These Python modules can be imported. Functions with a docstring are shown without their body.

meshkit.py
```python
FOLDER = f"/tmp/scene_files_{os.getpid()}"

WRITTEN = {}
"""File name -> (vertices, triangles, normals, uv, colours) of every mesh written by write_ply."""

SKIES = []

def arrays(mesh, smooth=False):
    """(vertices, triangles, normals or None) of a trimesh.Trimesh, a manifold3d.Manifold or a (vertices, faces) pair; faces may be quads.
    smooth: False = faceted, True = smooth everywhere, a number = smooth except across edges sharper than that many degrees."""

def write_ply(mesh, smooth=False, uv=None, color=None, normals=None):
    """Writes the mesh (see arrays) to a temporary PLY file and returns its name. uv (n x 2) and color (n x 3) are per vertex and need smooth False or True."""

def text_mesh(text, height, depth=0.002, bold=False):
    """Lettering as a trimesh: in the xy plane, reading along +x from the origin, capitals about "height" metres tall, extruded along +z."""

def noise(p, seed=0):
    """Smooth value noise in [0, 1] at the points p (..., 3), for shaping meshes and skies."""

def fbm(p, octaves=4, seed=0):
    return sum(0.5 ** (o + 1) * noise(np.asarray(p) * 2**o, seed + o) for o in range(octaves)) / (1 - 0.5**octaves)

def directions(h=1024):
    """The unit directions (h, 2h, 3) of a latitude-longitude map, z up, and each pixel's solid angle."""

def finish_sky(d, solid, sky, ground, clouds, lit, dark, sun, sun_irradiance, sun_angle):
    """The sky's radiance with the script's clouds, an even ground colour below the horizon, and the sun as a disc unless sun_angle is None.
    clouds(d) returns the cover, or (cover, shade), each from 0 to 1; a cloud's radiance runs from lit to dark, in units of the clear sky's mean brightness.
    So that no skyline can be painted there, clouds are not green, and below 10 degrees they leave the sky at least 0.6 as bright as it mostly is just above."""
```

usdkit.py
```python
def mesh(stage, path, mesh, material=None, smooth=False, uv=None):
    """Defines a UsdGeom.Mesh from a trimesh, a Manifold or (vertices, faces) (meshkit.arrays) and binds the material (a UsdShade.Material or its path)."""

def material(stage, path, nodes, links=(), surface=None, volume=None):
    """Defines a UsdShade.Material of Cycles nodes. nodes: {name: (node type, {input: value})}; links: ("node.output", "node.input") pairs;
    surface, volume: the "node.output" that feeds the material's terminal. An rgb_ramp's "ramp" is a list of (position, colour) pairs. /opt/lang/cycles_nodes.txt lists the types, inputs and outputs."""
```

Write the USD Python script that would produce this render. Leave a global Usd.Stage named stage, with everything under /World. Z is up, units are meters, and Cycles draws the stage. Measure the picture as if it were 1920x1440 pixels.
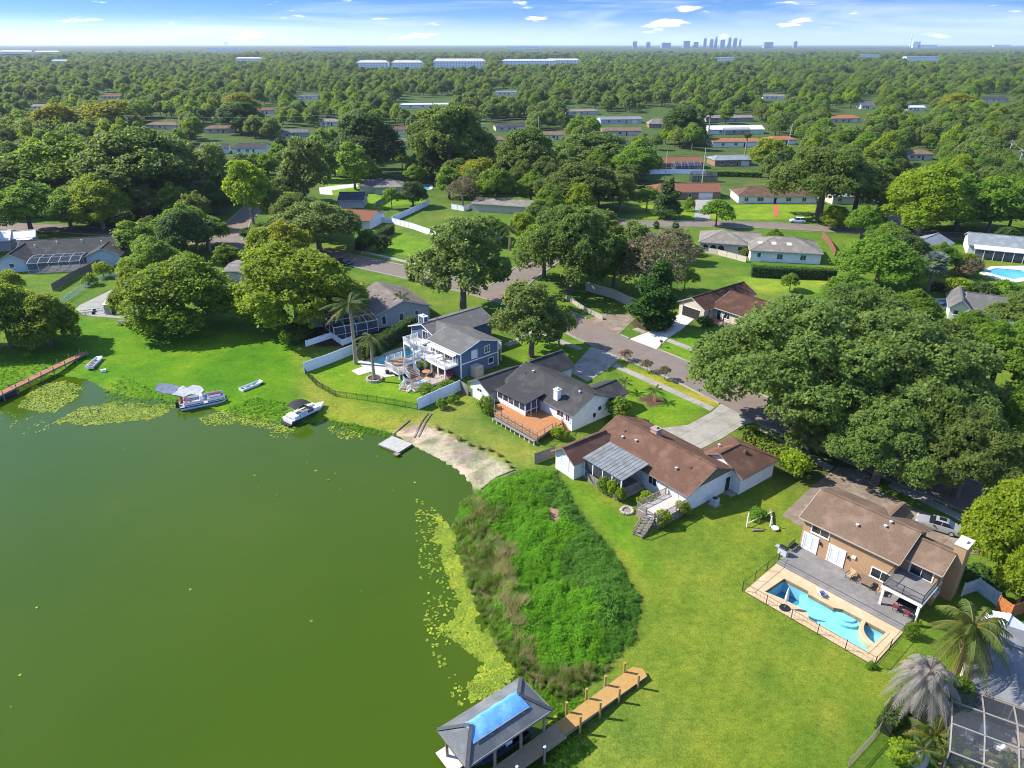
import math, random, numpy as np, trimesh, shapely, usdkit, meshkit
from shapely.geometry import Polygon, LineString, Point, box as sbox
from pxr import Usd, UsdGeom, UsdLux, UsdShade, Gf, Sdf, Vt

stage = Usd.Stage.CreateInMemory()
UsdGeom.SetStageUpAxis(stage, UsdGeom.Tokens.z); UsdGeom.SetStageMetersPerUnit(stage, 1.0)
UsdGeom.Xform.Define(stage, '/World'); UsdGeom.Scope.Define(stage, '/World/Looks')

# ---------------------------------------------------------------- camera, sky, sun, exposure
CH = 52.0                                   # height of the drone above the lawns
FPX = 1333.0; PITCH = math.atan((720 - 82) / FPX)
EXPOSURE = 1.1
SUN_EL = math.radians(41); SUN_AZ = (-0.97, 0.24)     # towards the sun: left, a little beyond
SUN_I, SKY_S = 1.12, 0.15
cam = UsdGeom.Camera.Define(stage, '/World/camera')
cam.CreateHorizontalApertureAttr(36.0); cam.CreateVerticalApertureAttr(27.0)
cam.CreateFocalLengthAttr(18.0 / (960 / FPX)); cam.CreateFStopAttr(0.0); cam.CreateExposureAttr(EXPOSURE)
cam.CreateClippingRangeAttr((0.5, 60000.0))
cam.AddTranslateOp().Set(Gf.Vec3d(0, 0, CH)); cam.AddRotateXOp().Set(90 - math.degrees(PITCH))
_n = math.hypot(*SUN_AZ); SUN = np.array([SUN_AZ[0] / _n * math.cos(SUN_EL), SUN_AZ[1] / _n * math.cos(SUN_EL), math.sin(SUN_EL)])
dome = UsdLux.DomeLight.Define(stage, '/World/sky')
sky_mat = usdkit.material(stage, '/World/Looks/sky_look', {
    'tc': ('texture_coordinate', {}),
    'sky': ('sky_texture', {'sky_type': 'single_scattering', 'sun_disc': False, 'sun_elevation': SUN_EL, 'sun_rotation': math.atan2(SUN[0], SUN[1]), 'air_density': 1.0, 'aerosol_density': 0.35, 'ozone_density': 2.5}),
    'sat': ('hsv', {'saturation': 1.0, 'value': 1.0}),
    'sep': ('separate_xyz', {}),
    'el': ('rgb_ramp', {'ramp': [(0, (.38, .5, .78)), (.012, (.34, .47, .75)), (.03, (.11, .245, .56)), (.058, (.045, .16, .47)), (.16, (.13, .28, .57)), (.42, (.42, .6, .86)), (.85, (.8, .9, 1.0)), (1, (.85, .92, 1.0))]}),
    'mul': ('mix', {'mix_type': 'multiply', 'fac': 1.0}),
    'map': ('mapping', {'scale': (1, 1, 6.0)}),
    'n1': ('noise_texture', {'scale': 13.0, 'detail': 5.0, 'roughness': 0.55}),
    'r1': ('rgb_ramp', {'ramp': [(0, (0, 0, 0)), (.615, (0, 0, 0)), (.675, (1, 1, 1)), (1, (1, 1, 1))]}),
    'map2': ('mapping', {'scale': (1, 1, 12.0), 'location': (3.1, 1.7, .4)}),
    'n2': ('noise_texture', {'scale': 3.0, 'detail': 4.0, 'roughness': 0.6, 'distortion': .6}),
    'r2': ('rgb_ramp', {'ramp': [(0, (0, 0, 0)), (.52, (0, 0, 0)), (.8, (.55, .55, .55)), (1, (.6, .6, .6))]}),
    'mx': ('mix', {'mix_type': 'lighten', 'fac': 1.0}),
    'cl': ('mix', {'mix_type': 'mix', 'color2': (4.6, 4.7, 4.9)}),
    'bg': ('background_shader', {'strength': SKY_S})},
    [('sky.color', 'sat.color'), ('tc.generated', 'sep.vector'), ('sep.z', 'el.fac'), ('sat.color', 'mul.color1'), ('el.color', 'mul.color2'),
     ('tc.generated', 'map.vector'), ('map.vector', 'n1.vector'), ('n1.fac', 'r1.fac'), ('tc.generated', 'map2.vector'), ('map2.vector', 'n2.vector'), ('n2.fac', 'r2.fac'),
     ('r1.color', 'mx.color1'), ('r2.color', 'mx.color2'), ('mx.color', 'cl.fac'), ('mul.color', 'cl.color1'), ('cl.color', 'bg.color')], surface='bg.background')
UsdShade.MaterialBindingAPI.Apply(dome.GetPrim()).Bind(sky_mat)
sun = UsdLux.DistantLight.Define(stage, '/World/sun')
sun.CreateNormalizeAttr(True); sun.CreateIntensityAttr(SUN_I); sun.CreateAngleAttr(0.5); sun.CreateColorAttr(Gf.Vec3f(1.0, 0.955, 0.87))
_q = Gf.Rotation(Gf.Vec3d(0, 0, 1), Gf.Vec3d(*SUN.tolist())).GetQuat()
sun.AddOrientOp().Set(Gf.Quatf(_q))

# ---------------------------------------------------------------- helpers
def W(x, y, z=0.0):
    """Where the line of sight through a point of the 1920 x 1440 photograph meets the height z."""
    u, v = (x - 960) / FPX, (y - 720) / FPX
    s, c = math.sin(PITCH), math.cos(PITCH)
    t = (CH - z) / (s + v * c)
    return np.array([u * t, (c - v * s) * t])
def WP(pts, z=0.0): return [tuple(W(x, y, z)) for x, y in pts]
def depth_of(X, Y, z=0.0): return Y * math.cos(PITCH) + (CH - z) * math.sin(PITCH)
def proj(X, Y, z):
    d = depth_of(X, Y, z); up = Y * math.sin(PITCH) - (CH - z) * math.cos(PITCH)
    return 960 + FPX * X / d, 720 - FPX * up / d
def height_at(Y, ypx):
    v = (ypx - 720) / FPX; s, c = math.sin(PITCH), math.cos(PITCH)
    return CH - Y * (s + v * c) / (c - v * s)

used = {}
def numbered(parent, name):
    k = (parent, name); n = used.get(k, 0); used[k] = n + 1
    return f'{parent}/{name}' + (f'_{n:03d}' if n else '')
def meta(prim, label=None, cat=None, group=None, kind=None):
    for k, v in (('label', label), ('category', cat), ('group', group), ('kind', kind)):
        if v: prim.SetCustomDataByKey(k, v)
    return prim
def path_of(p): return p if isinstance(p, str) else str(p.GetPath())
def xf(prim, loc=(0, 0, 0), rot=0.0, scale=None, tilt=None):
    x = UsdGeom.Xformable(prim)
    x.AddTranslateOp().Set(Gf.Vec3d(*map(float, loc)))
    if rot: x.AddRotateZOp().Set(float(rot))
    if tilt: x.AddRotateXOp().Set(float(tilt))
    if scale is not None:
        sc = scale if np.ndim(scale) else (scale,) * 3
        x.AddScaleOp().Set(Gf.Vec3f(*map(float, sc)))
def thing(name, label, cat, loc=(0, 0, 0), rot=0.0, group=None, kind=None, scale=None):
    p = UsdGeom.Xform.Define(stage, numbered('/World', name)).GetPrim()
    xf(p, (*loc, 0)[:3], rot, scale); return meta(p, label, cat, group, kind)
def part(parent, name, mesh, mat, label=None, smooth=False, kind=None):
    if isinstance(mesh, list): mesh = join(mesh)
    p = usdkit.mesh(stage, numbered(path_of(parent), name), mesh, mat, smooth).GetPrim()
    if label or kind: meta(p, label, None, None, kind)
    return p
def solo(name, mesh, mat, label, cat, group=None, kind=None, smooth=False):
    return meta(part('/World', name, mesh, mat, smooth=smooth), label, cat, group, kind)
PROTO = stage.CreateClassPrim('/World/Prototypes')
def proto(name): return UsdGeom.Xform.Define(stage, numbered('/World/Prototypes', name)).GetPrim()
def copy(src, name, label, cat, loc, rot=0.0, scale=None, group=None):
    p = UsdGeom.Xform.Define(stage, numbered('/World', name)).GetPrim()
    p.GetReferences().AddInternalReference(path_of(src)); p.SetInstanceable(True)
    xf(p, (*loc, 0)[:3], rot, scale); return meta(p, label, cat, group)

# shapes: (vertices, triangles)
BF = np.array([[0, 2, 1], [0, 3, 2], [4, 5, 6], [4, 6, 7], [0, 1, 5], [0, 5, 4], [1, 2, 6], [1, 6, 5], [2, 3, 7], [2, 7, 6], [3, 0, 4], [3, 4, 7]])
def join(ms):
    V, Fs, n = [], [], 0
    for v, f in ms:
        v = np.asarray(v, float); V.append(v); Fs.append(np.asarray(f, int) + n); n += len(v)
    return np.vstack(V), np.vstack(Fs)
def bx(x0, x1, y0, y1, z0, z1):
    return np.array([[x0, y0, z0], [x1, y0, z0], [x1, y1, z0], [x0, y1, z0], [x0, y0, z1], [x1, y0, z1], [x1, y1, z1], [x0, y1, z1]], float), BF
def beam(p, q, w, h=None, up=(0, 0, 1)):
    """A square bar from p to q, w across and h along up."""
    p, q, h = np.array(p, float), np.array(q, float), h or w
    d = q - p; d = d / np.linalg.norm(d); s = np.cross(d, up)
    if np.linalg.norm(s) < 1e-3: s = np.cross(d, (1, 0, 0))
    s = s / np.linalg.norm(s) * w / 2; t = np.cross(s / (w / 2), d) * h / 2
    return np.array([p - s - t, p + s - t, q + s - t, q - s - t, p - s + t, p + s + t, q + s + t, q - s + t]), BF
def tube(pts, rs, n=7):
    pts = np.asarray(pts, float); rs = np.broadcast_to(rs, len(pts)); V, Fs = [], []
    a = np.linspace(0, 2 * np.pi, n, endpoint=False)
    for i, p in enumerate(pts):
        d = pts[min(i + 1, len(pts) - 1)] - pts[max(i - 1, 0)]; d /= np.linalg.norm(d) + 1e-9
        x = np.cross(d, (0, 0, 1.0) if abs(d[2]) < .95 else (1.0, 0, 0)); x /= np.linalg.norm(x); y = np.cross(d, x)
        V.append(p + rs[i] * (np.outer(np.cos(a), x) + np.outer(np.sin(a), y)))
    for i in range(len(pts) - 1):
        for k in range(n):
            m = (k + 1) % n; b, c = i * n, (i + 1) * n
            Fs += [[b + k, b + m, c + m], [b + k, c + m, c + k]]
    e = len(pts) * n
    V.append(pts[[0]]); V.append(pts[[-1]]); l = (len(pts) - 1) * n
    for k in range(n): Fs += [[e, (k + 1) % n, k], [e + 1, l + k, l + (k + 1) % n]]
    return np.vstack(V), np.array(Fs)
def tri(m): return np.array(m.vertices), np.array(m.faces)
def slab(poly, z0, z1):
    """Extruded polygon (shapely or points)."""
    if not hasattr(poly, 'geom_type'): poly = Polygon(poly)
    poly = poly.buffer(0); out = []
    for g in getattr(poly, 'geoms', [poly]):
        if g.is_empty or g.geom_type != 'Polygon' or g.area < 1e-4: continue
        m = trimesh.creation.extrude_polygon(g, z1 - z0, engine='earcut'); m.apply_translation((0, 0, z0)); out.append(tri(m))
    return join(out)
def ico(c, r, sub=1):
    m = trimesh.creation.icosphere(subdivisions=sub, radius=1); v = np.array(m.vertices) * np.broadcast_to(r, 3) + np.array(c); return v, np.array(m.faces)
def shift(m, d): return np.asarray(m[0]) + np.array(d, float), m[1]
def turn(m, deg, c=(0, 0)):
    a = math.radians(deg); v = np.array(m[0], float); x, y = v[:, 0] - c[0], v[:, 1] - c[1]
    v[:, 0], v[:, 1] = c[0] + x * math.cos(a) - y * math.sin(a), c[1] + x * math.sin(a) + y * math.cos(a); return v, m[1]
def hull(pts):
    h = trimesh.convex.convex_hull(np.array(pts, float)); return tri(h)
def frame_rot(a, b): return math.degrees(math.atan2(b[1] - a[1], b[0] - a[0]))
def to_world(org, rot, pts):
    a = math.radians(rot); return [(org[0] + u * math.cos(a) - v * math.sin(a), org[1] + u * math.sin(a) + v * math.cos(a)) for u, v in pts]
rng = np.random.default_rng(7); random.seed(7)

# ---------------------------------------------------------------- materials
looks = {}
def M(name, c1, c2=None, scale=2.0, rough=.7, spec=.3, bump=0.0, stretch=(1, 1, 1), metallic=0.0, detail=4.0, c3=None, scale3=.25, coat=0.0, bscale=None, rnd=0.0):
    """Two tones through a noise (and a third through a larger one), in metres of the world."""
    if name in looks: return looks[name]
    c2 = c2 or tuple(x * .8 for x in c1)
    nodes = {'g': ('geometry', {}), 'map': ('mapping', {'scale': stretch}), 'n': ('noise_texture', {'scale': scale, 'detail': detail, 'roughness': .6}),
             'r': ('rgb_ramp', {'ramp': [(.3, c2), (.7, c1)]}),
             'p': ('principled_bsdf', {'roughness': rough, 'specular_ior_level': spec, 'metallic': metallic, 'coat_weight': coat})}
    links = [('g.position', 'map.vector'), ('map.vector', 'n.vector'), ('n.fac', 'r.fac')]
    out = 'r.color'
    if c3:
        nodes |= {'n3': ('noise_texture', {'scale': scale3, 'detail': 5.0, 'roughness': .6}), 'r3': ('rgb_ramp', {'ramp': [(.48, (0, 0, 0)), (.66, (1, 1, 1))]}), 'm3': ('mix', {'color2': c3})}
        links += [('map.vector', 'n3.vector'), ('n3.fac', 'r3.fac'), ('r3.color', 'm3.fac'), (out, 'm3.color1')]; out = 'm3.color'
    if rnd:
        nodes |= {'oi': ('object_info', {}), 'mr': ('map_range', {'to_min': 1 - rnd, 'to_max': 1 + rnd}), 'h': ('hsv', {})}
        links += [('oi.random', 'mr.value'), ('mr.result', 'h.value'), (out, 'h.color')]; out = 'h.color'
    links.append((out, 'p.base_color'))
    if bump:
        nodes |= {'bn': ('noise_texture', {'scale': bscale or scale * 4, 'detail': 3.0}), 'b': ('bump', {'strength': bump, 'distance': .05})}
        links += [('map.vector', 'bn.vector'), ('bn.fac', 'b.height'), ('b.normal', 'p.normal')]
    looks[name] = usdkit.material(stage, '/World/Looks/' + name, nodes, links, surface='p.BSDF'); return looks[name]
def leafmat(name, dark, light, trans=.38, vary=.2, rough=.6):
    if name in looks: return looks[name]
    tl = tuple(min(1, x * 1.5) for x in light)
    looks[name] = usdkit.material(stage, '/World/Looks/' + name, {
        'g': ('geometry', {}), 'r': ('rgb_ramp', {'ramp': [(0, dark), (1, light)]}), 'oi': ('object_info', {}), 'n': ('noise_texture', {'scale': .55, 'detail': 3.0}), 'nr': ('rgb_ramp', {'ramp': [(.32, (.7, .78, .72)), (.5, (1, 1, 1)), (.68, (1.32, 1.18, 1.12))]}), 'mu': ('vector_math', {'math_type': 'multiply'}),
        'mr': ('map_range', {'to_min': 1 - vary, 'to_max': 1 + vary}), 'mh': ('map_range', {'to_min': .48, 'to_max': .51}), 'h': ('hsv', {}),
        'p': ('principled_bsdf', {'roughness': rough, 'specular_ior_level': .25}), 't': ('translucent_bsdf', {'color': tl}), 'mx': ('mix_closure', {'fac': trans})},
        [('g.random_per_island', 'r.fac'), ('g.position', 'n.vector'), ('n.fac', 'nr.fac'), ('r.color', 'mu.vector1'), ('nr.color', 'mu.vector2'), ('oi.random', 'mr.value'), ('oi.random', 'mh.value'), ('mr.result', 'h.value'), ('mh.result', 'h.hue'), ('mu.vector', 'h.color'), ('h.color', 'p.base_color'),
         ('p.BSDF', 'mx.closure1'), ('t.BSDF', 'mx.closure2')], surface='mx.closure')
    return looks[name]
def panemat(name, tint, fac):
    """A window pane or insect screen: partly see-through, partly mirror."""
    if name in looks: return looks[name]
    looks[name] = usdkit.material(stage, '/World/Looks/' + name, {'f': ('fresnel', {'IOR': 1.5}), 't': ('transparent_bsdf', {'color': tint}), 'g': ('glossy_bsdf', {'color': (.9, .95, 1), 'roughness': .03}), 'mx': ('mix_closure', {})},
        [('f.fac', 'mx.fac'), ('t.BSDF', 'mx.closure1'), ('g.BSDF', 'mx.closure2')], surface='mx.closure'); return looks[name]
def screenmat(name, color, fac):
    if name in looks: return looks[name]
    looks[name] = usdkit.material(stage, '/World/Looks/' + name, {'t': ('transparent_bsdf', {}), 'd': ('diffuse_bsdf', {'color': color}), 'mx': ('mix_closure', {'fac': fac})},
        [('t.BSDF', 'mx.closure1'), ('d.BSDF', 'mx.closure2')], surface='mx.closure'); return looks[name]

white = M('white_paint', (.74, .74, .72), (.66, .66, .64), 1.5, .55)
wallwhite = M('white_stucco', (.68, .67, .64), (.6, .58, .54), 1.2, .85, bump=.15, bscale=30)
wallblue = M('blue_siding', (.085, .125, .19), (.075, .11, .17), 3, .7, stretch=(1, 1, 9))
walltan = M('tan_stucco', (0.385, 0.236, 0.125), (0.349, 0.207, 0.108), 1.0, .85, bump=.15, bscale=30)
wallgrey = M('grey_siding', (0.315, 0.307, 0.285), (0.277, 0.270, 0.255), 2, .75, stretch=(6, 6, 1))
wallbeige = M('beige_stucco', (.52, .46, .36), (.46, .4, .31), 1.2, .85)
wallbrick = M('brown_brick', (.28, .17, .11), (.2, .11, .07), 6, .85)
wallpale = M('pale_blue_siding', (0.384, 0.424, 0.440), (0.336, 0.376, 0.400), 2, .75)
def roofmat(n, a, b, c): return M(n, a, b, 9.0, .9, .15, bump=.35, c3=c, scale3=.5, bscale=22, detail=8)
rf_dark = roofmat('charcoal_shingles', (0.054, 0.053, 0.053), (0.034, 0.033, 0.034), (0.071, 0.068, 0.065))
rf_grey = roofmat('grey_shingles', (0.128, 0.124, 0.116), (0.090, 0.086, 0.083), (0.150, 0.143, 0.131))
rf_brown = roofmat('red_brown_shingles', (0.133, 0.071, 0.047), (0.085, 0.044, 0.029), (0.161, 0.090, 0.060))
rf_tan = roofmat('tan_brown_shingles', (0.178, 0.118, 0.078), (0.109, 0.070, 0.046), (0.205, 0.138, 0.096))
rf_umber = roofmat('umber_shingles', (0.084, 0.042, 0.028), (0.056, 0.027, 0.019), (0.104, 0.056, 0.038))
rf_red = roofmat('rust_shingles', (0.217, 0.094, 0.053), (0.150, 0.060, 0.034), (0.180, 0.083, 0.053))
rf_orange = roofmat('orange_tiles', (0.320, 0.136, 0.056), (0.224, 0.088, 0.036), (0.272, 0.128, 0.064))
rf_stone = roofmat('stone_grey_shingles', (0.198, 0.174, 0.144), (0.144, 0.126, 0.105), (0.240, 0.216, 0.180))
rf_pale = roofmat('pale_shingles', (0.184, 0.187, 0.190), (0.136, 0.139, 0.143), (0.218, 0.221, 0.224))
rf_white = M('white_metal_roof', (0.612, 0.620, 0.629), (0.527, 0.535, 0.552), .8, .45)
rf_slate = roofmat('blue_grey_shingles', (0.195, 0.221, 0.234), (0.143, 0.163, 0.176), (0.234, 0.260, 0.267))
rf_metal = M('grey_metal_roof', (0.203, 0.214, 0.214), (0.150, 0.158, 0.158), 1.3, .5, c3=(0.128, 0.131, 0.128), scale3=.7)
concrete = M('concrete', (0.310, 0.290, 0.254), (0.257, 0.238, 0.205), 1.2, .9, c3=(0.218, 0.198, 0.165), scale3=.35, bump=.1, bscale=20)
concrete_new = M('new_concrete', (0.495, 0.480, 0.450), (0.450, 0.435, 0.405), 1.5, .9)
concrete_brown = M('stained_concrete', (0.216, 0.166, 0.122), (0.144, 0.112, 0.083), .8, .9, c3=(0.259, 0.209, 0.158), scale3=.4, bump=.1)
asphalt = M('street_surface', (0.184, 0.148, 0.122), (0.143, 0.115, 0.096), .35, .92, c3=(0.205, 0.136, 0.104), scale3=.06, bump=.1, bscale=25, detail=7)
wood_orange = M('orange_deck_wood', (0.408, 0.182, 0.072), (0.326, 0.142, 0.054), 2, .75, stretch=(1, 1, 1))
wood_dock = M('new_dock_wood', (.4, .235, .07), (.33, .185, .052), 2.5, .75, c3=(.36, .235, .1), scale3=.4)
wood_old = M('weathered_wood', (.24, .2, .165), (.165, .135, .11), 3, .85)
wood_grey = M('grey_deck_wood', (0.202, 0.186, 0.174), (0.150, 0.138, 0.131), 1.3, .85, c3=(0.229, 0.214, 0.202), scale3=.5)
wood_red = M('red_brown_pier_wood', (.33, .15, .075), (.25, .11, .055), 2.5, .8)
wood_fence = M('fence_wood', (.19, .15, .115), (.14, .11, .085), 3, .85, stretch=(4, 4, .6))
wood_rust = M('rust_stained_fence', (.45, .16, .05), (.36, .12, .04), 3, .8)
vinyl = M('white_vinyl', (.72, .73, .76), (.68, .69, .72), 1, .5)
blackmetal = M('black_metal', (.02, .02, .022), (.015, .015, .016), 3, .5)
alu = M('aluminium', (.55, .56, .57), (.45, .46, .47), 2, .4, metallic=.5)
galv = M('galvanised_sheet', (.5, .52, .54), (.42, .44, .46), 2, .5)
glassdark = M('dark_glass', (.025, .032, .038), (.015, .02, .024), 1, .06, .8)
curtain = M('pale_curtain_behind_glass', (.62, .62, .6), (.5, .5, .49), 2, .25, .6, stretch=(8, 8, 1))
insect = screenmat('insect_screen', (.06, .065, .07), .55)
insect_roof = screenmat('roof_screen', (.09, .09, .09), .3)
bark = M('bark', (.16, .125, .095), (.1, .078, .06), 3, .9, stretch=(3, 3, .6), bump=.4)
barkpale = M('pale_bark', (.3, .26, .21), (.2, .17, .135), 3, .9, stretch=(3, 3, .6), bump=.4)
palmbark = M('palm_bark', (.31, .25, .185), (.22, .175, .13), 2.5, .9, stretch=(1, 1, 3), bump=.4)
stone = M('stone_edging', (.42, .37, .3), (.3, .26, .21), 4, .9, bump=.3)
mulch = M('mulch', (.1, .055, .035), (.06, .033, .022), 6, .95, bump=.4)
pooltile = M('pool_plaster', (0.300, 0.558, 0.626), (0.270, 0.513, 0.589), .7, .6)
copingm = M('pool_deck', (0.476, 0.350, 0.207), (0.427, 0.307, 0.177), .9, .85, c3=(0.517, 0.396, 0.247), scale3=.5)
whitepatio = M('white_pool_deck', (0.528, 0.496, 0.448), (0.480, 0.448, 0.400), 1, .85)
seatred = M('maroon_vinyl', (.2, .02, .03), (.17, .018, .026), 2, .45)
navy = M('navy_hull', (.03, .035, .07), (.025, .03, .06), 2, .25, .5)
hullwhite = M('white_gelcoat', (.7, .7, .7), (.66, .66, .67), 1, .25, .5)
black = M('black_canvas', (.022, .02, .026), (.018, .017, .02), 3, .8)
bluetarp = M('blue_tarp', (.12, .33, .68), (.09, .27, .6), 1.2, .45, stretch=(1, 1, 1), c3=(.2, .46, .82), scale3=.5, bump=.5, bscale=2.2)
rubber = M('rubber', (.02, .02, .02), (.015, .015, .015), 3, .85)
darkin = M('dark_interior', (.03, .028, .026), (.02, .019, .018), 2, .9)

# ---------------------------------------------------------------- lake shore and ground
WATER = -0.5
shore_px = [(-40, 742), (0, 735), (40, 712), (100, 702), (160, 712), (200, 735), (250, 748), (290, 748), (335, 756), (390, 766), (430, 777), (480, 787), (530, 794), (570, 794), (620, 791), (660, 797), (700, 806),
            (735, 813), (770, 836), (800, 851), (830, 866), (860, 886), (878, 906), (885, 925), (866, 950), (852, 990), (862, 1040), (877, 1090), (897, 1140), (922, 1190), (950, 1235), (980, 1268), (1020, 1300), (1055, 1335), (1078, 1370), (1060, 1400), (1030, 1440)]
shore = WP(shore_px, WATER)
lake_poly = Polygon(shore + [(3, 20), (6, 0), (0, -60), (-60, -160), (-260, -160), (-330, 40), (-200, 110)]).buffer(0)
shore_line = lake_poly.exterior
def zones_sd(poly, X, Y):
    """Signed distance to a polygon's edge, positive inside (clamped to 12 m)."""
    x0, y0, x1, y1 = poly.bounds; out = np.full(X.shape, -12.0)
    near = (X > x0 - 12) & (X < x1 + 12) & (Y > y0 - 12) & (Y < y1 + 12)
    if near.any():
        pts = shapely.points(X[near], Y[near]); d = shapely.distance(pts, poly.exterior); ins = shapely.contains_xy(poly, X[near], Y[near])
        out[near] = np.where(ins, np.minimum(d, 12), -np.minimum(d, 12))
    return out
TAN_O, TAN_R = (32.34, 64.79), -48.34        # the tan house: foot of its eave corner, direction of its wall
BLUE_O, BLUE_R = (-8.72, 110.77), 42.56
pool_tan = Polygon(to_world(TAN_O, TAN_R, [(1.3, -8.9), (1.6, -5.5), (4.3, -5.4), (4.5, -5.8), (7.2, -5.8), (8.0, -5.3), (12.2, -5.2), (12.0, -9.1), (6.3, -9.1), (5.6, -8.3), (3.0, -8.5)]))
pool_blue = Polygon(to_world(BLUE_O, BLUE_R, [(-8.0, 16.8), (-6.4, 13.2), (.6, 13.4), (1.2, 17.4), (-4, 17.6)]))
def ground_z(X, Y):
    X, Y = np.atleast_1d(np.asarray(X, float)), np.atleast_1d(np.asarray(Y, float))
    d = -zones_sd(lake_poly, X, Y)
    t = np.clip(d / 6.5, 0, 1); z = np.where(d > 0, WATER + 0.02 + (0 - WATER - .02) * t * t * (3 - 2 * t), WATER + np.maximum(d, -6) * .25)
    far = (np.abs(X) > 400) | (Y > 400) | (Y < -300); z[far] = 0
    return z
def gz(x, y): return float(ground_z(x, y)[0])
_geo = lambda a, b, n: a + (b - a) * (np.geomspace(1, 400, n) - 1) / 399
xs = np.concatenate([-_geo(150, 40000, 42)[::-1], np.arange(-149, 200, 1.0), _geo(200, 40000, 42)])
ys = np.concatenate([-_geo(-8, 14000, 24)[::-1], np.arange(8.8, 150, .8), np.arange(150.5, 330, 1.6), _geo(331, 40000, 50)])
GX, GY = np.meshgrid(xs, ys); gx, gy = GX.ravel(), GY.ravel(); gzv = ground_z(gx, gy)
nx, ny = len(xs), len(ys); idx = np.arange(nx * ny).reshape(ny, nx)
gf = np.vstack([np.stack([idx[:-1, :-1], idx[:-1, 1:], idx[1:, 1:]], -1).reshape(-1, 3), np.stack([idx[:-1, :-1], idx[1:, 1:], idx[1:, :-1]], -1).reshape(-1, 3)])
hole = np.zeros(len(gf), bool); gxy = np.stack([gx, gy], 1)
for p in (pool_tan, pool_blue):           # the pools are dug through the sheet
    c = gxy[gf].mean(1); m = np.flatnonzero(zones_sd(p, c[:, 0], c[:, 1]) > -2)
    hole[m] = [Polygon(gxy[t]).intersects(p) for t in gf[m]]
gf = gf[~hole]
gcol = np.empty((len(gx), 3)); gcol[:] = (.055, .09, .02)
nearm = np.clip((330 - gy) / 120, 0, 1)[:, None]; gcol = gcol * (1 - nearm) + np.array((.085, .15, .014)) * nearm
def paint(px, col, feather=1.5, world=None, z=0.0, amount=1.0):
    global gcol
    p = Polygon(world or WP(px, z)).buffer(0); a = np.clip(zones_sd(p, gx, gy) / feather + .5, 0, 1)[:, None] * amount
    gcol = gcol * (1 - a) + np.array(col) * a
GL, GR, GY_ = (.072, .178, .004), (.118, .168, .014), (.17, .2, .022)
paint([(-60, 660), (90, 640), (150, 600), (240, 600), (330, 600), (480, 585), (560, 640), (575, 690), (600, 730), (690, 760), (760, 775), (720, 806), (620, 790), (500, 782), (400, 766), (300, 748), (200, 725), (100, 700), (0, 735), (-60, 740)], GL, 4)
paint([(575, 695), (665, 655), (720, 640), (800, 735), (780, 762), (690, 752), (630, 740)], (.1, .205, .008), 1.5)
paint([(560, 650), (600, 720), (640, 750), (760, 775), (740, 812), (640, 792), (590, 760), (560, 740)], (.15, .2, .02), 4)
paint([(790, 770), (860, 740), (930, 800), (1030, 850), (1000, 880), (930, 875), (860, 815), (760, 795)], (.155, .19, .028), 3)
paint([(1040, 880), (1300, 955), (1500, 870), (1580, 890), (1500, 985), (1500, 1050), (1400, 1115), (1640, 1250), (1700, 1230), (1640, 1500), (1050, 1500), (1130, 1290), (1200, 1150), (1130, 1000)], GR, 4)
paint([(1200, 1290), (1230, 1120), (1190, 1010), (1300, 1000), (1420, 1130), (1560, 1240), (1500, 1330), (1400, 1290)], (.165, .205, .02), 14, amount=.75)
paint([(1060, 1330), (1200, 1290), (1260, 1360), (1200, 1500), (1040, 1500)], (.17, .2, .03), 8, amount=.6)
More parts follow.
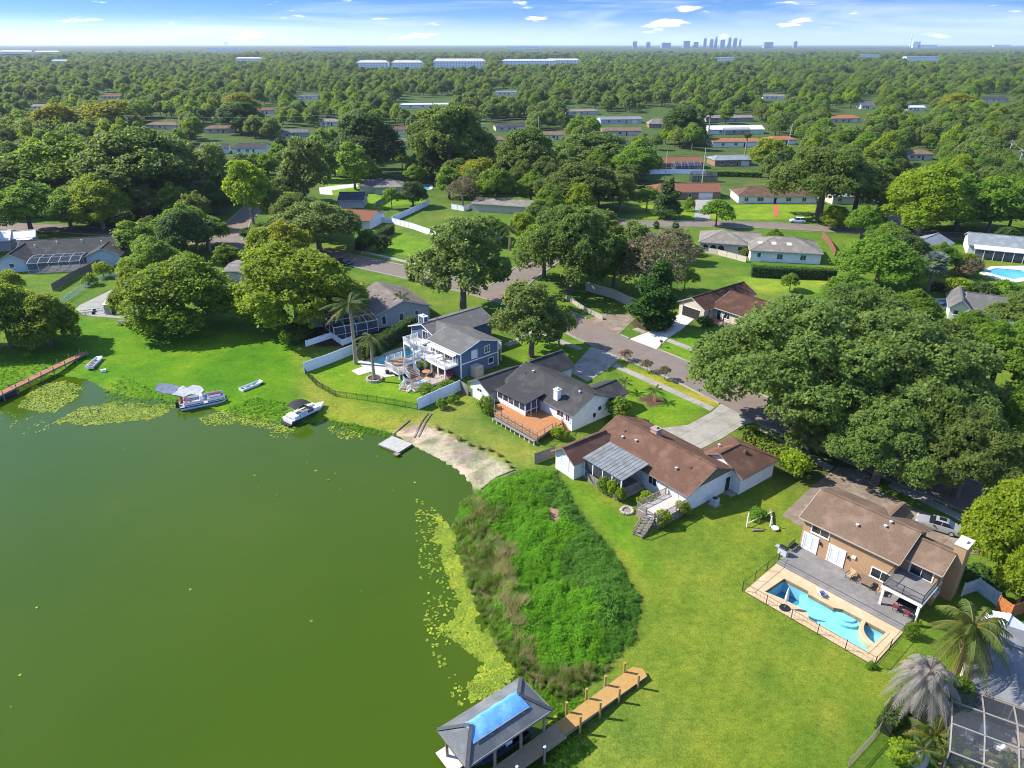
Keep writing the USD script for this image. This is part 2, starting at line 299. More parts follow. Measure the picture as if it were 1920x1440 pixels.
paint([(1060, 900), (1110, 930), (1200, 1000), (1260, 960), (1190, 1010), (1230, 1080), (1160, 1020)], (.095, .2, .008), 3)
for p in ([(1150, 720), (1190, 690), (1320, 760), (1290, 795), (1230, 800), (1170, 770)], [(1235, 660), (1255, 640), (1310, 620), (1350, 650), (1340, 690), (1290, 680)], [(690, 470), (735, 432), (800, 450), (850, 470), (835, 495), (760, 480)], [(955, 640), (1100, 640), (1080, 670), (1000, 690), (950, 680)]): paint(p, (.1, .2, .01), 2)
paint([(1150, 672), (1330, 745), (1360, 755), (1340, 765), (1150, 690)], (.2, .22, .02), 1.5)
paint([(1190, 385), (1530, 383), (1540, 412), (1190, 410)], (.15, .235, .012), 3)
paint([(600, 330), (770, 350), (800, 380), (700, 390), (620, 365)], (.13, .24, .012), 3)
paint([(1380, 520), (1560, 520), (1560, 550), (1420, 548)], (.15, .235, .02), 3)
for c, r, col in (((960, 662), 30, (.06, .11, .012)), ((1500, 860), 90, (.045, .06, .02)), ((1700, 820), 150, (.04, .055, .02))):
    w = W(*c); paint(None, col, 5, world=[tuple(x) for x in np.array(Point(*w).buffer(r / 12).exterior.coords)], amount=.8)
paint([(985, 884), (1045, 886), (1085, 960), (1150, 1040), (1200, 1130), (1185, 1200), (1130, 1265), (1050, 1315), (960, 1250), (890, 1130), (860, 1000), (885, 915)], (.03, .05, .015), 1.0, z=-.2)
paint([(1020, 952), (1052, 950), (1062, 985), (1036, 1000)], (.24, .17, .1), .8)
sand_w = WP([(738, 806), (790, 797), (840, 818), (900, 848), (960, 882), (935, 900), (900, 921), (868, 898), (840, 872), (800, 850), (768, 836)], -.25)
paint(None, (.33, .305, .19), .9, world=sand_w)
paint([(640, 520), (735, 545), (740, 640), (660, 650), (590, 650), (570, 625), (560, 600)], (.035, .025, .018), 1.2)
paint([(1195, 748), (1225, 738), (1250, 752), (1222, 765)], (.1, .05, .035), .4)
paint([(1180, 600), (1290, 590), (1300, 610), (1230, 630), (1190, 615)], (.06, .05, .03), 1)
_f1, _f2 = meshkit.fbm(np.stack([gx * .06, gy * .06, gx * 0], 1), 4, 31), meshkit.fbm(np.stack([gx * .22, gy * .22, gx * 0 + 5], 1), 4, 37)
_near = (gy < 330) & (gcol[:, 1] > .1); _t = np.clip((_f1 * .5 + _f2 * .5 - .5) * 5, -1, 1)[:, None]
gcol[_near] = (gcol * np.where(_t > 0, 1 + _t * np.array([.38, .06, .4]), 1 + _t * np.array([.22, .12, .1])))[_near]
_m = (gcol[:, 1] > .12) & (gx > 12) & (gy < 90); gcol[_m] *= (1 + .05 * np.sign(np.sin((gx * .8 - gy * .45 + 2 * _f1) * 4.2)))[_m][:, None]
stripe = np.sin((gx * .55 + gy * .85) * 2.4) * .06; lawnish = (gcol[:, 1] > .19) & (gx < -20); gcol[lawnish] *= (1 + stripe[lawnish])[:, None]
_bn = meshkit.fbm(np.stack([gx * .5, gy * .5, gx * 0], 1), 4, 3); _sm = (gcol[:, 0] > .3) & (_bn < .48); gcol[_sm] *= .62
sandm = np.clip((gcol[:, 0] - .3) * 8, 0, 1)
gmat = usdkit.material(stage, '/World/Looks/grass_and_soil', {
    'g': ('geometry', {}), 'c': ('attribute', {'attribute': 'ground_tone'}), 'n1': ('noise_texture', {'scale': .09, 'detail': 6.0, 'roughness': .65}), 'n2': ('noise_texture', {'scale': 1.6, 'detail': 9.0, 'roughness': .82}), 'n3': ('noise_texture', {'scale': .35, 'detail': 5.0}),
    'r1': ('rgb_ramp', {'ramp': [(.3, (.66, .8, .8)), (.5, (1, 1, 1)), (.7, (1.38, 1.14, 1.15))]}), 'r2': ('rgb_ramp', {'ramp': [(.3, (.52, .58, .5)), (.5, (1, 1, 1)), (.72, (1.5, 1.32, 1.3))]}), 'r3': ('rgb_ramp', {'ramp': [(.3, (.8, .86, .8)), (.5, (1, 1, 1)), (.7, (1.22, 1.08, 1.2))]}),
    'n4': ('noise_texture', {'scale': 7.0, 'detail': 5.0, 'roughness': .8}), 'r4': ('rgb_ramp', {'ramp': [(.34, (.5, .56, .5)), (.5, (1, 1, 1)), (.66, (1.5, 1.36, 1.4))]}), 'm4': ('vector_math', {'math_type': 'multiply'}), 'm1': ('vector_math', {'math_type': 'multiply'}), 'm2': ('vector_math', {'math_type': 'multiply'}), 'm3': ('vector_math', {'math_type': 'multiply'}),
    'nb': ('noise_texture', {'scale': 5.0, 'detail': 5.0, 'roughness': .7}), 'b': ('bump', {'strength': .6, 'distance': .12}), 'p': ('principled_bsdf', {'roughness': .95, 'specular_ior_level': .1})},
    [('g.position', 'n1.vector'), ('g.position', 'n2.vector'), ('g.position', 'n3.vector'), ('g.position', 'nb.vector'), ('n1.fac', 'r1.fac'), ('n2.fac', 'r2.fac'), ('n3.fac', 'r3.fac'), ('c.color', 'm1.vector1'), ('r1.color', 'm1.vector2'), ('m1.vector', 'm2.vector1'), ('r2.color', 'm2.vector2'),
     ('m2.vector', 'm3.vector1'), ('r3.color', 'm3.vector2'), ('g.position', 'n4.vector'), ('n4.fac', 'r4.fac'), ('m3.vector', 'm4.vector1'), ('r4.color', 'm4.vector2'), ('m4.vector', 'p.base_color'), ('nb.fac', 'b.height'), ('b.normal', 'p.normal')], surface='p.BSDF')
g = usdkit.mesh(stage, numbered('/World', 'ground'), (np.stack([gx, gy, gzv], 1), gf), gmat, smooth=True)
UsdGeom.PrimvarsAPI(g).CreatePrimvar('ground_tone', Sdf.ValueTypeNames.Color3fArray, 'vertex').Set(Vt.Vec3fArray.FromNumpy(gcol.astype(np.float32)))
meta(g.GetPrim(), 'mown green lawns and bare soil running from the lake shore to the horizon', 'ground', kind='structure')

lake_mat = usdkit.material(stage, '/World/Looks/green_lake_water', {
    'g': ('geometry', {}), 'n': ('noise_texture', {'scale': .035, 'detail': 3.0}), 'r': ('rgb_ramp', {'ramp': [(.3, (.036, .07, .001)), (.7, (.046, .08, .002))]}),
    'n2': ('noise_texture', {'scale': 1.2, 'detail': 3.0}), 'b': ('bump', {'strength': .05, 'distance': .05}), 'p': ('principled_bsdf', {'roughness': .12, 'specular_ior_level': .3, 'ior': 1.33})},
    [('g.position', 'n.vector'), ('n.fac', 'r.fac'), ('r.color', 'p.base_color'), ('g.position', 'n2.vector'), ('n2.fac', 'b.height'), ('b.normal', 'p.normal')], surface='p.BSDF')
solo('lake', slab(lake_poly.buffer(2.5), WATER - .01, WATER), lake_mat, 'smooth murky green lake water filling the lower left', 'lake', kind='structure')

# ---------------------------------------------------------------- roads, kerbs, sidewalks, driveways
main_px = [(-200, 410), (0, 424), (120, 429), (240, 437), (340, 446), (426, 456), (500, 464), (570, 473), (640, 484), (700, 497), (760, 510), (830, 526), (900, 543), (960, 560), (1010, 578), (1060, 600), (1110, 626), (1160, 648), (1224, 673), (1297, 704), (1380, 744), (1460, 784), (1560, 824), (1640, 858), (1760, 906), (1960, 990)]
branch_px = [(935, 552), (975, 518), (1010, 495), (1060, 462), (1110, 438), (1170, 422), (1250, 419), (1340, 420), (1440, 423), (1500, 426), (1580, 431), (1690, 437), (1800, 443), (2000, 452)]
side_px = [(425, 456), (438, 438), (446, 418), (470, 395), (510, 365), (545, 345), (580, 330)]
far_px = [(2100, 470), (1960, 372), (1905, 322), (1868, 290), (1820, 262), (1760, 236)]
def line(px): return LineString(WP(px))
roads = shapely.union_all([line(main_px).buffer(4.0), line(branch_px).buffer(4.0), line(side_px).buffer(3.6), line(far_px).buffer(4.5), Point(*W(1168, 422)).buffer(8)])
road_poly = roads.simplify(.1)
drives = {
    'new_driveway': (concrete_new, [(1178, 637), (1230, 656), (1249, 637), (1279, 617), (1304, 596), (1276, 588), (1222, 620)], 'clean white concrete driveway in front of the dark brown garage'),
    'shaded_driveway': (concrete_brown, [(1098, 600), (1135, 588), (1197, 590), (1185, 604), (1160, 628), (1128, 618)], 'dappled brownish driveway below the stepped retaining walls'),
    'concrete_driveway': (concrete, [(1240, 803), (1290, 797), (1334, 773), (1366, 746), (1450, 786), (1395, 796), (1358, 820), (1314, 842), (1280, 826)], 'weathered concrete driveway beside the brown roofed house'),
    'front_driveway': (concrete, [(1108, 650), (1166, 668), (1142, 690), (1102, 716), (1066, 697)], 'tree shaded driveway beside the charcoal roofed house'),
    'stained_driveway': (concrete_brown, [(1466, 966), (1520, 915), (1572, 875), (1625, 885), (1655, 925), (1720, 955), (1800, 985), (1848, 1008), (1850, 1040), (1700, 1040), (1520, 1000)], 'stained brown driveway around the back of the tan house'),
    'garage_driveway': (concrete, [(1656, 384), (1688, 384), (1704, 424), (1670, 428)], 'long straight driveway up to the grey roofed garage'),
    'short_driveway': (concrete, [(1304, 374), (1341, 374), (1330, 412), (1302, 412)], 'concrete driveway of the rust red roofed house'),
    'curved_driveway': (concrete_new, [(598, 352), (665, 344), (674, 350), (622, 357), (624, 366), (600, 364)], 'pale curved driveway on the lawn of the small grey hipped house'),
    'far_left_driveway': (concrete, [(-20, 424), (-10, 394), (20, 393), (40, 397), (26, 426)], 'pinkish driveway at the left edge of the street'),
    'brick_path': (M('brick_red', (.42, .11, .06), (.34, .085, .045), 5, .85), [(1449, 384), (1457, 384), (1461, 406), (1451, 406)], 'red brick path crossing the front lawn of the white house')}
drive_union = shapely.union_all([Polygon(WP(d[1])).buffer(.3) for d in drives.values()])
solo('road', slab(road_poly, -.2, .03), asphalt, 'curving grey brown residential street winding between the lawns', 'road', kind='structure')
kerb = road_poly.buffer(.35).difference(road_poly).difference(drive_union)
solo('kerb', slab(kerb, -.15, .13), concrete, 'pale concrete kerb along both sides of the street', 'kerb', kind='structure')
def slabs(name, poly, mat, label, cat, cell=(3.0, 3.0), ang=-50.0, z=.045, gap=.035, kind='structure'):
    """A paved surface whose concrete slabs are pieces of their own, with open joints between them."""
    poly = Polygon(poly).buffer(0) if not hasattr(poly, 'geom_type') else poly
    t = thing(name, label, cat, kind=kind); c = poly.centroid
    p = shapely.affinity.rotate(poly, -ang, origin=(c.x, c.y)); x0, y0, x1, y1 = p.bounds; k = 0
    part(t, 'bedding', slab(poly, -.1, z - .025), mulch if cell[0] > 9 else concrete_brown)
    for a in np.arange(x0, x1, cell[0]):
        for b in np.arange(y0, y1, cell[1]):
            q = p.intersection(sbox(a + gap / 2, b + gap / 2, a + cell[0] - gap / 2, b + cell[1] - gap / 2))
            if q.area > .05:
                part(t, 'slab', slab(shapely.affinity.rotate(q, ang, origin=(c.x, c.y)), -.05, z + rng.uniform(-.004, .006)), mat); k += 1
    return t
import shapely.affinity
for nm, (mt, px, lb) in drives.items():
    near = max(y for _, y in px) > 560
    p = Polygon(WP(px)).buffer(0).difference(road_poly.buffer(.02))
    if near: slabs('driveway', p, mt, lb, 'driveway', (3.2, 3.2), -50 if px[0][0] > 1000 else 0)
    else: solo('driveway', slab(p, -.1, .05), mt, lb, 'driveway', kind='structure')
walks = {'pale sidewalk along the lake side of the street': [(1150, 684), (1165, 691), (1222, 716), (1320, 760), (1345, 772)], 'white sidewalk beside the new driveway': [(1250, 637), (1300, 656), (1345, 674)], 'short white sidewalk left of the new driveway': [(1190, 616), (1212, 625)],
         'shaded sidewalk under the big oaks': [(1420, 806), (1480, 838), (1560, 880)], 'sidewalk behind the silver sedan': [(1668, 908), (1740, 940), (1815, 978), (1900, 1020)], 'sidewalk across the street from the black car': [(670, 470), (720, 481), (800, 500), (850, 512)],
         'path through the front yard of the blue house': [(950, 648), (1000, 622), (1050, 640), (1090, 655)]}
for lb, px in walks.items():
    p = line(px).buffer(.75, cap_style='flat').difference(drive_union).difference(road_poly.buffer(.4))
    if p.area < 1: continue
    if max(y for _, y in px) > 600:
        a, b = W(*px[0]), W(*px[-1]); slabs('sidewalk', p, concrete, lb, 'sidewalk', (1.8, 6), frame_rot(a, b), z=.04)
    else: solo('sidewalk', slab(p, -.1, .04), concrete, lb, 'sidewalk', kind='structure')

# ---------------------------------------------------------------- haze: one closed box of thin air
haze_mat = usdkit.material(stage, '/World/Looks/haze_air', {'v': ('principled_volume', {'color': (.8, .9, 1.0), 'density': 4.2e-5, 'anisotropy': .2})}, volume='v.volume')
solo('haze', bx(-40600, 40600, -14600, 40600, -6, 215), haze_mat, 'thin pale blue summer haze over the distant trees', 'haze', kind='stuff')

# ---------------------------------------------------------------- building parts (local: u along the front wall, v away from the lake, z up)
TRIM = [white]
def gable_mass(t, wallm, roofm, u0, u1, v0, v1, ze, zr, axis='u', over=.45, go=.35, trim=None, z0=0.0, hip=(0, 0), th=.14, asym=None, trims=True, name=('wall', 'roof')):
    """A rectangular mass with a ridge along u or v; hip = how far each end of the ridge is pulled in (0 = gable)."""
    trim = trim or TRIM[0]; sw = axis == 'v'
    a0, a1, b0, b1 = (v0, v1, u0, u1) if sw else (u0, u1, v0, v1)
    bm = asym if asym is not None else (b0 + b1) / 2
    f = (lambda p: [(y, x, z) for x, y, z in p]) if sw else (lambda p: p)
    drop = lambda b: ze - 0.0
    hw0, hw1 = bm - b0, b1 - bm
    sl0, sl1 = (zr - ze) / hw0, (zr - ze) / hw1
    pts = [(a0, b0, z0), (a1, b0, z0), (a1, b1, z0), (a0, b1, z0), (a0, b0, ze), (a1, b0, ze), (a1, b1, ze), (a0, b1, ze)]
    pts += [(a0 + hip[0] + (.02 if not hip[0] else 0), bm, zr), (a1 - hip[1] - (.02 if not hip[1] else 0), bm, zr)]
    part(t, name[0], hull(f(pts)), wallm)
    e = .0; A0, A1 = a0 - (over if hip[0] else go), a1 + (over if hip[1] else go)
    zl0, zl1 = ze - sl0 * over + .05, ze - sl1 * over + .05; zt = zr + .05
    r0, r1 = (a0 + hip[0] if hip[0] else A0), (a1 - hip[1] if hip[1] else A1)
    B0, B1 = b0 - over, b1 + over
    def sheet(c):
        n = len(c); v = np.array(f(c) + f([(x, y, z + th) for x, y, z in c]), float); fs = []
        for k in range(1, n - 1): fs += [[0, k + 1, k], [n, n + k, n + k + 1]]
        for k in range(n):
            m = (k + 1) % n; fs += [[k, m, n + m], [k, n + m, n + k]]
        return v, np.array(fs)
    ms = [sheet([(A0, B0, zl0), (A1, B0, zl0), (r1, bm, zt), (r0, bm, zt)]), sheet([(A1, B1, zl1), (A0, B1, zl1), (r0, bm, zt), (r1, bm, zt)])]
    if hip[0]: ms.append(sheet([(A0, B1, zl0), (A0, B0, zl0), (r0, bm, zt)]))
    if hip[1]: ms.append(sheet([(A1, B0, zl0), (A1, B1, zl0), (r1, bm, zt)]))
    r = part(t, name[1], join(ms), roofm)
    cap = [beam(*f([(r0, bm, zt + th + .02), (r1, bm, zt + th + .02)]), .34, .06)]
    if hip[0]: cap += [beam(*f([(r0, bm, zt + th + .01), (A0, q, zl0 + th)]), .3, .05) for q in (B0, B1)]
    if hip[1]: cap += [beam(*f([(r1, bm, zt + th + .01), (A1, q, zl0 + th)]), .3, .05) for q in (B0, B1)]
    part(r, 'ridge_cap', cap, roofm)
    if trims:
        fa = [beam(*f([(A0, B0 - .03, zl0 + .02), (A1, B0 - .03, zl0 + .02)]), .05, .15), beam(*f([(A0, B1 + .03, zl1 + .02), (A1, B1 + .03, zl1 + .02)]), .05, .15)]
        for x, h in ((A0 - .03, hip[0]), (A1 + .03, hip[1])):
            if h: fa.append(beam(*f([(x, B0, zl0 + .02), (x, B1, zl0 + .02)]), .05, .2))
            else: fa += [beam(*f([(x, B0, zl0 + .04), (x, bm, zt + .04)]), .05, .15), beam(*f([(x, B1, zl1 + .04), (x, bm, zt + .04)]), .05, .15)]
        part(r, 'fascia', fa, trim)
    return r
def face_frame(p, n):
    """Turns (across, out, up) on a wall at p with outward normal n into local coordinates."""
    n = np.array([n[0], n[1], 0.0]); n /= np.linalg.norm(n); s = np.array([-n[1], n[0], 0.0]); p = np.array(p, float)
    return lambda m: (p + np.outer(m[0][:, 0], s) + np.outer(m[0][:, 1], n) + np.outer(m[0][:, 2], (0, 0, 1)), m[1])
def window(t, p, n, w, h, frame=white, pane=None, cols=2, rows=1, name='window', fw=.09, sill=True):
    """Frame standing proud of the wall, panes set back behind it, each its own piece; p is the middle of the sill."""
    F = face_frame(p, n); pane = pane or glassdark
    ms = [bx(-w / 2 - fw, w / 2 + fw, -.03, .06, -fw, 0), bx(-w / 2 - fw, w / 2 + fw, -.03, .06, h, h + fw), bx(-w / 2 - fw, -w / 2, -.03, .06, 0, h), bx(w / 2, w / 2 + fw, -.03, .06, 0, h)]
    for i in range(1, cols): ms.append(bx(-w / 2 + w * i / cols - .025, -w / 2 + w * i / cols + .025, -.02, .05, 0, h))
    for i in range(1, rows): ms.append(bx(-w / 2, w / 2, -.018, .045, h * i / rows - .02, h * i / rows + .02))
    fr = part(t, name, [F(m) for m in ms], frame)
    for i in range(cols): part(fr, 'pane', F(bx(-w / 2 + w * i / cols + .03, -w / 2 + w * (i + 1) / cols - .03, -.02, .018, .005, h - .005)), pane)
    if sill: part(fr, 'sill', F(bx(-w / 2 - fw - .04, w / 2 + fw + .04, -.02, .11, -fw - .05, -fw - .004)), frame)
    return fr
def door(t, p, n, w=.95, h=2.05, leaf=None, frame=white, name='door'):
    F = face_frame(p, n); fw = .1
    fr = part(t, name, [F(m) for m in (bx(-w / 2 - fw, -w / 2, -.03, .06, 0, h + fw), bx(w / 2, w / 2 + fw, -.03, .06, 0, h + fw), bx(-w / 2, w / 2, -.03, .06, h, h + fw))], frame)
    part(fr, 'door_leaf', F(bx(-w / 2 + .01, w / 2 - .01, -.02, .03, .01, h - .01)), leaf or darkin)
    part(fr, 'handle', F(bx(w * .36, w * .42, .032, .08, .95, 1.08)), alu); return fr
def garage_door(t, p, n, w=4.8, h=2.2, mat=None, frame=white):
    F = face_frame(p, n)
    fr = part(t, 'garage_door', [F(m) for m in (bx(-w / 2 - .14, -w / 2, -.03, .07, 0, h + .14), bx(w / 2, w / 2 + .14, -.03, .07, 0, h + .14), bx(-w / 2, w / 2, -.03, .07, h, h + .14))], frame)
    for k in range(4): part(fr, 'door_panel', F(bx(-w / 2 + .02, w / 2 - .02, -.02, .025, .01 + h * k / 4, h * (k + 1) / 4 - .02)), mat or white)
def chimney(t, u, v, w, d, z0, z1, mat, capm=None, name='chimney'):
    c = part(t, name, bx(u - w / 2, u + w / 2, v - d / 2, v + d / 2, z0, z1), mat)
    part(c, 'chimney_cap', [bx(u - w / 2 - .08, u + w / 2 + .08, v - d / 2 - .08, v + d / 2 + .08, z1 + .003, z1 + .12), bx(u - .22, u + .22, v - .22, v + .22, z1 + .12, z1 + .36)], capm or mat); return c
def vents(t, pts, mat=None):
    for u, v, z in pts: part(t, 'roof_vent', [tube([(u, v, z - .15), (u, v, z + .4)], .07, 7), bx(u - .16, u + .16, v - .16, v + .16, z + .4, z + .46)], mat or galv)
def box_vents(t, pts, mat=None):
    for u, v, z in pts: part(t, 'roof_vent', hull([(u - .28, v - .28, z - .1), (u + .28, v - .28, z - .1), (u + .28, v + .28, z - .1), (u - .28, v + .28, z - .1), (u - .2, v - .2, z + .22), (u + .2, v - .2, z + .22), (u + .2, v + .2, z + .22), (u - .2, v + .2, z + .22)]), mat or darkin)
def railing(t, pts, z, h=.95, mat=white, step=.14, post=.1, gap=1.8, zs=None, bal=.035, rail=.07, top=True, name='railing'):
    """Posts, rails and balusters along a path; every post and every bay of balusters is a piece."""
    rp = None
    for i in range(len(pts) - 1):
        a, b = np.array([*pts[i], (zs[i] if zs else z)], float), np.array([*pts[i + 1], (zs[i + 1] if zs else z)], float)
        L = np.linalg.norm((b - a)[:2]); n = max(1, round(L / gap)); up = np.array([0, 0, 1.0])
        for k in range(n):
            p, q = a + (b - a) * k / n, a + (b - a) * (k + 1) / n; m = max(1, int(L / n / step))
            rl = part(t, name, [beam(p + up * h, q + up * h, rail * 1.2, rail), beam(p + up * .12, q + up * .12, rail * .7, rail * .7)], mat)
            part(rl, 'balusters', [beam(p + (q - p) * j / m + up * .14, p + (q - p) * j / m + up * (h - .04), bal) for j in range(1, m)] or [beam(p + up * .2, p + up * .5, bal)], mat, kind='stuff')
            part(t, 'railing_post', beam(p, p + up * (h + .08), post), mat)
        if i == len(pts) - 2: part(t, 'railing_post', beam(b, b + up * (h + .08), post), mat)
def stairs(t, a, b, z0, z1, w, mat, n=None, stringer=None):
    """Treads from a (low) to b (high), each tread a piece."""
    a, b = np.array(a, float), np.array(b, float); n = n or max(2, round((z1 - z0) / .18)); d = (b - a) / n; s = np.array([-d[1], d[0]]) / np.linalg.norm(d) * w / 2
    for k in range(n):
        p, q = a + d * k, a + d * (k + 1.06); z = z0 + (z1 - z0) * (k + 1) / n
        c = [p - s, p + s, q + s, q - s]; part(t, 'step', hull([(*x, z - .05) for x in c] + [(*x, z) for x in c]), mat)
    part(t, 'stringer', [beam((*(a + e * s), z0 - .0), (*(b + e * s), z1 - .12), .06, .26) for e in (-1.02, 1.02)], stringer or mat)
def deck_boards(t, poly, z, mat, ang=0.0, wboard=.14, name='deck_boards', th=.04):
    """All the boards of a deck, too thin to tell apart singly, as one piece with open joints."""
    poly = Polygon(poly) if not hasattr(poly, 'geom_type') else poly; c = poly.centroid
    p = shapely.affinity.rotate(poly, -ang, origin=(c.x, c.y)); x0, y0, x1, y1 = p.bounds; ms = []
    for b in np.arange(y0, y1, wboard):
        q = p.intersection(sbox(x0, b, x1, b + wboard - .012))
        for g in getattr(q, 'geoms', [q]):
            if g.area > .005:
                m = trimesh.creation.extrude_polygon(shapely.affinity.rotate(g, ang, origin=(c.x, c.y)), th, engine='earcut'); m.apply_translation((0, 0, z - th + rng.uniform(-.003, .003))); ms.append(tri(m))
    part(t, name, ms, mat, kind='stuff')
    return t
def posts(t, pts, z0, z1, w, mat, name='post', round_=False):
    for x, y in pts: part(t, name, tube([(x, y, z0), (x, y, z1)], w / 2, 9) if round_ else bx(x - w / 2, x + w / 2, y - w / 2, y + w / 2, z0, z1), mat)
def fence(name, label, pts, h=1.8, mat=vinyl, bay=2.4, group=None, style='panel', px=True, z=0.0, base=True, hs=None):
    """A fence along a path on the ground; each panel and each post is a part."""
    P = [np.array(W(*p, z)) for p in pts] if px else [np.array(p, float) for p in pts]
    t = thing(name, label, 'fence', (*P[0], 0), group=group); O = P[0]; k = 0
    for i in range(len(P) - 1):
        a, b = P[i], P[i + 1]; L = np.linalg.norm(b - a); n = max(1, round(L / bay)); d = (b - a) / L
        for j in range(n):
            p, q = a + (b - a) * j / n, a + (b - a) * (j + 1) / n; zb = gz(*((p + q) / 2)); l, r = p + d * .07 - O, q - d * .07 - O
            part(t, 'fence_post', bx(*(np.array([-1, 1, -1, 1]) * (.06 if style in ('panel', 'board') else .03) + np.repeat(p - O, 2)), zb - .3, zb + h + .1), mat)
            if style == 'panel':
                pn = part(t, 'fence_panel', [beam((*l, zb + h / 2 + .03), (*r, zb + h / 2 + .03), .04, h - .06), beam((*l, zb + h), (*r, zb + h), .07, .08), beam((*l, zb + .08), (*r, zb + .08), .07, .1)], mat)
            elif style == 'board':
                m = max(2, int(L / n / .2)); pn = part(t, 'fence_panel', [beam((*l, zb + h * .75), (*r, zb + h * .75), .05, .09), beam((*l, zb + .3), (*r, zb + .3), .05, .09)], mat)
                part(pn, 'pickets', [beam((*(l + (r - l) * (e + .5) / m), zb + .03), (*(l + (r - l) * (e + .5) / m), zb + h + rng.uniform(-.04, .04)), .02, .85 * L / n / m, up=(d[1], -d[0], 0)) if False else hullboard(l + (r - l) * e / m, l + (r - l) * (e + .9) / m, zb + .03, zb + h + rng.uniform(-.04, .04)) for e in range(m)], mat, kind='stuff')
            elif style == 'mesh':
                m = max(2, int(L / n / .4)); pn = part(t, 'fence_panel', [beam((*l, zb + h - .05), (*r, zb + h - .05), .03), beam((*l, zb + .12), (*r, zb + .12), .025)], mat); part(pn, 'wires', [beam((*(l + (r - l) * (e + .5) / m), zb + .1), (*(l + (r - l) * (e + .5) / m), zb + h), .01) for e in range(m)], mat, kind='stuff')
            else:
                m = max(2, int(L / n / .13)); pn = part(t, 'fence_panel', [beam((*l, zb + h - .05), (*r, zb + h - .05), .035), beam((*l, zb + h - .22), (*r, zb + h - .22), .03), beam((*l, zb + .12), (*r, zb + .12), .03)], mat)
                part(pn, 'pickets', [beam((*(l + (r - l) * (e + .5) / m), zb + .1), (*(l + (r - l) * (e + .5) / m), zb + h), .018) for e in range(m)], mat, kind='stuff')
        if i == len(P) - 2:
            zb = gz(*b); part(t, 'fence_post', bx(*(np.array([-.06, .06, -.06, .06]) + np.repeat(b - O, 2)), zb - .3, zb + h + .1), mat)
    return t
def hullboard(a, b, z0, z1, th=.025):
    d = (b - a) / (np.linalg.norm(b - a) + 1e-9); s = np.array([-d[1], d[0]]) * th / 2
    v = [(*(a - s), z0), (*(b - s), z0), (*(b + s), z0), (*(a + s), z0), (*(a - s), z1), (*(b - s), z1), (*(b + s), z1), (*(a + s), z1)]; return np.array(v), BF
def screen_cage(t, u0, u1, v0, v1, z0, ze, zr, nu=4, nv=3, frame=alu, vwalls=True, axis='u', name='screen'):
    """A pool enclosure: bars, and see-through screen panels stretched between them."""
    bars = []; us, vs = np.linspace(u0, u1, nu + 1), np.linspace(v0, v1, nv + 1); vm = (v0 + v1) / 2
    zt = lambda u, v: ze + (zr - ze) * (1 - abs(v - vm) / (v1 - vm)) if axis == 'u' else ze + (zr - ze) * (1 - abs(u - (u0 + u1) / 2) / ((u1 - u0) / 2))
    for u in us:
        for v in (v0, v1): bars.append(beam((u, v, z0), (u, v, zt(u, v)), .09))
    for v in vs[1:-1]:
        for u in (u0, u1): bars.append(beam((u, v, z0), (u, v, zt(u, v)), .09))
    for u in us:
        for a, b in zip(vs[:-1], vs[1:]): bars.append(beam((u, a, zt(u, a)), (u, b, zt(u, b)), .1))
    for v in vs:
        for a, b in zip(us[:-1], us[1:]): bars.append(beam((a, v, zt(a, v)), (b, v, zt(b, v)), .1))
    for z in (z0 + .9,):
        bars += [beam((u0, v0, z), (u1, v0, z), .07), beam((u0, v1, z), (u1, v1, z), .07), beam((u0, v0, z), (u0, v1, z), .07), beam((u1, v0, z), (u1, v1, z), .07)]
    part(t, 'enclosure_frame', bars, frame)
    for a, b in zip(us[:-1], us[1:]):
        for c, d in zip(vs[:-1], vs[1:]): part(t, 'roof_screen', (np.array([(a, c, zt(a, c)), (b, c, zt(b, c)), (b, d, zt(b, d)), (a, d, zt(a, d))]), np.array([[0, 1, 2], [0, 2, 3]])), insect_roof)
    for a, b in zip(us[:-1], us[1:]):
        for v in (v0, v1): part(t, 'side_screen', (np.array([(a, v, z0), (b, v, z0), (b, v, zt(b, v)), (a, v, zt(a, v))]), np.array([[0, 1, 2], [0, 2, 3]])), insect)
    for a, b in zip(vs[:-1], vs[1:]):
        for u in (u0, u1): part(t, 'side_screen', (np.array([(u, a, z0), (u, b, z0), (u, b, zt(u, b)), (u, a, zt(u, a))]), np.array([[0, 1, 2], [0, 2, 3]])), insect)
water_pool = usdkit.material(stage, '/World/Looks/pool_water', {'t': ('transparent_bsdf', {'color': (.78, .95, .97)}), 'g': ('glossy_bsdf', {'roughness': .04}), 'mx': ('mix_closure', {'fac': .05})},
    [('t.BSDF', 'mx.closure1'), ('g.BSDF', 'mx.closure2')], surface='mx.closure')
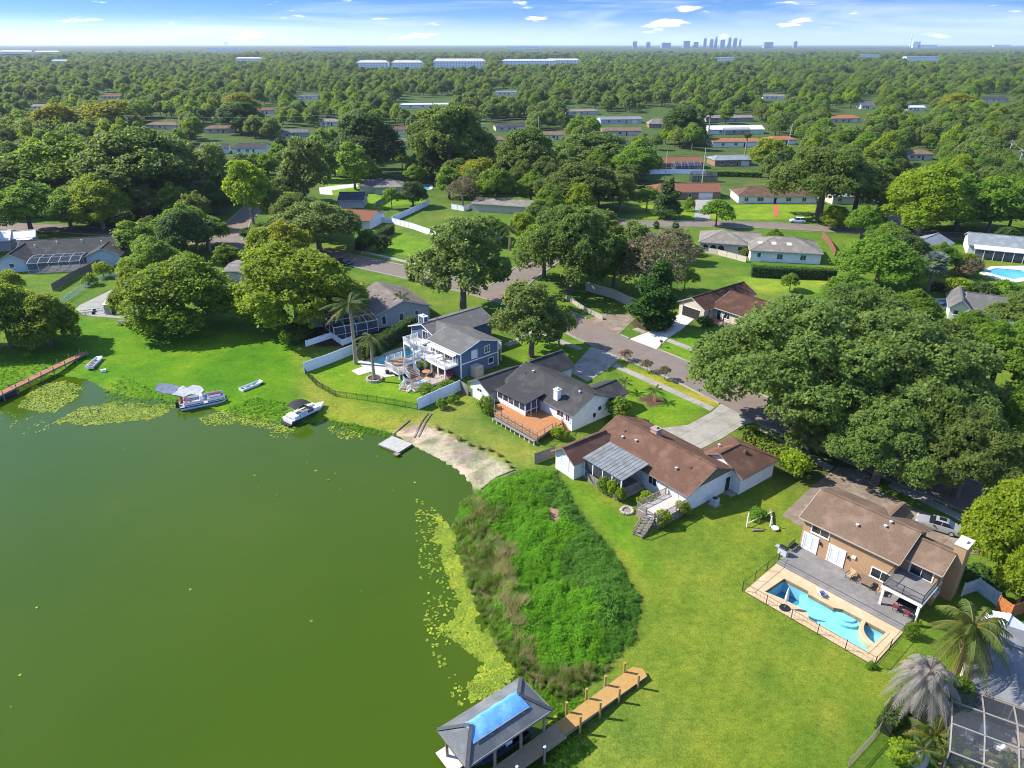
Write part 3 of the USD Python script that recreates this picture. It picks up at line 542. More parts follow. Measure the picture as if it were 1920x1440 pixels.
def pool(name, label, poly, deck, z=.1, deckm=None, shallow=1.1, deep=2.0, deep_dir=None):
    """A dug pool: deck with the pool cut out of it, walls, floor, water."""
    c = poly.centroid; o = np.array([c.x, c.y]); L = lambda g: shapely.affinity.translate(g, -o[0], -o[1])
    t = thing(name, label, 'swimming pool', (*o, 0))
    part(t, 'pool_deck', slab(L(deck.difference(poly)), -.35, z), deckm or copingm)
    part(t, 'coping', slab(L(poly.buffer(.28).difference(poly)), -.3, z + .035), deckm or copingm)
    part(t, 'basin_wall', slab(L(poly.buffer(.27).difference(poly.buffer(.004))), -deep - .2, -.302), pooltile)
    if deep_dir is None: part(t, 'basin_floor', slab(L(poly.buffer(.1)), -shallow - .2, -shallow), pooltile)
    else:
        part(t, 'basin_floor', slab(L(poly.buffer(.1).difference(deep_dir)), -shallow - .2, -shallow), pooltile); part(t, 'deep_end_floor', slab(L(poly.buffer(.1).intersection(deep_dir)), -deep - .5, -deep - .3), M('deep_plaster', (.06, .26, .42), (.05, .23, .38), .7, .6))
    wv, wf = trimesh.creation.triangulate_polygon(L(poly.buffer(-.004)), engine='earcut')
    wv = np.c_[wv, np.full(len(wv), -.13)]; up = np.cross(wv[wf[:, 1]] - wv[wf[:, 0]], wv[wf[:, 2]] - wv[wf[:, 0]])[:, 2] < 0; wf[up] = wf[up][:, ::-1]
    part(t, 'water', (wv, wf), water_pool)
    return t

# ---------------------------------------------------------------- the brown roofed white house by the marsh
BR_O, BR_R = (16.77, 77.16), -52.73
t = thing('ranch_house', 'white one storey house with a long red brown shingle roof beside the tall marsh weeds', 'house', BR_O, BR_R)
TRIM[0] = M('brown_trim', (.25, .17, .125), (.2, .135, .1), 2, .7)
gable_mass(t, wallwhite, rf_brown, -9.5, 6.9, .45, 9.7, 2.85, 4.85, go=.4)
gable_mass(t, wallwhite, rf_brown, -10.6, -6.9, -5.6, 1.2, 2.85, 4.1, axis='v', go=.5)
gable_mass(t, wallwhite, rf_brown, 1.55, 8.4, 8.9, 16.1, 2.75, 4.45, axis='v', hip=(0, 3.5))
part(t, 'gable_siding', hull([(6.93, 1.2, 3.0), (6.93, 9.0, 3.0), (6.93, 5.07, 4.75), (6.96, 1.2, 3.0), (6.96, 9.0, 3.0), (6.96, 5.07, 4.75)]), M('brown_siding', (.16, .125, .085), (.13, .1, .07), 2, .8, stretch=(1, 1, 6)))
r = part(t, 'porch_roof', hull([(-6.75, -4.3, 2.95), (.3, -4.1, 2.95), (.3, .6, 3.62), (-6.75, .6, 3.62), (-6.75, -4.3, 3.05), (.3, -4.1, 3.05), (.3, .6, 3.74), (-6.75, .6, 3.74)]), rf_metal)
part(r, 'roof_rib', [beam((-6.7 + k * .59, -4.25, 3.075), (-6.7 + k * .59, .55, 3.76), .03, .03) for k in range(1, 12)], M('porch_rib', (.22, .235, .235), (.17, .18, .18), 1.3, .5))
for k, u in enumerate((-6.6, -5.0, -3.2, -1.5, .12)): part(t, 'porch_post', beam((u, -4.0, 0), (u, -4.0, 2.96), .13), white)
for a, b in ((-6.5, -5.1), (-4.9, -3.3), (-3.1, -1.6), (-1.4, .0)): part(t, 'porch_screen', bx(a, b, -4.02, -4.0, 1.25, 2.9), insect)
part(t, 'porch_floor', bx(-6.7, .2, -4.1, .4, -.1, .35), concrete)
for a, b in ((-5.6, -4.25), (-4.2, -2.85), (-2.8, -1.45), (-1.4, -.05)): part(t, 'porch_skirt_panel', bx(a, b, -4.42, -4.36, 0, 1.35), wood_old)
part(t, 'porch_side_panel', bx(.0, .06, -4.4, -.2, 0, 1.5), wood_old)
chimney(t, -3.2, 5.6, 1.05, 1.05, 3.6, 5.6, M('chimney_brick', (.36, .29, .23), (.27, .2, .16), 5, .9, bump=.3))
window(t, (-8.75, -5.6, 1.1), (0, -1), 1.5, 1.5, cols=1, rows=4, pane=curtain)
window(t, (1.3, .45, 1.2), (0, -1), 1.3, 1.1); window(t, (-4.3, .45, 1.0), (0, -1), 1.8, 1.2)
window(t, (4.5, .45, .6), (0, -1), 1.9, 1.9, cols=3, pane=curtain)
window(t, (6.9, 7.2, 1.7), (1, 0), 1.0, .6, pane=curtain)
door(t, (6.9, 8.35, .1), (1, 0), .95, 2.05)
part(t, 'door_step', bx(6.95, 8.2, 7.7, 8.85, -.1, .12), concrete)
vents(t, [(-6.2, 2.4, 3.75), (-4.2, 2.9, 3.95), (3.4, 2.2, 3.7), (2.9, 11.3, 3.6)]); box_vents(t, [(-6.9, 3.5, 4.25), (4.6, 3.4, 4.2), (6.2, 12.3, 4.1)], rf_brown)
for u0 in (-7.6, 3.9):
    part(t, 'roof_patch', [beam((u0, 3.4, 4.22), (u0 + .1, 1.9, 3.58), .12, .03), beam((u0 + .9, 3.4, 4.22), (u0 + 1.0, 1.9, 3.58), .12, .03), beam((u0, 3.42, 4.24), (u0 + .9, 3.42, 4.24), .12, .03)], M('pale_flashing', (.34, .22, .17), (.28, .18, .14), 3, .8))
dk = thing('wooden_deck', 'small vine grown raised deck with stairs on the lake side of the brown roofed house', 'deck', BR_O, BR_R)
deck_boards(dk, [(3.7, -4.9), (7.0, -4.9), (7.0, .38), (3.7, .38)], 1.2, M('bleached_boards', (.5, .45, .39), (.42, .37, .32), 2, .85), 90)
part(dk, 'skirt', [bx(3.7, 7.0, -4.88, -4.82, 0, 1.15), bx(6.94, 7.0, -4.8, .3, 0, 1.15), bx(3.7, 3.76, -4.8, .3, 0, 1.15)], wood_old)
railing(dk, [(3.75, .2), (3.75, -4.85), (5.2, -4.85)], 1.2, .9, wood_old, .16); railing(dk, [(6.5, -4.85), (6.95, -4.85), (6.95, .2)], 1.2, .9, wood_old, .16)
stairs(dk, (6.6, -7.6), (5.9, -4.92), 0, 1.2, 1.25, wood_old, 7)
railing(dk, [(7.2, -7.5), (6.55, -4.95)], 0, .9, wood_old, .3, zs=[.05, 1.2]); railing(dk, [(5.95, -7.7), (5.25, -4.95)], 0, .9, wood_old, .3, zs=[.05, 1.2])
ac = thing('air_conditioner', 'grey air conditioning unit on a pad by the end wall of the brown roofed house', 'air conditioner', to_world(BR_O, BR_R, [(7.9, 4.7)])[0], BR_R)
part(ac, 'pad', bx(-.6, .6, -.6, .6, -.05, .08), concrete); part(ac, 'casing', bx(-.42, .42, -.42, .42, .083, .95), galv); part(ac, 'fan_grille', tube([(0, 0, .952), (0, 0, .99)], .33, 16), blackmetal)
part(ac, 'louvres', [bx(-.44, .44, -.44, .44, .2 + k * .12, .24 + k * .12) for k in range(6)], alu)
pit = thing('fire_pit', 'round stone fire pit on the grass beside the vine grown deck', 'fire pit', to_world(BR_O, BR_R, [(2.3, -5.0)])[0])
for k in range(14):
    a = k * 2 * math.pi / 14
    part(pit, 'stone', turn(shift(ico((0, 0, .12), (.24, .2, .2)), (.72 * math.cos(a), .72 * math.sin(a), rng.uniform(-.03, .05))), rng.uniform(-6, 6)), stone)
part(pit, 'ash', tube([(0, 0, -.05), (0, 0, .07)], .62, 14), wood_old)

# ---------------------------------------------------------------- charcoal roofed house with the orange deck
DK_O, DK_R = (4.28, 97.04), -49.73
t = thing('ranch_house', 'white house with charcoal roof, white chimney and screened porch above an orange deck', 'house', DK_O, DK_R)
TRIM[0] = M('grey_trim', (.16, .16, .16), (.12, .12, .12), 2, .7)
gable_mass(t, wallwhite, rf_dark, -8.4, 6.6, .5, 8.9, 2.95, 4.75, go=.35)
gable_mass(t, wallwhite, rf_dark, -12.7, -8.0, -3.7, 4.2, 2.5, 3.6, axis='v', go=.3)
gable_mass(t, wallwhite, rf_dark, -11.6, -6.2, 6.0, 12.9, 2.8, 4.5, axis='v', go=.35)
gable_mass(t, wallwhite, rf_dark, 1.6, 6.5, 8.5, 12.3, 2.7, 3.75, axis='v', go=.35, trims=False)
part(t, 'porch_roof', hull([(-6.9, -3.3, 2.98), (.1, -3.1, 2.98), (.1, .9, 3.62), (-6.9, .9, 3.62), (-6.9, -3.3, 3.1), (.1, -3.1, 3.1), (.1, .9, 3.74), (-6.9, .9, 3.74)]), rf_dark)
for u in (-6.7, -5.4, -4.1, -2.8, -1.5, -.15): part(t, 'porch_post', beam((u, -2.85, 1.0), (u, -2.85, 2.98), .12), white)
for v in (-1.7, -.6): part(t, 'porch_post', beam((-.15, v, 1.0), (-.15, v, 3.1), .1), white)
for a, b in zip((-6.6, -5.3, -4.0, -2.7, -1.4), (-5.5, -4.2, -2.9, -1.6, -.25)):
    part(t, 'porch_screen', bx(a, b, -2.87, -2.85, 1.7, 2.95), insect); part(t, 'porch_kick_panel', bx(a, b, -2.88, -2.84, 1.02, 1.68), wallwhite)
part(t, 'porch_rail', [bx(-6.64, -.22, -2.9, -2.82, 1.68, 1.76), bx(-.2, -.1, -2.8, -.3, 1.68, 1.76)], white)
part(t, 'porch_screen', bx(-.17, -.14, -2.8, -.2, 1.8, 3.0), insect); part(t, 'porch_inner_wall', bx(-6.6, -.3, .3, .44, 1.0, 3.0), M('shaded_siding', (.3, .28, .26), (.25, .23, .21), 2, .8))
ch = chimney(t, 2.3, 1.4, .85, .75, 3.0, 5.0, wallwhite, white)
window(t, (4.0, .5, 1.5), (0, -1), 1.3, .9); window(t, (5.6, .5, 1.4), (0, -1), .8, 1.0)
window(t, (6.6, 6.3, 1.6), (1, 0), .8, .7, cols=1); window(t, (-10.3, -3.7, 1.6), (0, -1), 1.1, .5)
part(t, 'meter_box', bx(6.61, 6.8, 4.9, 5.3, .9, 1.5), blackmetal)
vents(t, [(-5.6, 3.6, 4.35), (4.6, 3.8, 4.45)]); box_vents(t, [(-6.6, 3.0, 4.0)])
part(t, 'side_gutter', beam((6.98, .0, 2.78), (6.7, .5, .1), .09), white)
dk = thing('wooden_deck', 'long orange wooden deck on posts below the charcoal roofed house', 'deck', DK_O, DK_R)
D = [(-5.9, -4.2), (-3.6, -6.1), (6.1, -6.1), (4.9, .3), (-5.9, .3)]
deck_boards(dk, D, 1.0, wood_orange, 0)
part(dk, 'rim_joist', [beam((*D[0], .82), (*D[1], .82), .06, .26), beam((*D[1], .82), (*D[2], .82), .06, .26), beam((*D[2], .82), (*D[3], .82), .06, .26)], wood_old)
part(dk, 'bench_board', beam((-3.3, -6.45, .62), (6.0, -6.45, .62), .5, .06), wood_old)
posts(dk, [(-3.4 + k * 1.05, -5.95) for k in range(10)], -.1, .7, .14, wood_old, 'deck_post')
posts(dk, [(-3.4 + k * 1.05, -6.6) for k in range(10)], -.1, .6, .09, white, 'bench_post')
railing(dk, [D[0], D[1], D[2], (5.55, -2.6)], 1.0, .95, wood_old, .8, .1, 1.5, bal=.03)
stairs(dk, (6.9, -1.5), (5.4, -1.2), 0, 1.0, 1.2, wood_orange, 5)
railing(dk, [(7.0, -.8), (5.4, -.5)], 0, .95, wood_orange, .3, zs=[.05, 1.0]); railing(dk, [(6.9, -2.2), (5.5, -1.9)], 0, .95, wood_orange, .3, zs=[.05, 1.0])

# ---------------------------------------------------------------- blue house with white stairs and balconies
t = thing('blue_house', 'two storey slate blue house with white trim, balconies and outdoor stairs over a pool', 'house', BLUE_O, BLUE_R)
TRIM[0] = white
gable_mass(t, wallblue, rf_grey, 0, 8.5, 0, 8.55, 4.75, 6.05, axis='v', go=.4)
part(t, 'roof', hull([(1.6, 8.7, 5.3), (4.25, 8.7, 6.235), (8.7, 8.7, 4.85), (4.25, 12.3, 6.235), (1.6, 9.1, 5.3), (8.7, 9.1, 4.9), (4.25, 8.7, 5.2)]), rf_grey)
gable_mass(t, wallblue, rf_grey, 1.4, 14.5, 8.7, 16.3, 4.75, 6.1, axis='u', go=.4)
part(t, 'belt_trim', [bx(-.03, 8.53, -.035, .05, 2.5, 2.68), bx(8.46, 8.54, .05, 8.6, 2.5, 2.68)], white)
part(t, 'corner_board', [bx(-.04, .14, -.04, .14, 0, 4.7), bx(8.36, 8.54, -.04, .14, 0, 4.7), bx(1.36, 1.5, 8.66, 8.8, 2.7, 4.7), bx(1.36, 1.5, 16.2, 16.34, 0, 4.7)], white)
window(t, (3.0, 0, 3.1), (0, -1), 1.15, 1.3, rows=2, cols=1, pane=curtain); window(t, (5.9, 0, 3.3), (0, -1), 1.15, 1.2, rows=2)
window(t, (6.7, 0, 1.0), (0, -1), 1.1, 1.0, cols=1)
for v in (2.0, 3.7, 5.5, 7.2): window(t, (0, v, 2.75), (-1, 0), 1.25, 1.75, name='glass_door', sill=False)
window(t, (1.4, 11.9, 3.3), (-1, 0), 1.6, 1.6, name='glass_door', sill=False); window(t, (1.4, 12.6, 1.0), (-1, 0), 1.8, 1.2)
part(t, 'awning', hull([(-.1, .6, 4.35), (-.1, 8.0, 4.35), (-1.2, .6, 4.15), (-1.2, 8.0, 4.15), (-.1, .6, 4.45), (-.1, 8.0, 4.45), (-1.2, .6, 4.23), (-1.2, 8.0, 4.23)]), white)
for v in (.7, 3.1, 5.5, 7.9): part(t, 'awning_post', beam((-1.1, v, 2.7), (-1.1, v, 4.17), .1), white)
chimney(t, 2.6, 14.0, .9, 1.5, 5.2, 7.0, wallblue, white)
part(t, 'chimney_trim', [beam((2.16 + a * .88, 13.26 + b * 1.48, 5.4), (2.16 + a * .88, 13.26 + b * 1.48, 6.98), .13) for a in (0, 1) for b in (0, 1)], white)
box_vents(t, [(5.3, 13.3, 5.9)])
dk = thing('balcony_deck', 'white railed timber terraces and stairs stepping down from the blue house to the pool', 'deck', BLUE_O, BLUE_R)
tanb = M('tan_boards', (.44, .29, .18), (.36, .23, .14), 1.5, .8); palb = M('pale_boards', (.6, .56, .5), (.52, .48, .43), 1.5, .8)
def terrace(poly, z, mat, pts=None, post=None, name='deck_boards'):
    deck_boards(dk, poly, z, mat, 0, .2, name); P = Polygon(poly)
    c = list(P.exterior.coords); part(dk, 'rim_board', [beam((*c[k], z - .16), (*c[k + 1], z - .16), .07, .3) for k in range(len(c) - 1)], white)
    if post: posts(dk, post, 0, z - .05, .2, white, 'deck_post')
terrace([(-3.0, .6), (-.05, .6), (-.05, 8.5), (-3.0, 8.5)], 2.62, palb, post=[(-2.85, .75), (-2.85, 2.7), (-2.85, 4.6), (-2.85, 6.5), (-2.85, 8.3)])
terrace([(-2.0, 11.0), (1.35, 11.0), (1.35, 14.2), (-2.0, 14.2)], 3.1, palb, post=[(-1.9, 11.1), (-1.9, 14.1)])
terrace([(-.05, 8.5), (-1.2, 8.5), (-1.2, 11.0), (1.35, 11.0), (1.35, 8.66), (-.05, 8.66)], 2.62, palb)
terrace([(-8.2, 6.7), (-4.6, 6.7), (-3.4, 8.6), (-3.4, 12.6), (-6.6, 12.6), (-8.2, 10.9)], 1.2, tanb, post=[(-8.0, 6.9), (-8.0, 10.7), (-6.5, 12.4)])
terrace([(-9.0, 1.0), (-2.6, .8), (-.1, 2.2), (-.1, 6.4), (-6.0, 6.6), (-8.4, 5.2)], .38, tanb)
railing(dk, [(-.1, .65), (-2.95, .65), (-2.95, 6.6)], 2.62); railing(dk, [(-2.95, 8.0), (-2.95, 8.45), (-1.2, 8.5), (-1.2, 9.6)], 2.62)
railing(dk, [(-.4, 11.05), (-1.95, 11.05), (-1.95, 14.15), (1.3, 14.15)], 3.1)
railing(dk, [(-7.0, 6.75), (-8.15, 6.75), (-8.15, 10.9), (-6.6, 12.55), (-3.5, 12.55)], 1.2); railing(dk, [(-4.9, 6.75), (-4.6, 6.75), (-3.5, 8.5)], 1.2)
railing(dk, [(-7.9, 1.05), (-2.65, .85)], .38); railing(dk, [(-9.0, 2.0), (-7.9, 1.05)], .38)
stairs(dk, (-5.4, 9.2), (-3.0, 7.3), 1.2, 2.62, 1.15, tanb, 8, white)
railing(dk, [(-5.7, 8.75), (-3.2, 6.7)], 0, .95, white, zs=[1.25, 2.62]); railing(dk, [(-5.0, 9.8), (-2.7, 7.9)], 0, .95, white, zs=[1.25, 2.62])
stairs(dk, (-1.0, 9.5), (-.7, 11.1), 2.62, 3.1, 1.1, palb, 3, white); railing(dk, [(-1.5, 9.4), (-1.3, 11.0)], 0, .9, white, zs=[2.62, 3.1])
stairs(dk, (-6.1, 5.2), (-6.1, 6.8), .38, 1.2, 1.8, tanb, 5, white); railing(dk, [(-7.05, 5.1), (-7.05, 6.75)], 0, .9, white, zs=[.4, 1.2]); railing(dk, [(-5.1, 5.1), (-5.1, 6.75)], 0, .9, white, zs=[.4, 1.2])
stairs(dk, (-10.2, 2.6), (-8.7, 3.2), 0, .38, 1.7, tanb, 3, white); railing(dk, [(-10.4, 3.4), (-8.6, 4.2), (-8.3, 5.3)], 0, .9, white, zs=[.05, .4, .4]); railing(dk, [(-10.0, 1.8), (-8.95, 2.1)], 0, .9, white, zs=[.05, .4])
def bl(u, v): return to_world(BLUE_O, BLUE_R, [(u, v)])[0]
t = thing('balcony', 'small white railed balcony on the street side of the blue house', 'balcony', BLUE_O, BLUE_R)
part(t, 'floor', bx(8.56, 10.2, 1.0, 6.0, 2.4, 2.6), white); railing(t, [(8.6, 1.05), (10.15, 1.05), (10.15, 5.95), (8.6, 5.95)], 2.6); posts(t, [(10.1, 1.1), (10.1, 5.9)], 0, 2.39, .14, white)
t = thing('garden_shed', 'small beige vinyl shed with curved roof against the blue wall', 'shed', BLUE_O, BLUE_R)
shedm = M('beige_resin', (.5, .43, .34), (.44, .37, .29), 2, .6)
arch = [(1.9 + .95 * (1 - math.cos(a)), 1.75 + .35 * math.sin(a)) for a in np.linspace(0, math.pi, 9)]
part(t, 'wall', bx(1.95, 3.75, -1.5, -.15, 0, 1.75), shedm); part(t, 'roof', hull([(x, y, z) for x, z in arch for y in (-1.6, -.1)]), shedm)
for k in (0, 1): part(t, 'door', bx(2.0 + k * .88, 2.83 + k * .88, -1.53, -1.5, .05, 1.7), M('shed_door', (.42, .34, .26), (.37, .3, .23), 2, .6))
# furniture on the terraces
def chair(name, label, loc, rot, seat, frame, group=None, w=.55):
    t = thing(name, label, 'chair', loc, rot, group)
    part(t, 'seat', bx(-w / 2, w / 2, -w / 2, w / 2, .4, .46), seat); part(t, 'backrest', hull([(-w / 2, w / 2 - .04, .46), (w / 2, w / 2 - .04, .46), (-w / 2, w / 2 + .14, 1.0), (w / 2, w / 2 + .14, 1.0), (-w / 2, w / 2 + .02, .46), (w / 2, w / 2 + .02, .46), (-w / 2, w / 2 + .19, 1.0), (w / 2, w / 2 + .19, 1.0)]), seat)
    for a in (-1, 1):
        for b in (-1, 1): part(t, 'leg', beam((a * (w / 2 - .03), b * (w / 2 - .03), 0), (a * (w / 2 - .03), b * (w / 2 - .03), .4), .045), frame)
        part(t, 'armrest', [beam((a * w / 2, -w / 2, .64), (a * w / 2, w / 2 + .05, .66), .05, .04), beam((a * w / 2, -w / 2 + .04, .46), (a * w / 2, -w / 2 + .04, .64), .04)], frame)
def table(name, label, loc, rot, top, legm, L=1.4, Wd=.9, h=.74, round_=False):
    t = thing(name, label, 'table', loc, rot)
    part(t, 'tabletop', tube([(0, 0, h - .04), (0, 0, h)], L / 2, 18) if round_ else bx(-L / 2, L / 2, -Wd / 2, Wd / 2, h - .05, h), top)
    for a in (-1, 1):
        for b in (-1, 1): part(t, 'leg', beam((a * L * .36, b * Wd * .36, 0), (a * L * .36, b * Wd * .36, h - .05), .06), legm)
table('patio_table', 'pale patio table on the upper white balcony of the blue house', (*bl(-1.5, 4.3), 2.62), BLUE_R, white, white, 1.5, .9)
for k, (u, v, a) in enumerate(((-1.5, 3.1, 180), (-1.5, 5.5, 0), (-2.4, 4.3, 90))): chair('patio_chair', 'pale patio chair at the upper balcony table of the blue house, ' + ('end nearest the lake', 'end nearest the pool', 'side facing the railing')[k], (*bl(u, v), 2.62), BLUE_R + a, palb, white, 'chairs at the upper balcony table')
table('coffee_table', 'white low table on the lowest tan terrace of the blue house', (*bl(-6.8, 2.3), .38), BLUE_R, white, white, 1.8, 1.0, .45)
t = thing('hammock_chair', 'red cushioned lounge chair under the blue house balcony', 'chair', (*bl(-1.2, 2.2), 0), BLUE_R); part(t, 'cushion', hull([(-.4, -.9, .42), (.4, -.9, .42), (-.4, .4, .42), (.4, .4, .42), (-.4, 1.0, 1.0), (.4, 1.0, 1.0), (-.4, -.9, .52), (.4, -.9, .52), (-.4, .35, .54), (.4, .35, .54)]), M('red_cushion', (.5, .03, .06), (.42, .025, .05), 2, .8)); part(t, 'frame', [beam((a, -.8, 0), (a, -.8, .42), .05) for a in (-.35, .35)] + [beam((a, .6, 0), (a, .6, .6), .05) for a in (-.35, .35)], alu)
table('dining_table', 'round tan table on the lower terrace under the balcony of the blue house', (*bl(-4.0, 4.6), .38), 0, wood_orange, wood_old, 1.5, 1.0, .72, True)
for k, (u, v, a) in enumerate(((-4.0, 5.75, 0), (-4.0, 3.45, 180))): chair('patio_chair', ('dark' if k else 'black') + ' patio chair at the round tan table, ' + ('pool side' if k == 0 else 'lake side'), (*bl(u, v), .38), BLUE_R + a, black, blackmetal)
pool('blue_house_pool', 'deep blue swimming pool between the tall hedge and the blue house', pool_blue, Polygon(to_world(BLUE_O, BLUE_R, [(-9.6, 18.2), (-9.9, 12.9), (-9.4, 9.3), (-7.8, 8.6), (-6.0, 11.8), (2.4, 11.9), (2.8, 18.6)])), .08, whitepatio, 1.5, 2.0)
solo('patio', slab(Polygon(to_world(BLUE_O, BLUE_R, [(-12.2, 15.6), (-12.3, 13.0), (-9.95, 12.9), (-9.65, 15.8)])), -.1, .07), whitepatio, 'white concrete pad on the lawn beside the blue house pool', 'patio')
t = thing('patio_pot', 'dark round planter pot on the white pool deck of the blue house', 'planter', (*bl(-8.3, 10.2), .08)); part(t, 'pot', tube([(0, 0, 0), (0, 0, .25), (0, 0, .6)], [.22, .34, .38], 12), blackmetal); part(t, 'soil', tube([(0, 0, .6), (0, 0, .62)], .33, 12), mulch)

# ---------------------------------------------------------------- tan house with the long pool
def tn(u, v): return to_world(TAN_O, TAN_R, [(u, v)])[0]
t = thing('tan_house', 'two storey tan stucco house with brown shingles above the long pool', 'house', TAN_O, TAN_R)
TRIM[0] = M('pale_trim', (.4, .34, .27), (.35, .29, .23), 2, .6)
gable_mass(t, walltan, rf_tan, 0, 9.95, .42, 8.4, 4.45, 6.05, go=.45)
gable_mass(t, walltan, rf_tan, 10.0, 13.6, 1.9, 6.4, 4.45, 5.55, go=.35)
gable_mass(t, walltan, rf_tan, 5.6, 7.8, 5.0, 9.3, 4.6, 5.5, axis='v', go=.2, over=.25, trims=False)
for u, w in ((1.15, 1.5), (4.15, 1.6)):
    F = face_frame((u, .42, .42), (0, -1)); fr = part(t, 'french_door', [F(m) for m in (bx(-w / 2 - .16, -w / 2, -.03, .08, 0, 2.25), bx(w / 2, w / 2 + .16, -.03, .08, 0, 2.25), bx(-w / 2, w / 2, -.03, .08, 2.08, 2.25))], white)
    for s in (-1, 1):
        c = s * w / 4; lf = part(fr, 'door_leaf', [F(m) for m in (bx(c - w / 4 + .01, c - w / 4 + .17, -.02, .04, .01, 2.07), bx(c + w / 4 - .17, c + w / 4 - .01, -.02, .04, .01, 2.07), bx(c - w / 4 + .17, c + w / 4 - .17, -.02, .04, .01, .28), bx(c - w / 4 + .17, c + w / 4 - .17, -.02, .04, 1.9, 2.07))], white)
        part(fr, 'pane', F(bx(c - w / 4 + .17, c + w / 4 - .17, -.02, .015, .28, 1.9)), curtain)
window(t, (2.0, .42, 3.1), (0, -1), 1.9, .95, cols=2); window(t, (8.9, .42, 1.3), (0, -1), 1.9, 1.05, cols=2)
window(t, (12.0, 1.9, 2.8), (0, -1), 2.1, 1.42, name='sliding_door', sill=False, fw=.13); window(t, (13.6, 3.0, 1.0), (1, 0), 1.1, 1.2); window(t, (13.6, 3.1, 3.6), (1, 0), 1.0, .8, frame=walltan)
for u in (2.3, 5.4): part(t, 'wall_lamp', bx(u - .07, u + .07, .24, .4, 1.95, 2.3), blackmetal)
part(t, 'alarm_box', bx(5.75, 6.15, .27, .41, 2.3, 2.62), white)
chimney(t, 14.15, 5.1, 1.1, 1.9, 0, 6.7, walltan, M('chimney_crown', (.6, .57, .52), (.5, .47, .43), 2, .9))
vents(t, [(7.3, 3.2, 5.55), (5.0, 1.9, 5.05), (7.5, 3.9, 5.85)])
pass
b = thing('balcony', 'tan house balcony with black metal rails on white columns above the table', 'balcony', TAN_O, TAN_R)
deck_boards(b, [(9.97, -2.1), (13.7, -2.1), (13.7, 1.88), (9.97, 1.88)], 2.76, wood_grey, 0)
part(b, 'beam', [bx(9.9, 13.78, -2.2, -2.0, 2.42, 2.7), bx(13.6, 13.78, -1.98, 1.85, 2.42, 2.7), bx(9.9, 10.08, -1.98, .38, 2.42, 2.7)], white)
posts(b, [(10.15, -2.0), (13.55, -2.0)], .36, 2.42, .24, white, 'column')
for p, q in (((9.98, .3), (9.98, -2.05)), ((9.98, -2.05), (11.85, -2.05)), ((11.85, -2.05), (13.7, -2.05)), ((13.7, -2.05), (13.7, 1.8))):
    part(b, 'railing_post', beam((*q, 2.76), (*q, 3.85), .06), blackmetal)
    rl = part(b, 'railing', [beam((*p, 3.8), (*q, 3.8), .05), beam((*p, 2.88), (*q, 2.88), .04)], blackmetal); part(rl, 'wires', [beam((*p, 2.88 + k * .15), (*q, 2.88 + k * .15), .018) for k in range(1, 6)], blackmetal, kind='stuff')
d = thing('pool_terrace', 'grey timber terrace with long steps between the tan house and its pool', 'deck', TAN_O, TAN_R)
deck_boards(d, [(-.3, -3.2), (13.3, -3.2), (13.3, 1.85), (9.99, 1.85), (9.99, .4), (-.3, .4)], .36, wood_grey, 0, .16)
for k in range(3): part(d, 'step', bx(-.3, 13.3, -3.22 - .3 * (k + 1), -3.22 - .3 * k + .02, .02, .36 - .09 * (k + 1)), wood_grey)
pt = pool('swimming_pool', 'long turquoise pool with pale deck beside the tan house', pool_tan, Polygon(to_world(TAN_O, TAN_R, [(-.2, -10.4), (-.25, -3.9), (13.3, -3.9), (13.2, -10.2)])), .1, copingm, .8, 1.5, Polygon(to_world(TAN_O, TAN_R, [(0, -10), (0, -4.9), (3.3, -4.9), (4.2, -7), (3.2, -10)])))
cpt = pool_tan.centroid
def pl(pts): return [(x - cpt.x, y - cpt.y) for x, y in to_world(TAN_O, TAN_R, pts)]
part(pt, 'pool_step', slab(Polygon(pl([(8.4 + 1.5 * math.cos(a), -5.25 + 1.5 * math.sin(a)) for a in np.linspace(math.pi, 2 * math.pi, 12)])), -.79, -.5), pooltile)
part(pt, 'pool_step', slab(Polygon(pl([(8.4 + 1.0 * math.cos(a), -5.25 + 1.0 * math.sin(a)) for a in np.linspace(math.pi, 2 * math.pi, 12)])), -.499, -.3), pooltile)
part(pt, 'spa_wall', slab(LineString(pl([(12.2 + 2.1 * math.cos(a), -5.3 + 2.4 * math.sin(a)) for a in np.linspace(math.pi * 1.02, math.pi * 1.5, 12)])).buffer(.2), -1.1, .16), copingm)
0 and part(pt, 'bench_ledge', slab(Polygon(pl([(1.75, -5.6), (4.2, -5.5), (4.2, -6.2), (1.75, -6.25)])), -1.04, -.5), pooltile)
# umbrella, float, grill, rocking chairs
u = thing('closed_umbrella', 'closed white patio umbrella in a dark base at the lake side of the long pool', 'umbrella', (*tn(3.9, -9.55), .1))
part(u, 'pole', tube([(0, 0, 0), (0, 0, 2.7)], .03), alu); part(u, 'folded_canopy', tube([(0, 0, .95), (0, 0, 1.3), (0, 0, 2.2), (0, 0, 2.68)], [.14, .2, .12, .04], 9), M('grey_white_canvas', (.6, .58, .57), (.45, .43, .43), 5, .8, stretch=(6, 6, 1))); part(u, 'base', tube([(0, 0, 0), (0, 0, .12)], [.55, .5], 14), blackmetal)
fl = thing('pool_chair', 'blue and white folding beach chair on the deck beside the long pool', 'chair', (*tn(5.5, -4.95), .13), TAN_R + 150)
part(fl, 'seat', hull([(-.3, -.3, .3), (.3, -.3, .3), (.3, .3, .24), (-.3, .3, .24), (-.3, -.3, .33), (.3, -.3, .33), (.3, .3, .27), (-.3, .3, .27)]), M('blue_fabric', (.06, .09, .35), (.05, .07, .28), 2, .8)); part(fl, 'backrest', hull([(-.3, .3, .26), (.3, .3, .26), (.3, .62, .95), (-.3, .62, .95), (-.3, .33, .26), (.3, .33, .26), (.3, .65, .95), (-.3, .65, .95)]), white)
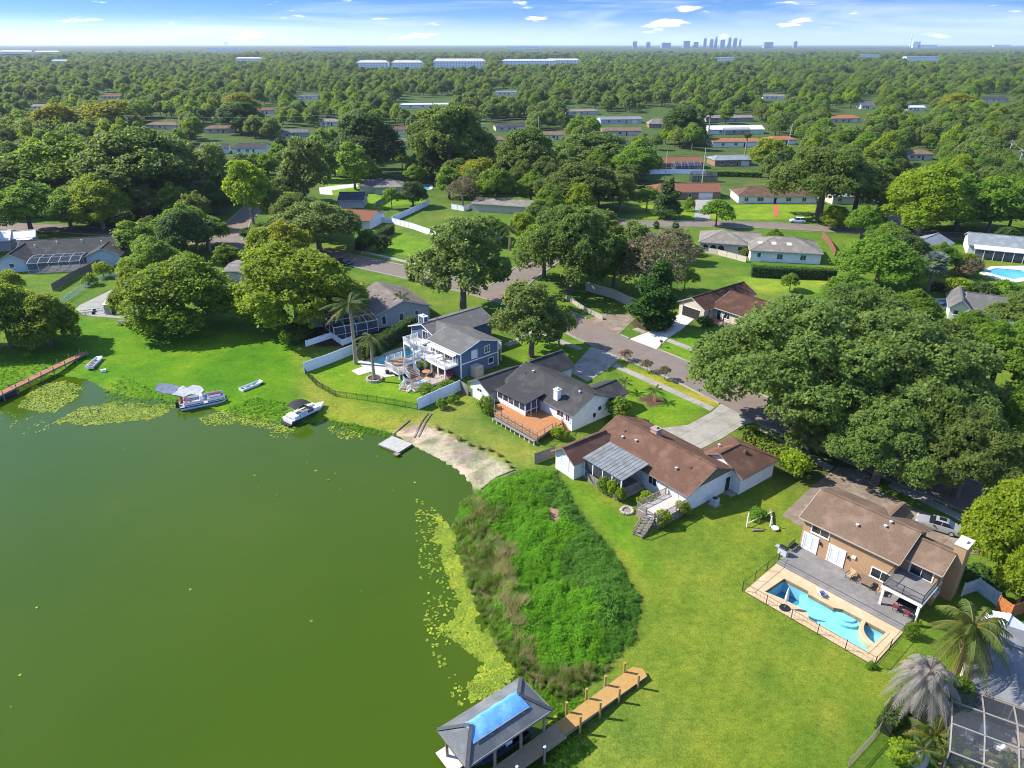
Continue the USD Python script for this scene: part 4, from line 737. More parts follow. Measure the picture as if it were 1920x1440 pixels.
part(fl, 'frame', [beam((s * .32, -.3, 0), (s * .32, .5, .6), .03) for s in (-1, 1)] + [beam((s * .32, .4, 0), (s * .32, -.3, .34), .03) for s in (-1, 1)], white)
gr = thing('barbecue_grill', 'grey barbecue grill at the far end of the grey pool terrace', 'grill', (*tn(-.5, -2.2), .36), TAN_R)
part(gr, 'cart', bx(-.5, .5, -.28, .28, 0, .75), galv); part(gr, 'lid', hull([(-.45, -.26, .753), (.45, -.26, .753), (.45, .26, .753), (-.45, .26, .753), (-.42, -.12, 1.1), (.42, -.12, 1.1), (.42, .16, 1.1), (-.42, .16, 1.1)]), blackmetal); part(gr, 'side_shelf', bx(-.95, -.52, -.25, .25, .7, .75), alu); part(gr, 'handle', beam((-.35, -.3, .9), (.35, -.3, .9), .03), alu)
bs = thing('metal_bench', 'dark metal frame bench on the tan house terrace left of the first french doors', 'bench', (*tn(-.2, -.5), .36), TAN_R + 90); part(bs, 'seat', bx(-.7, .7, -.25, .25, .4, .45), blackmetal); part(bs, 'backrest', [beam((-.7, .24, .45), (-.7, .24, .95), .04), beam((.7, .24, .45), (.7, .24, .95), .04)] + [beam((-.7, .24, z), (.7, .24, z), .03, .06) for z in (.6, .75, .92)], blackmetal)
for a in (-.6, .6): part(bs, 'leg', [beam((a, -.2, 0), (a, -.2, .4), .04), beam((a, .2, 0), (a, .2, .4), .04)], blackmetal)
for k, (uu, lb) in enumerate(((6.3, 'tan rocking chair on the terrace between the french doors and the bench'), (9.5, 'tan rocking chair on the terrace just left of the white balcony column'))): chair('rocking_chair', lb, (*tn(uu, -.55), .36), TAN_R + (10 if k else -10), M('wicker', (.4, .27, .15), (.32, .21, .12), 5, .8), blackmetal, w=.65)
bs = thing('patio_glider', 'bronze glider bench between the two tan rocking chairs', 'bench', (*tn(7.9, -.5), .36), TAN_R); br = M('bronze_mesh', (.2, .14, .09), (.15, .1, .07), 4, .7)
part(bs, 'seat', bx(-.75, .75, -.3, .25, .4, .45), br); part(bs, 'backrest', hull([(-.75, .25, .45), (.75, .25, .45), (-.75, .42, 1.0), (.75, .42, 1.0), (-.75, .29, .45), (.75, .29, .45), (-.75, .46, 1.0), (.75, .46, 1.0)]), br)
for a in (-.7, .7): part(bs, 'leg', [beam((a, -.28, 0), (a, -.28, .6), .04), beam((a, .25, 0), (a, .25, .6), .04), beam((a, -.3, .62), (a, .3, .62), .05)], blackmetal)
table('dining_table', 'dark patio table under the tan house balcony', (*tn(12.2, -.9), .36), TAN_R, blackmetal, blackmetal, 1.7, 1.0)
for k, (uu, vv, a, w_) in enumerate(((11.6, -1.75, 180, 'front left'), (12.7, -1.75, 180, 'front right'), (11.6, -.05, 0, 'back left'), (12.7, -.05, 0, 'back right'))): chair('patio_chair', 'red cushioned patio chair at the ' + w_ + ' of the dark table under the tan balcony', (*tn(uu, vv), .36), TAN_R + a, M('dull_red', (.34, .06, .06), (.27, .05, .05), 3, .8), blackmetal, w=.5)
def lfence(name, label, pts, **k): return fence(name, label, pts, px=False, **k)
lfence('pool_fence', 'low black metal fence around the lake side of the long pool', to_world(TAN_O, TAN_R, [(-.35, -3.3), (-.4, -10.5), (13.3, -10.3), (13.4, -4.0), (13.5, -2.3)]), h=1.25, mat=blackmetal, bay=2.6, style='mesh')
fence('side_fence', 'pale grey stained board fence behind the tan house chimney', [(1802, 1118), (1830, 1108), (1868, 1136)], h=1.7, mat=M('grey_stained_fence', (.5, .53, .55), (.36, .39, .41), 1.5, .8), style='board')
fence('wood_fence', 'rust orange board fence between the tan house and the white metal roof', [(1868, 1142), (1892, 1160), (1916, 1150), (1960, 1130)], h=1.7, mat=wood_rust, style='board')

# ---------------------------------------------------------------- grey house at the lower right with pool cage, and its white shed roof
e0, e1 = W(1806, 1282, 2.9), W(1920, 1322, 2.9); a = frame_rot(e0, e1)
t = thing('grey_roofed_house', 'house with pale grey shingle roof and screened pool cage in the lower right corner', 'house', e0, a)
gable_mass(t, wallbeige, rf_pale, .4, 18, .4, 9.5, 2.75, 4.4, hip=(0, 0), go=.4)
gable_mass(t, wallbeige, rf_pale, 6.2, 14, -4.2, 5.0, 2.75, 4.2, axis='v', go=.4)
window(t, (2.2, .4, .4), (0, -1), 2.2, 1.9, name='glass_door', sill=False)
cg = thing('pool_cage', 'dark screened pool enclosure in front of the pale grey roofed house', 'screen enclosure', e0, a)
screen_cage(cg, -.8, 6.0, -7.5, -.1, 0, 2.5, 3.2, 3, 3, M('bronze_frame', (.3, .27, .24), (.25, .225, .2), 2, .5))
part(cg, 'patio_floor', bx(-1.0, 13, -8.5, .3, -.1, .06), M('patio_pavers', (.33, .27, .22), (.26, .21, .17), 1.5, .85, c3=(.38, .33, .28), scale3=.8))
lx = lambda u, v: to_world(e0, a, [(u, v)])[0]
table('patio_table', 'dark glass patio table inside the screened pool enclosure', (*lx(2.0, -3.2), .06), a, glassdark, alu, 1.3, 1.3, .72, True)
for k, (du, dv, r_) in enumerate(((0, .95, 0), (0, -.95, 180), (.95, 0, -90), (-.95, 0, 90))): chair('patio_chair', 'white patio chair inside the screened pool enclosure, ' + ('house side', 'near side', 'right side', 'left side')[k] + ' of the glass table', (*lx(2.0 + du, -3.2 + dv), .06), a + r_, white, alu, 'chairs inside the pool enclosure', .5)
kt = thing('kettle_grill', 'black round kettle grill on the paved patio at the lower right edge', 'grill', (*lx(7.6, -5.6), .06)); part(kt, 'bowl', ico((0, 0, .75), (.33, .33, .3), 2), blackmetal)
for k in range(3): part(kt, 'leg', beam((.1 * math.cos(k * 2.1), .1 * math.sin(k * 2.1), .5), (.32 * math.cos(k * 2.1), .32 * math.sin(k * 2.1), 0), .03), alu)
s0, s1 = W(1836, 1180, 2.3), W(1880, 1200, 2.3); a2 = frame_rot(s0, s1)
t = thing('garden_shed', 'low shed with a white ribbed metal roof beside the rust orange fence', 'shed', s0, a2)
gable_mass(t, wallpale, rf_white, .2, 3.0, .2, 3.4, 2.1, 2.6, axis='v', over=.25, go=.25); door(t, (1.5, .2, .05), (0, -1), .9, 1.9)
fence('wire_fence', 'rusty wire garden fence running down the slope at the lower right', [(1590, 1440), (1640, 1385), (1668, 1340), (1700, 1300)], h=1.2, mat=M('rusty_wire', (.25, .2, .14), (.2, .16, .11), 3, .8), bay=3.0, style='metal')
TRIM[0] = M('grey_white_trim', (.42, .41, .39), (.36, .35, .33), 2, .7)

# ---------------------------------------------------------------- other houses of the neighbourhood
KEEP = []                      # openings of the photograph that scattered trees must leave open: x0, y0, x1, y1
LAND = []                      # landmarks for describing trees: (x, y, words)
def land(p, words): LAND.append((p[0], p[1], words))
for p, w_ in ((BR_O, 'the brown roofed house by the marsh'), (DK_O, 'the charcoal roofed house with the orange deck'), (BLUE_O, 'the blue house'), (TAN_O, 'the tan house with the long pool')): land(p, w_)
def near_house(name, label, px, D, wallm, roofm, ze=2.7, zr=4.4, axis='u', hip=(0, 0), wings=(), wins=(), doors=(), garages=(), depth_flip=False, base_z=0.0, words=None, keep=None, cat='house', vts=(), chim=None, over=.45):
    """px: two foot points of the front wall, left to right in the picture; D: depth of the house away from the camera."""
    a, b = W(*px[0]), W(*px[1]); rot = frame_rot(a, b); L = float(np.linalg.norm(b - a))
    t = thing(name, label, cat, a, rot)
    gable_mass(t, wallm, roofm, 0, L, 0, D, ze, zr, axis=axis, hip=hip, over=over)
    for w in wings: gable_mass(t, w.get('wall', wallm), w.get('roof', roofm), w['u'][0] * L, w['u'][1] * L, w['v'][0], w['v'][1], w.get('ze', ze - .05), w.get('zr', zr - .3), axis=w.get('axis', 'v'), hip=w.get('hip', (0, 0)), over=over)
    for w in wins: window(t, (w[0] * L, w[4] if len(w) > 4 else 0, w[1]), (0, -1), w[2], w[3], cols=2 if w[2] > 1.1 else 1)
    for w in doors: door(t, (w[0] * L, w[2] if len(w) > 2 else 0, .02), (0, -1), .95, 2.05, w[1])
    for w in garages: garage_door(t, (w[0] * L, w[2] if len(w) > 2 else 0, .02), (0, -1), w[1], 2.15, w[3] if len(w) > 3 else wallwhite)
    for u, v, z in vts: part(t, 'roof_vent', bx(u * L - .25, u * L + .25, v - .2, v + .2, z, z + .35), galv)
    if chim: chimney(t, chim[0] * L, chim[1], 1.0, .8, zr - 1.5, zr + .9, wallm)
    land(W((px[0][0] + px[1][0]) / 2, (px[0][1] + px[1][1]) / 2), words or 'the ' + label.split(' with')[0]); KEEP.append(keep or (min(px[0][0], px[1][0]), min(px[0][1], px[1][1]) - 22, max(px[0][0], px[1][0]), max(px[0][1], px[1][1])))
    return t, a, rot, L
H = near_house
rel = lambda h, u, v: to_world(h[1], h[2], [(u * h[3], v)])[0]
# grey gabled house behind the blue one and its dark screened patio
h = H('grey_house', 'grey sided gabled house with brown grey roof beside the tall pool hedge', [(709, 616), (806, 597)], 14, wallgrey, roofmat('warm_grey_shingles', (.16, .13, .115), (.11, .09, .08), (.19, .16, .14)), 2.9, 4.9, axis='v', wins=[(.12, .7, .8, 1.7), (.45, .8, .9, 1.5), (.75, 1.4, .8, .9)], keep=(690, 540, 810, 620), words='the grey gabled house beside the tall hedge')
box_vents(h[0], [(h[3] * .33, 4.5, 4.2), (h[3] * .3, 7.5, 4.1)])
gable_mass(h[0], wallgrey, rf_dark, -11, 1.5, 7, 15, 2.7, 4.4, over=.4)
sc = thing('screened_patio', 'black screened patio cage left of the grey gabled house', 'screen enclosure', h[1], h[2])
screen_cage(sc, -9.5, -.5, -1.5, 6.5, 0, 2.5, 3.2, 4, 3, white); part(sc, 'patio_floor', bx(-9.6, -.4, -1.6, 6.6, -.1, .06), darkin)
fence('low_wall', 'low pale grey vinyl fence around the dark mulch yard of the grey gabled house', [(574, 650), (622, 634), (642, 648), (664, 640)], h=1.2, mat=vinyl)
# dark brown house with the white driveway
h = H('brown_house', 'cream house with dark brown roof and black garage door above the white driveway', [(1272, 588), (1318, 604)], 17, wallbeige, rf_umber, 2.75, 4.4, axis='v', garages=[(.5, 4.6, 0, darkin)], keep=(1272, 515, 1440, 610), words='the dark brown roofed house with the white driveway')
gable_mass(h[0], wallbeige, rf_umber, h[3] - .2, h[3] + 11, 3.2, 14.5, 2.75, 4.75, over=.5)
window(h[0], (h[3] + 7, 3.2, .9), (0, -1), 1.8, 1.3); window(h[0], (h[3] + 3.4, 3.2, 1.0), (0, -1), 1.2, 1.1); door(h[0], (h[3] + 1.4, 3.2, .1), (0, -1), .95, 2.05)
pr = thing('front_porch', 'dark red wooden porch rail at the entry of the dark brown roofed house', 'porch', h[1], h[2]); redw = M('dark_red_wood', (.1, .035, .025), (.07, .025, .02), 3, .8)
part(pr, 'porch_floor', bx(h[3] + .3, h[3] + 9, .6, 3.15, -.1, .3), concrete_brown); railing(pr, [(h[3] + .4, .7), (h[3] + 3.4, .7)], .3, .9, redw, .2); railing(pr, [(h[3] + 5.2, .7), (h[3] + 8.9, .7)], .3, .9, redw, .2); posts(pr, [(h[3] + .5, 1.0), (h[3] + 4.3, .8)], .3, 2.7, .16, redw, 'porch_post')
# stone grey hipped pair with arches
h = H('arched_house', 'cream house with stone grey hipped roof and three dark arches', [(1311, 473), (1398, 479)], 13, wallbeige, rf_stone, 2.9, 5.0, hip=(6, 6), wins=[(.86, 1.2, 1.1, 1.1)], keep=(1290, 425, 1405, 485), words='the stone grey roofed house with arches')
for k, u in enumerate((.12, .29, .46)):
    F = face_frame((u * h[3], 0, 0), (0, -1)); a = np.linspace(0, math.pi, 11); w_ = h[3] * .07
    pts = [(-w_, .0), (w_, .0)] + [(w_ * math.cos(x), 1.5 + w_ * math.sin(x)) for x in a]
    m = slab(Polygon(pts), -.0, .04); part(h[0], 'arch_opening', F((np.c_[m[0][:, 0], m[0][:, 2] - .01, m[0][:, 1]], m[1][:, ::-1])), darkin)
    ring = Polygon(pts).buffer(.22).difference(Polygon(pts)).intersection(sbox(-9, 0, 9, 9)); m = slab(ring, 0, .08); part(h[0], 'arch_trim', F((np.c_[m[0][:, 0], m[0][:, 2] - .01, m[0][:, 1]], m[1][:, ::-1])), wallwhite)
h = H('hipped_house', 'pale stained house with stone grey hipped roof behind the clipped hedge', [(1406, 489), (1537, 496)], 13, wallwhite, rf_stone, 2.9, 5.2, hip=(6.3, 6.3), wins=[(.12, 1.2, .9, 1.1), (.42, .9, 1.4, 1.3), (.75, .9, 1.4, 1.3)], keep=(1402, 425, 1550, 500), words='the hipped house behind the clipped hedge')
gable_mass(h[0], wallbeige, rf_stone, -4, 3, 8, 17, 2.9, 4.6, over=.4)
for u in (.1, .3, .52): part(h[0], 'roof_patch', hull([(u * h[3], 2.6, 3.92), (u * h[3] + 1.2, 2.6, 3.92), (u * h[3], 3.8, 4.36), (u * h[3] + 1.2, 3.8, 4.36), (u * h[3], 2.6, 4.02), (u * h[3] + 1.2, 2.6, 4.02), (u * h[3], 3.8, 4.46), (u * h[3] + 1.2, 3.8, 4.46)]), M('pale_roof_patch', (.55, .5, .42), (.48, .43, .36), 2, .9))
tp = thing('roof_tarp', 'small blue tarp on the far corner of the stone grey hipped roof', 'tarp', rel(h, .74, 9.0), h[2]); part(tp, 'sheet', hull([(-1.3, -1.1, 4.45), (1.3, -1.1, 4.2), (-1.3, .9, 4.3), (1.3, .9, 4.05), (-1.3, -1.1, 4.52), (1.3, -1.1, 4.27), (-1.3, .9, 4.37), (1.3, .9, 4.12)]), bluetarp)
# street of houses beyond
h = H('red_roof_house', 'brick house with long rust red roof and garage on the far side of the street', [(1224, 374), (1350, 373)], 12, wallbrick, rf_red, 2.7, 4.6, hip=(4, 0), garages=[(.78, 4.9, 0, wallwhite)], wins=[(.32, .9, 1.6, 1.2)], doors=[(.55, darkin)], keep=(1224, 335, 1352, 380), words='the rust red roofed house')
h = H('white_house', 'white house with brown hipped roof, dark shutters and a red brick path', [(1384, 381), (1530, 382)], 12, wallwhite, rf_brown, 2.8, 4.7, hip=(5, 5), wins=[(.1, .8, 1.3, 1.3), (.28, .8, 2.2, 1.3), (.64, .8, 1.8, 1.3), (.84, .8, 1.4, 1.3)], doors=[(.47, darkin)], keep=(1380, 340, 1530, 385), words='the white house with the brick path')
h = H('garage_house', 'cream house with blue grey roof and wide garage at the end of the long driveway', [(1560, 383), (1690, 381)], 11, wallbeige, rf_slate, 2.7, 4.3, garages=[(.87, 4.9, 0, wallbeige)], wins=[(.1, .9, 1.4, 1.2), (.35, .9, 1.6, 1.2)], keep=(1652, 346, 1692, 384), words='the garage house with the long driveway')
h = H('tree_hidden_house', 'grey green roofed house half hidden by trees beside the rust coloured fence', [(1690, 476), (1752, 488)], 11, wallpale, rf_slate, 2.8, 4.6, axis='v', keep=(1700, 430, 1745, 470), words='the grey green roofed house behind the rust coloured fence')
h = H('patio_house', 'grey roofed house with white patio roof and screened porch by the right edge', [(1812, 478), (1990, 496)], 12, wallwhite, rf_slate, 2.9, 4.8, wins=[(.2, .9, 1.4, 1.1)], keep=(1790, 432, 1920, 500), words='the grey house with the white patio roof')
part(h[0], 'patio_roof', hull([(1, -3.6, 2.6), (h[3], -3.6, 2.6), (1, .2, 2.95), (h[3], .2, 2.95), (1, -3.6, 2.75), (h[3], -3.6, 2.75), (1, .2, 3.1), (h[3], .2, 3.1)]), rf_white)
posts(h[0], [(1.2 + k * (h[3] - 1.4) / 9, -3.4) for k in range(10)], 0, 2.6, .14, white, 'patio_post')
for k in range(9): part(h[0], 'patio_screen', bx(1.35 + k * (h[3] - 1.4) / 9, 1.05 + (k + 1) * (h[3] - 1.4) / 9, -3.42, -3.39, .3, 2.55), insect)
h = H('white_gable_house', 'white gabled house with grey roof beside a dark teal pool on the right', [(1776, 598), (1812, 603)], 10, wallwhite, rf_grey, 2.8, 4.4, axis='v', wins=[(.35, 1.2, .9, .9)], keep=(1735, 558, 1830, 600), words='the white gabled house by the teal pool')
gable_mass(h[0], wallwhite, rf_grey, 3, 16, 1.0, 9.5, 2.8, 4.6, over=.4)
def flat_pool(name, label, px, waterc, deckpx=None, deckm=whitepatio):
    p = Polygon(WP(px)); c = p.centroid; L_ = lambda g: shapely.affinity.translate(g, -c.x, -c.y)
    t = thing(name, label, 'swimming pool', (c.x, c.y)); d = Polygon(WP(deckpx)).buffer(0) if deckpx else p.buffer(1.2)
    part(t, 'pool_deck', slab(L_(d.difference(p)), -.1, .16), deckm); part(t, 'coping', slab(L_(p.buffer(.25).difference(p)), -.1, .19), whitepatio); part(t, 'water', slab(L_(p), -.1, .06), waterc); KEEP.append((min(x for x, y in px), min(y for x, y in px), max(x for x, y in px), max(y for x, y in px)))
aqua = M('pool_blue_water', (.09, .42, .52), (.07, .36, .46), .5, .08, .5); teal = M('dark_teal_water', (.02, .1, .11), (.015, .08, .09), .5, .08, .5)
flat_pool('small_pool', 'dark teal raised pool beside the white gabled house', [(1742, 573), (1760, 564), (1815, 562), (1828, 566), (1800, 571), (1760, 577)], teal)
flat_pool('kidney_pool', 'blue kidney pool with white deck before the white patio roof', [(1846, 510), (1868, 504), (1915, 508), (1940, 516), (1900, 525), (1872, 518)], aqua, [(1836, 512), (1858, 500), (1950, 499), (1965, 522), (1900, 531), (1860, 522)])
flat_pool('back_yard_pool', 'turquoise pool behind the small grey hipped house', [(780, 352), (792, 347), (806, 348), (805, 355), (785, 357)], aqua)
solo('sport_court', slab(WP([(1690, 690), (1740, 640), (1800, 650), (1850, 690), (1820, 740), (1720, 735)]), -.1, .05), M('turquoise_paint', (.1, .33, .27), (.08, .27, .22), 1, .8), 'turquoise painted yard slab glimpsed under the big oaks', 'court')
solo('parking_yard', slab(WP([(1540, 660), (1600, 625), (1690, 640), (1720, 735), (1640, 730)]), -.1, .055), concrete, 'pale parking yard half hidden under the big oaks', 'yard')
# left side
h = H('long_grey_house', 'pale blue house with long charcoal roof and screened pool cage at the left', [(0, 512), (52, 509)], 12, wallpale, rf_dark, 2.8, 4.6, axis='v', wins=[(.5, 1.2, 1.1, 1.0)], keep=(0, 455, 235, 520), words='the long charcoal roofed house at the left')
gable_mass(h[0], wallpale, rf_dark, 2, 28, 6, 18, 2.8, 5.0, over=.5)
gable_mass(h[0], wallpale, rf_dark, 20, 28, 1, 8, 2.75, 4.5, axis='v', over=.45)
vents(h[0], [(6, 9, 4.2), (11, 10, 4.6), (17, 10, 4.6), (22, 9, 4.3)], white)
sc = thing('screen_cage', 'large dark pool screen cage in front of the long charcoal roofed house', 'screen enclosure', h[1], h[2]); screen_cage(sc, 7.5, 19.5, -2.5, 5.9, 0, 2.6, 3.6, 5, 3, alu); part(sc, 'patio_floor', bx(7.3, 19.7, -2.6, 5.9, -.1, .06), concrete)
tk = thing('water_tank', 'white tank box between the white roof and the charcoal roof on the left', 'tank', W(51, 466)); part(tk, 'body', bx(-1.6, 1.6, -1.2, 1.2, 0, 2.6), wallwhite); part(tk, 'lid', bx(-1.7, 1.7, -1.3, 1.3, 2.603, 2.75), white)
h = H('white_roof_house', 'grey house with bright white metal roof at the left edge', [(-60, 478), (22, 470)], 12, wallgrey, rf_white, 2.9, 4.3, keep=(0, 440, 40, 470), words='the white roofed house at the left edge')
gable_mass(h[0], wallgrey, rf_white, 10, 16, 2, 9, 2.8, 3.9, over=.4)
fence('brown_fence', 'brown board fence running back from the lawn past the pool cage', [(100, 546), (140, 522), (178, 504), (206, 492)], h=1.8, mat=wood_fence, style='board')
fence('chain_link_fence', 'grey chain link fence around the concrete yard behind the left trees', [(118, 570), (150, 548), (206, 518), (222, 524)], h=1.4, mat=galv, bay=3, style='metal')
solo('concrete_yard', slab(WP([(142, 580), (150, 572), (225, 536), (262, 532), (262, 572), (235, 598), (160, 592)]), -.1, .05), concrete, 'pale concrete boat yard between the two big lakeside trees', 'yard')
ut = thing('utility_shed', 'grey flat roofed utility shed on the concrete yard', 'shed', W(198, 590), 12); part(ut, 'wall', bx(0, 3.4, 0, 2.6, 0, 2.1), wallgrey); part(ut, 'roof', bx(-.25, 3.65, -.25, 2.85, 2.103, 2.22), rf_white); door(ut, (1.7, 0, .02), (0, -1), .9, 1.9)
tr = thing('boat_trailer', 'green grey metal boat trailer frame on the concrete yard', 'trailer', W(150, 592), 20)
for y in (0, 1.5): part(tr, 'rail', beam((0, y, .6), (6.0, y, .75), .12), M('green_grey_paint', (.16, .22, .2), (.12, .17, .15), 3, .6))
part(tr, 'crossbar', [beam((k, 0, .62 + k * .025), (k, 1.5, .62 + k * .025), .1) for k in (.4, 2.2, 4.0, 5.6)], galv)
for y in (-.1, 1.6): part(tr, 'wheel', tube([(2.6, y - .1, .32), (2.6, y + .1, .32)], .32, 14), rubber)
bnch = thing('picnic_bench', 'weathered grey bench on the lawn under the left camphor tree', 'bench', W(231, 610), 15); part(bnch, 'seat', bx(-1.2, 1.2, -.25, .25, .42, .48), wood_grey); part(bnch, 'tabletop', bx(-1.2, 1.2, .45, 1.2, .7, .76), wood_grey)
for a in (-.9, .9): part(bnch, 'leg', [beam((a, -.1, 0), (a, -.1, .42), .09), beam((a, .8, 0), (a, .8, .7), .09)], wood_old)
h = H('flat_grey_house', 'low flat pale grey roofed house half hidden behind the two bright lakeside trees', [(424, 528), (470, 528)], 9, wallgrey, rf_stone, 2.6, 3.1, keep=(424, 488, 455, 520), words='the low pale grey roof behind the bright tree')
h = H('orange_brown_house', 'white walled house with faded orange brown roof behind the street oaks', [(600, 424), (694, 430)], 11, wallwhite, rf_red, 2.7, 4.5, keep=(640, 384, 718, 430), words='the faded orange brown roofed house')
h = H('navy_roof_house', 'house with dark navy gable roof behind the faded orange brown roof', [(636, 390), (682, 390)], 8, wallgrey, roofmat('navy_shingles', (.05, .055, .08), (.035, .04, .06), (.07, .075, .1)), 2.7, 4.6, keep=(632, 365, 682, 388), words='the navy gabled house')
h = H('small_grey_house', 'small grey hipped house on a bright lawn with a pale curved driveway', [(704, 365), (754, 364)], 11, wallgrey, roofmat('faded_brown_shingles', (.22, .18, .15), (.16, .13, .11), (.26, .22, .18)), 2.8, 4.6, hip=(4, 4), wins=[(.6, 1.0, 1.2, 1.1)], keep=(670, 318, 760, 368), words='the small grey hipped house')
gable_mass(h[0], wallgrey, rf_grey, -6, 2, 3, 11, 2.8, 4.4, hip=(3, 0), over=.4)
h = H('low_grey_house', 'long low grey roofed house beyond the white fence', [(886, 396), (1010, 404)], 11, wallbeige, rf_stone, 2.6, 3.6, keep=(888, 368, 975, 395), words='the long low grey house')
h = H('white_shed_house', 'white gabled outbuilding with grey roof inside the white fenced lawn', [(822, 448), (862, 452)], 9, wallwhite, rf_grey, 2.5, 3.9, axis='v', wins=[(.4, 1.0, 1.1, 1.0)], keep=(818, 420, 955, 448), words='the white gabled outbuilding')
gable_mass(h[0], wallwhite, rf_grey, 5, 17, 1, 9, 2.5, 4.0, over=.4)
fence('white_fence', 'sunlit white vinyl fence along the corner lawn', [(690, 416), (735, 419), (775, 430), (818, 445)], h=1.8, mat=vinyl)
fence('white_fence', 'white vinyl fence running away from the corner lawn', [(735, 417), (770, 401), (806, 384)], h=1.8, mat=vinyl); fence('white_fence', 'short white vinyl fence beside the long low grey house', [(846, 392), (870, 396), (890, 390)], h=1.8, mat=vinyl)
fence('grey_fence', 'grey board fence behind the small grey hipped house', [(705, 388), (728, 374), (770, 372), (800, 368)], h=1.7, mat=wood_grey, style='board')
KEEP += [(690, 430, 850, 500), (600, 335, 700, 385), (1180, 385, 1530, 412), (1170, 412, 1480, 425), (735, 385, 800, 430), (1380, 520, 1560, 545), (1655, 384, 1705, 424), (0, 424, 240, 440)]
fence('garden_wall', 'cream stucco garden wall stepping down beside the dark brown roofed house', [(1300, 470), (1345, 478), (1398, 492)], h=1.5, mat=wallbeige, bay=3)
fence('retaining_wall', 'pale stepped retaining wall above the shaded driveway', [(1060, 560), (1098, 585), (1130, 600)], h=1.0, mat=stone, bay=3)
fence('boundary_wall', 'tall cream boundary wall beneath the vine covered tree', [(1098, 545), (1150, 560), (1200, 585)], h=2.2, mat=wallbeige, bay=3)
fence('rust_fence', 'red brown board fence right of the grey green roofed house', [(1735, 452), (1765, 470), (1795, 492)], h=1.8, mat=M('red_brown_fence', (.24, .1, .06), (.18, .075, .045), 3, .85), style='board')
fence('yard_fence', 'red brown board fence at the corner of the hipped house', [(1541, 445), (1556, 462), (1565, 480)], h=1.8, mat=M('red_brown_fence', (.24, .1, .06)), style='board')
fence('back_fence', 'white vinyl fence behind the rust red roofed house', [(1210, 327), (1265, 326), (1322, 327)], h=2.0, mat=vinyl, bay=3)
fence('blue_yard_fence', 'tall white vinyl fence panel run along the left of the blue house lawn', [(571, 699), (618, 682), (663, 664)], h=1.9, mat=vinyl)
fence('blue_yard_fence', 'tall white vinyl fence between the blue house and the charcoal roofed house', [(784, 768), (824, 750), (862, 733)], h=1.9, mat=vinyl)
fence('gate', 'grey board gate between the white fence and the white gabled wing', [(864, 733), (878, 742)], h=1.9, mat=wood_grey, style='board')
fence('lawn_fence', 'low black metal fence curving along the lake side of the blue house lawn', [(573, 702), (594, 724), (630, 744), (690, 752), (740, 760), (783, 768)], h=1.1, mat=blackmetal, bay=1.9, style='metal')
fence('board_fence', 'short grey board fence left of the brown roofed house', [(1003, 870), (1040, 856)], h=1.7, mat=wood_old, style='board')
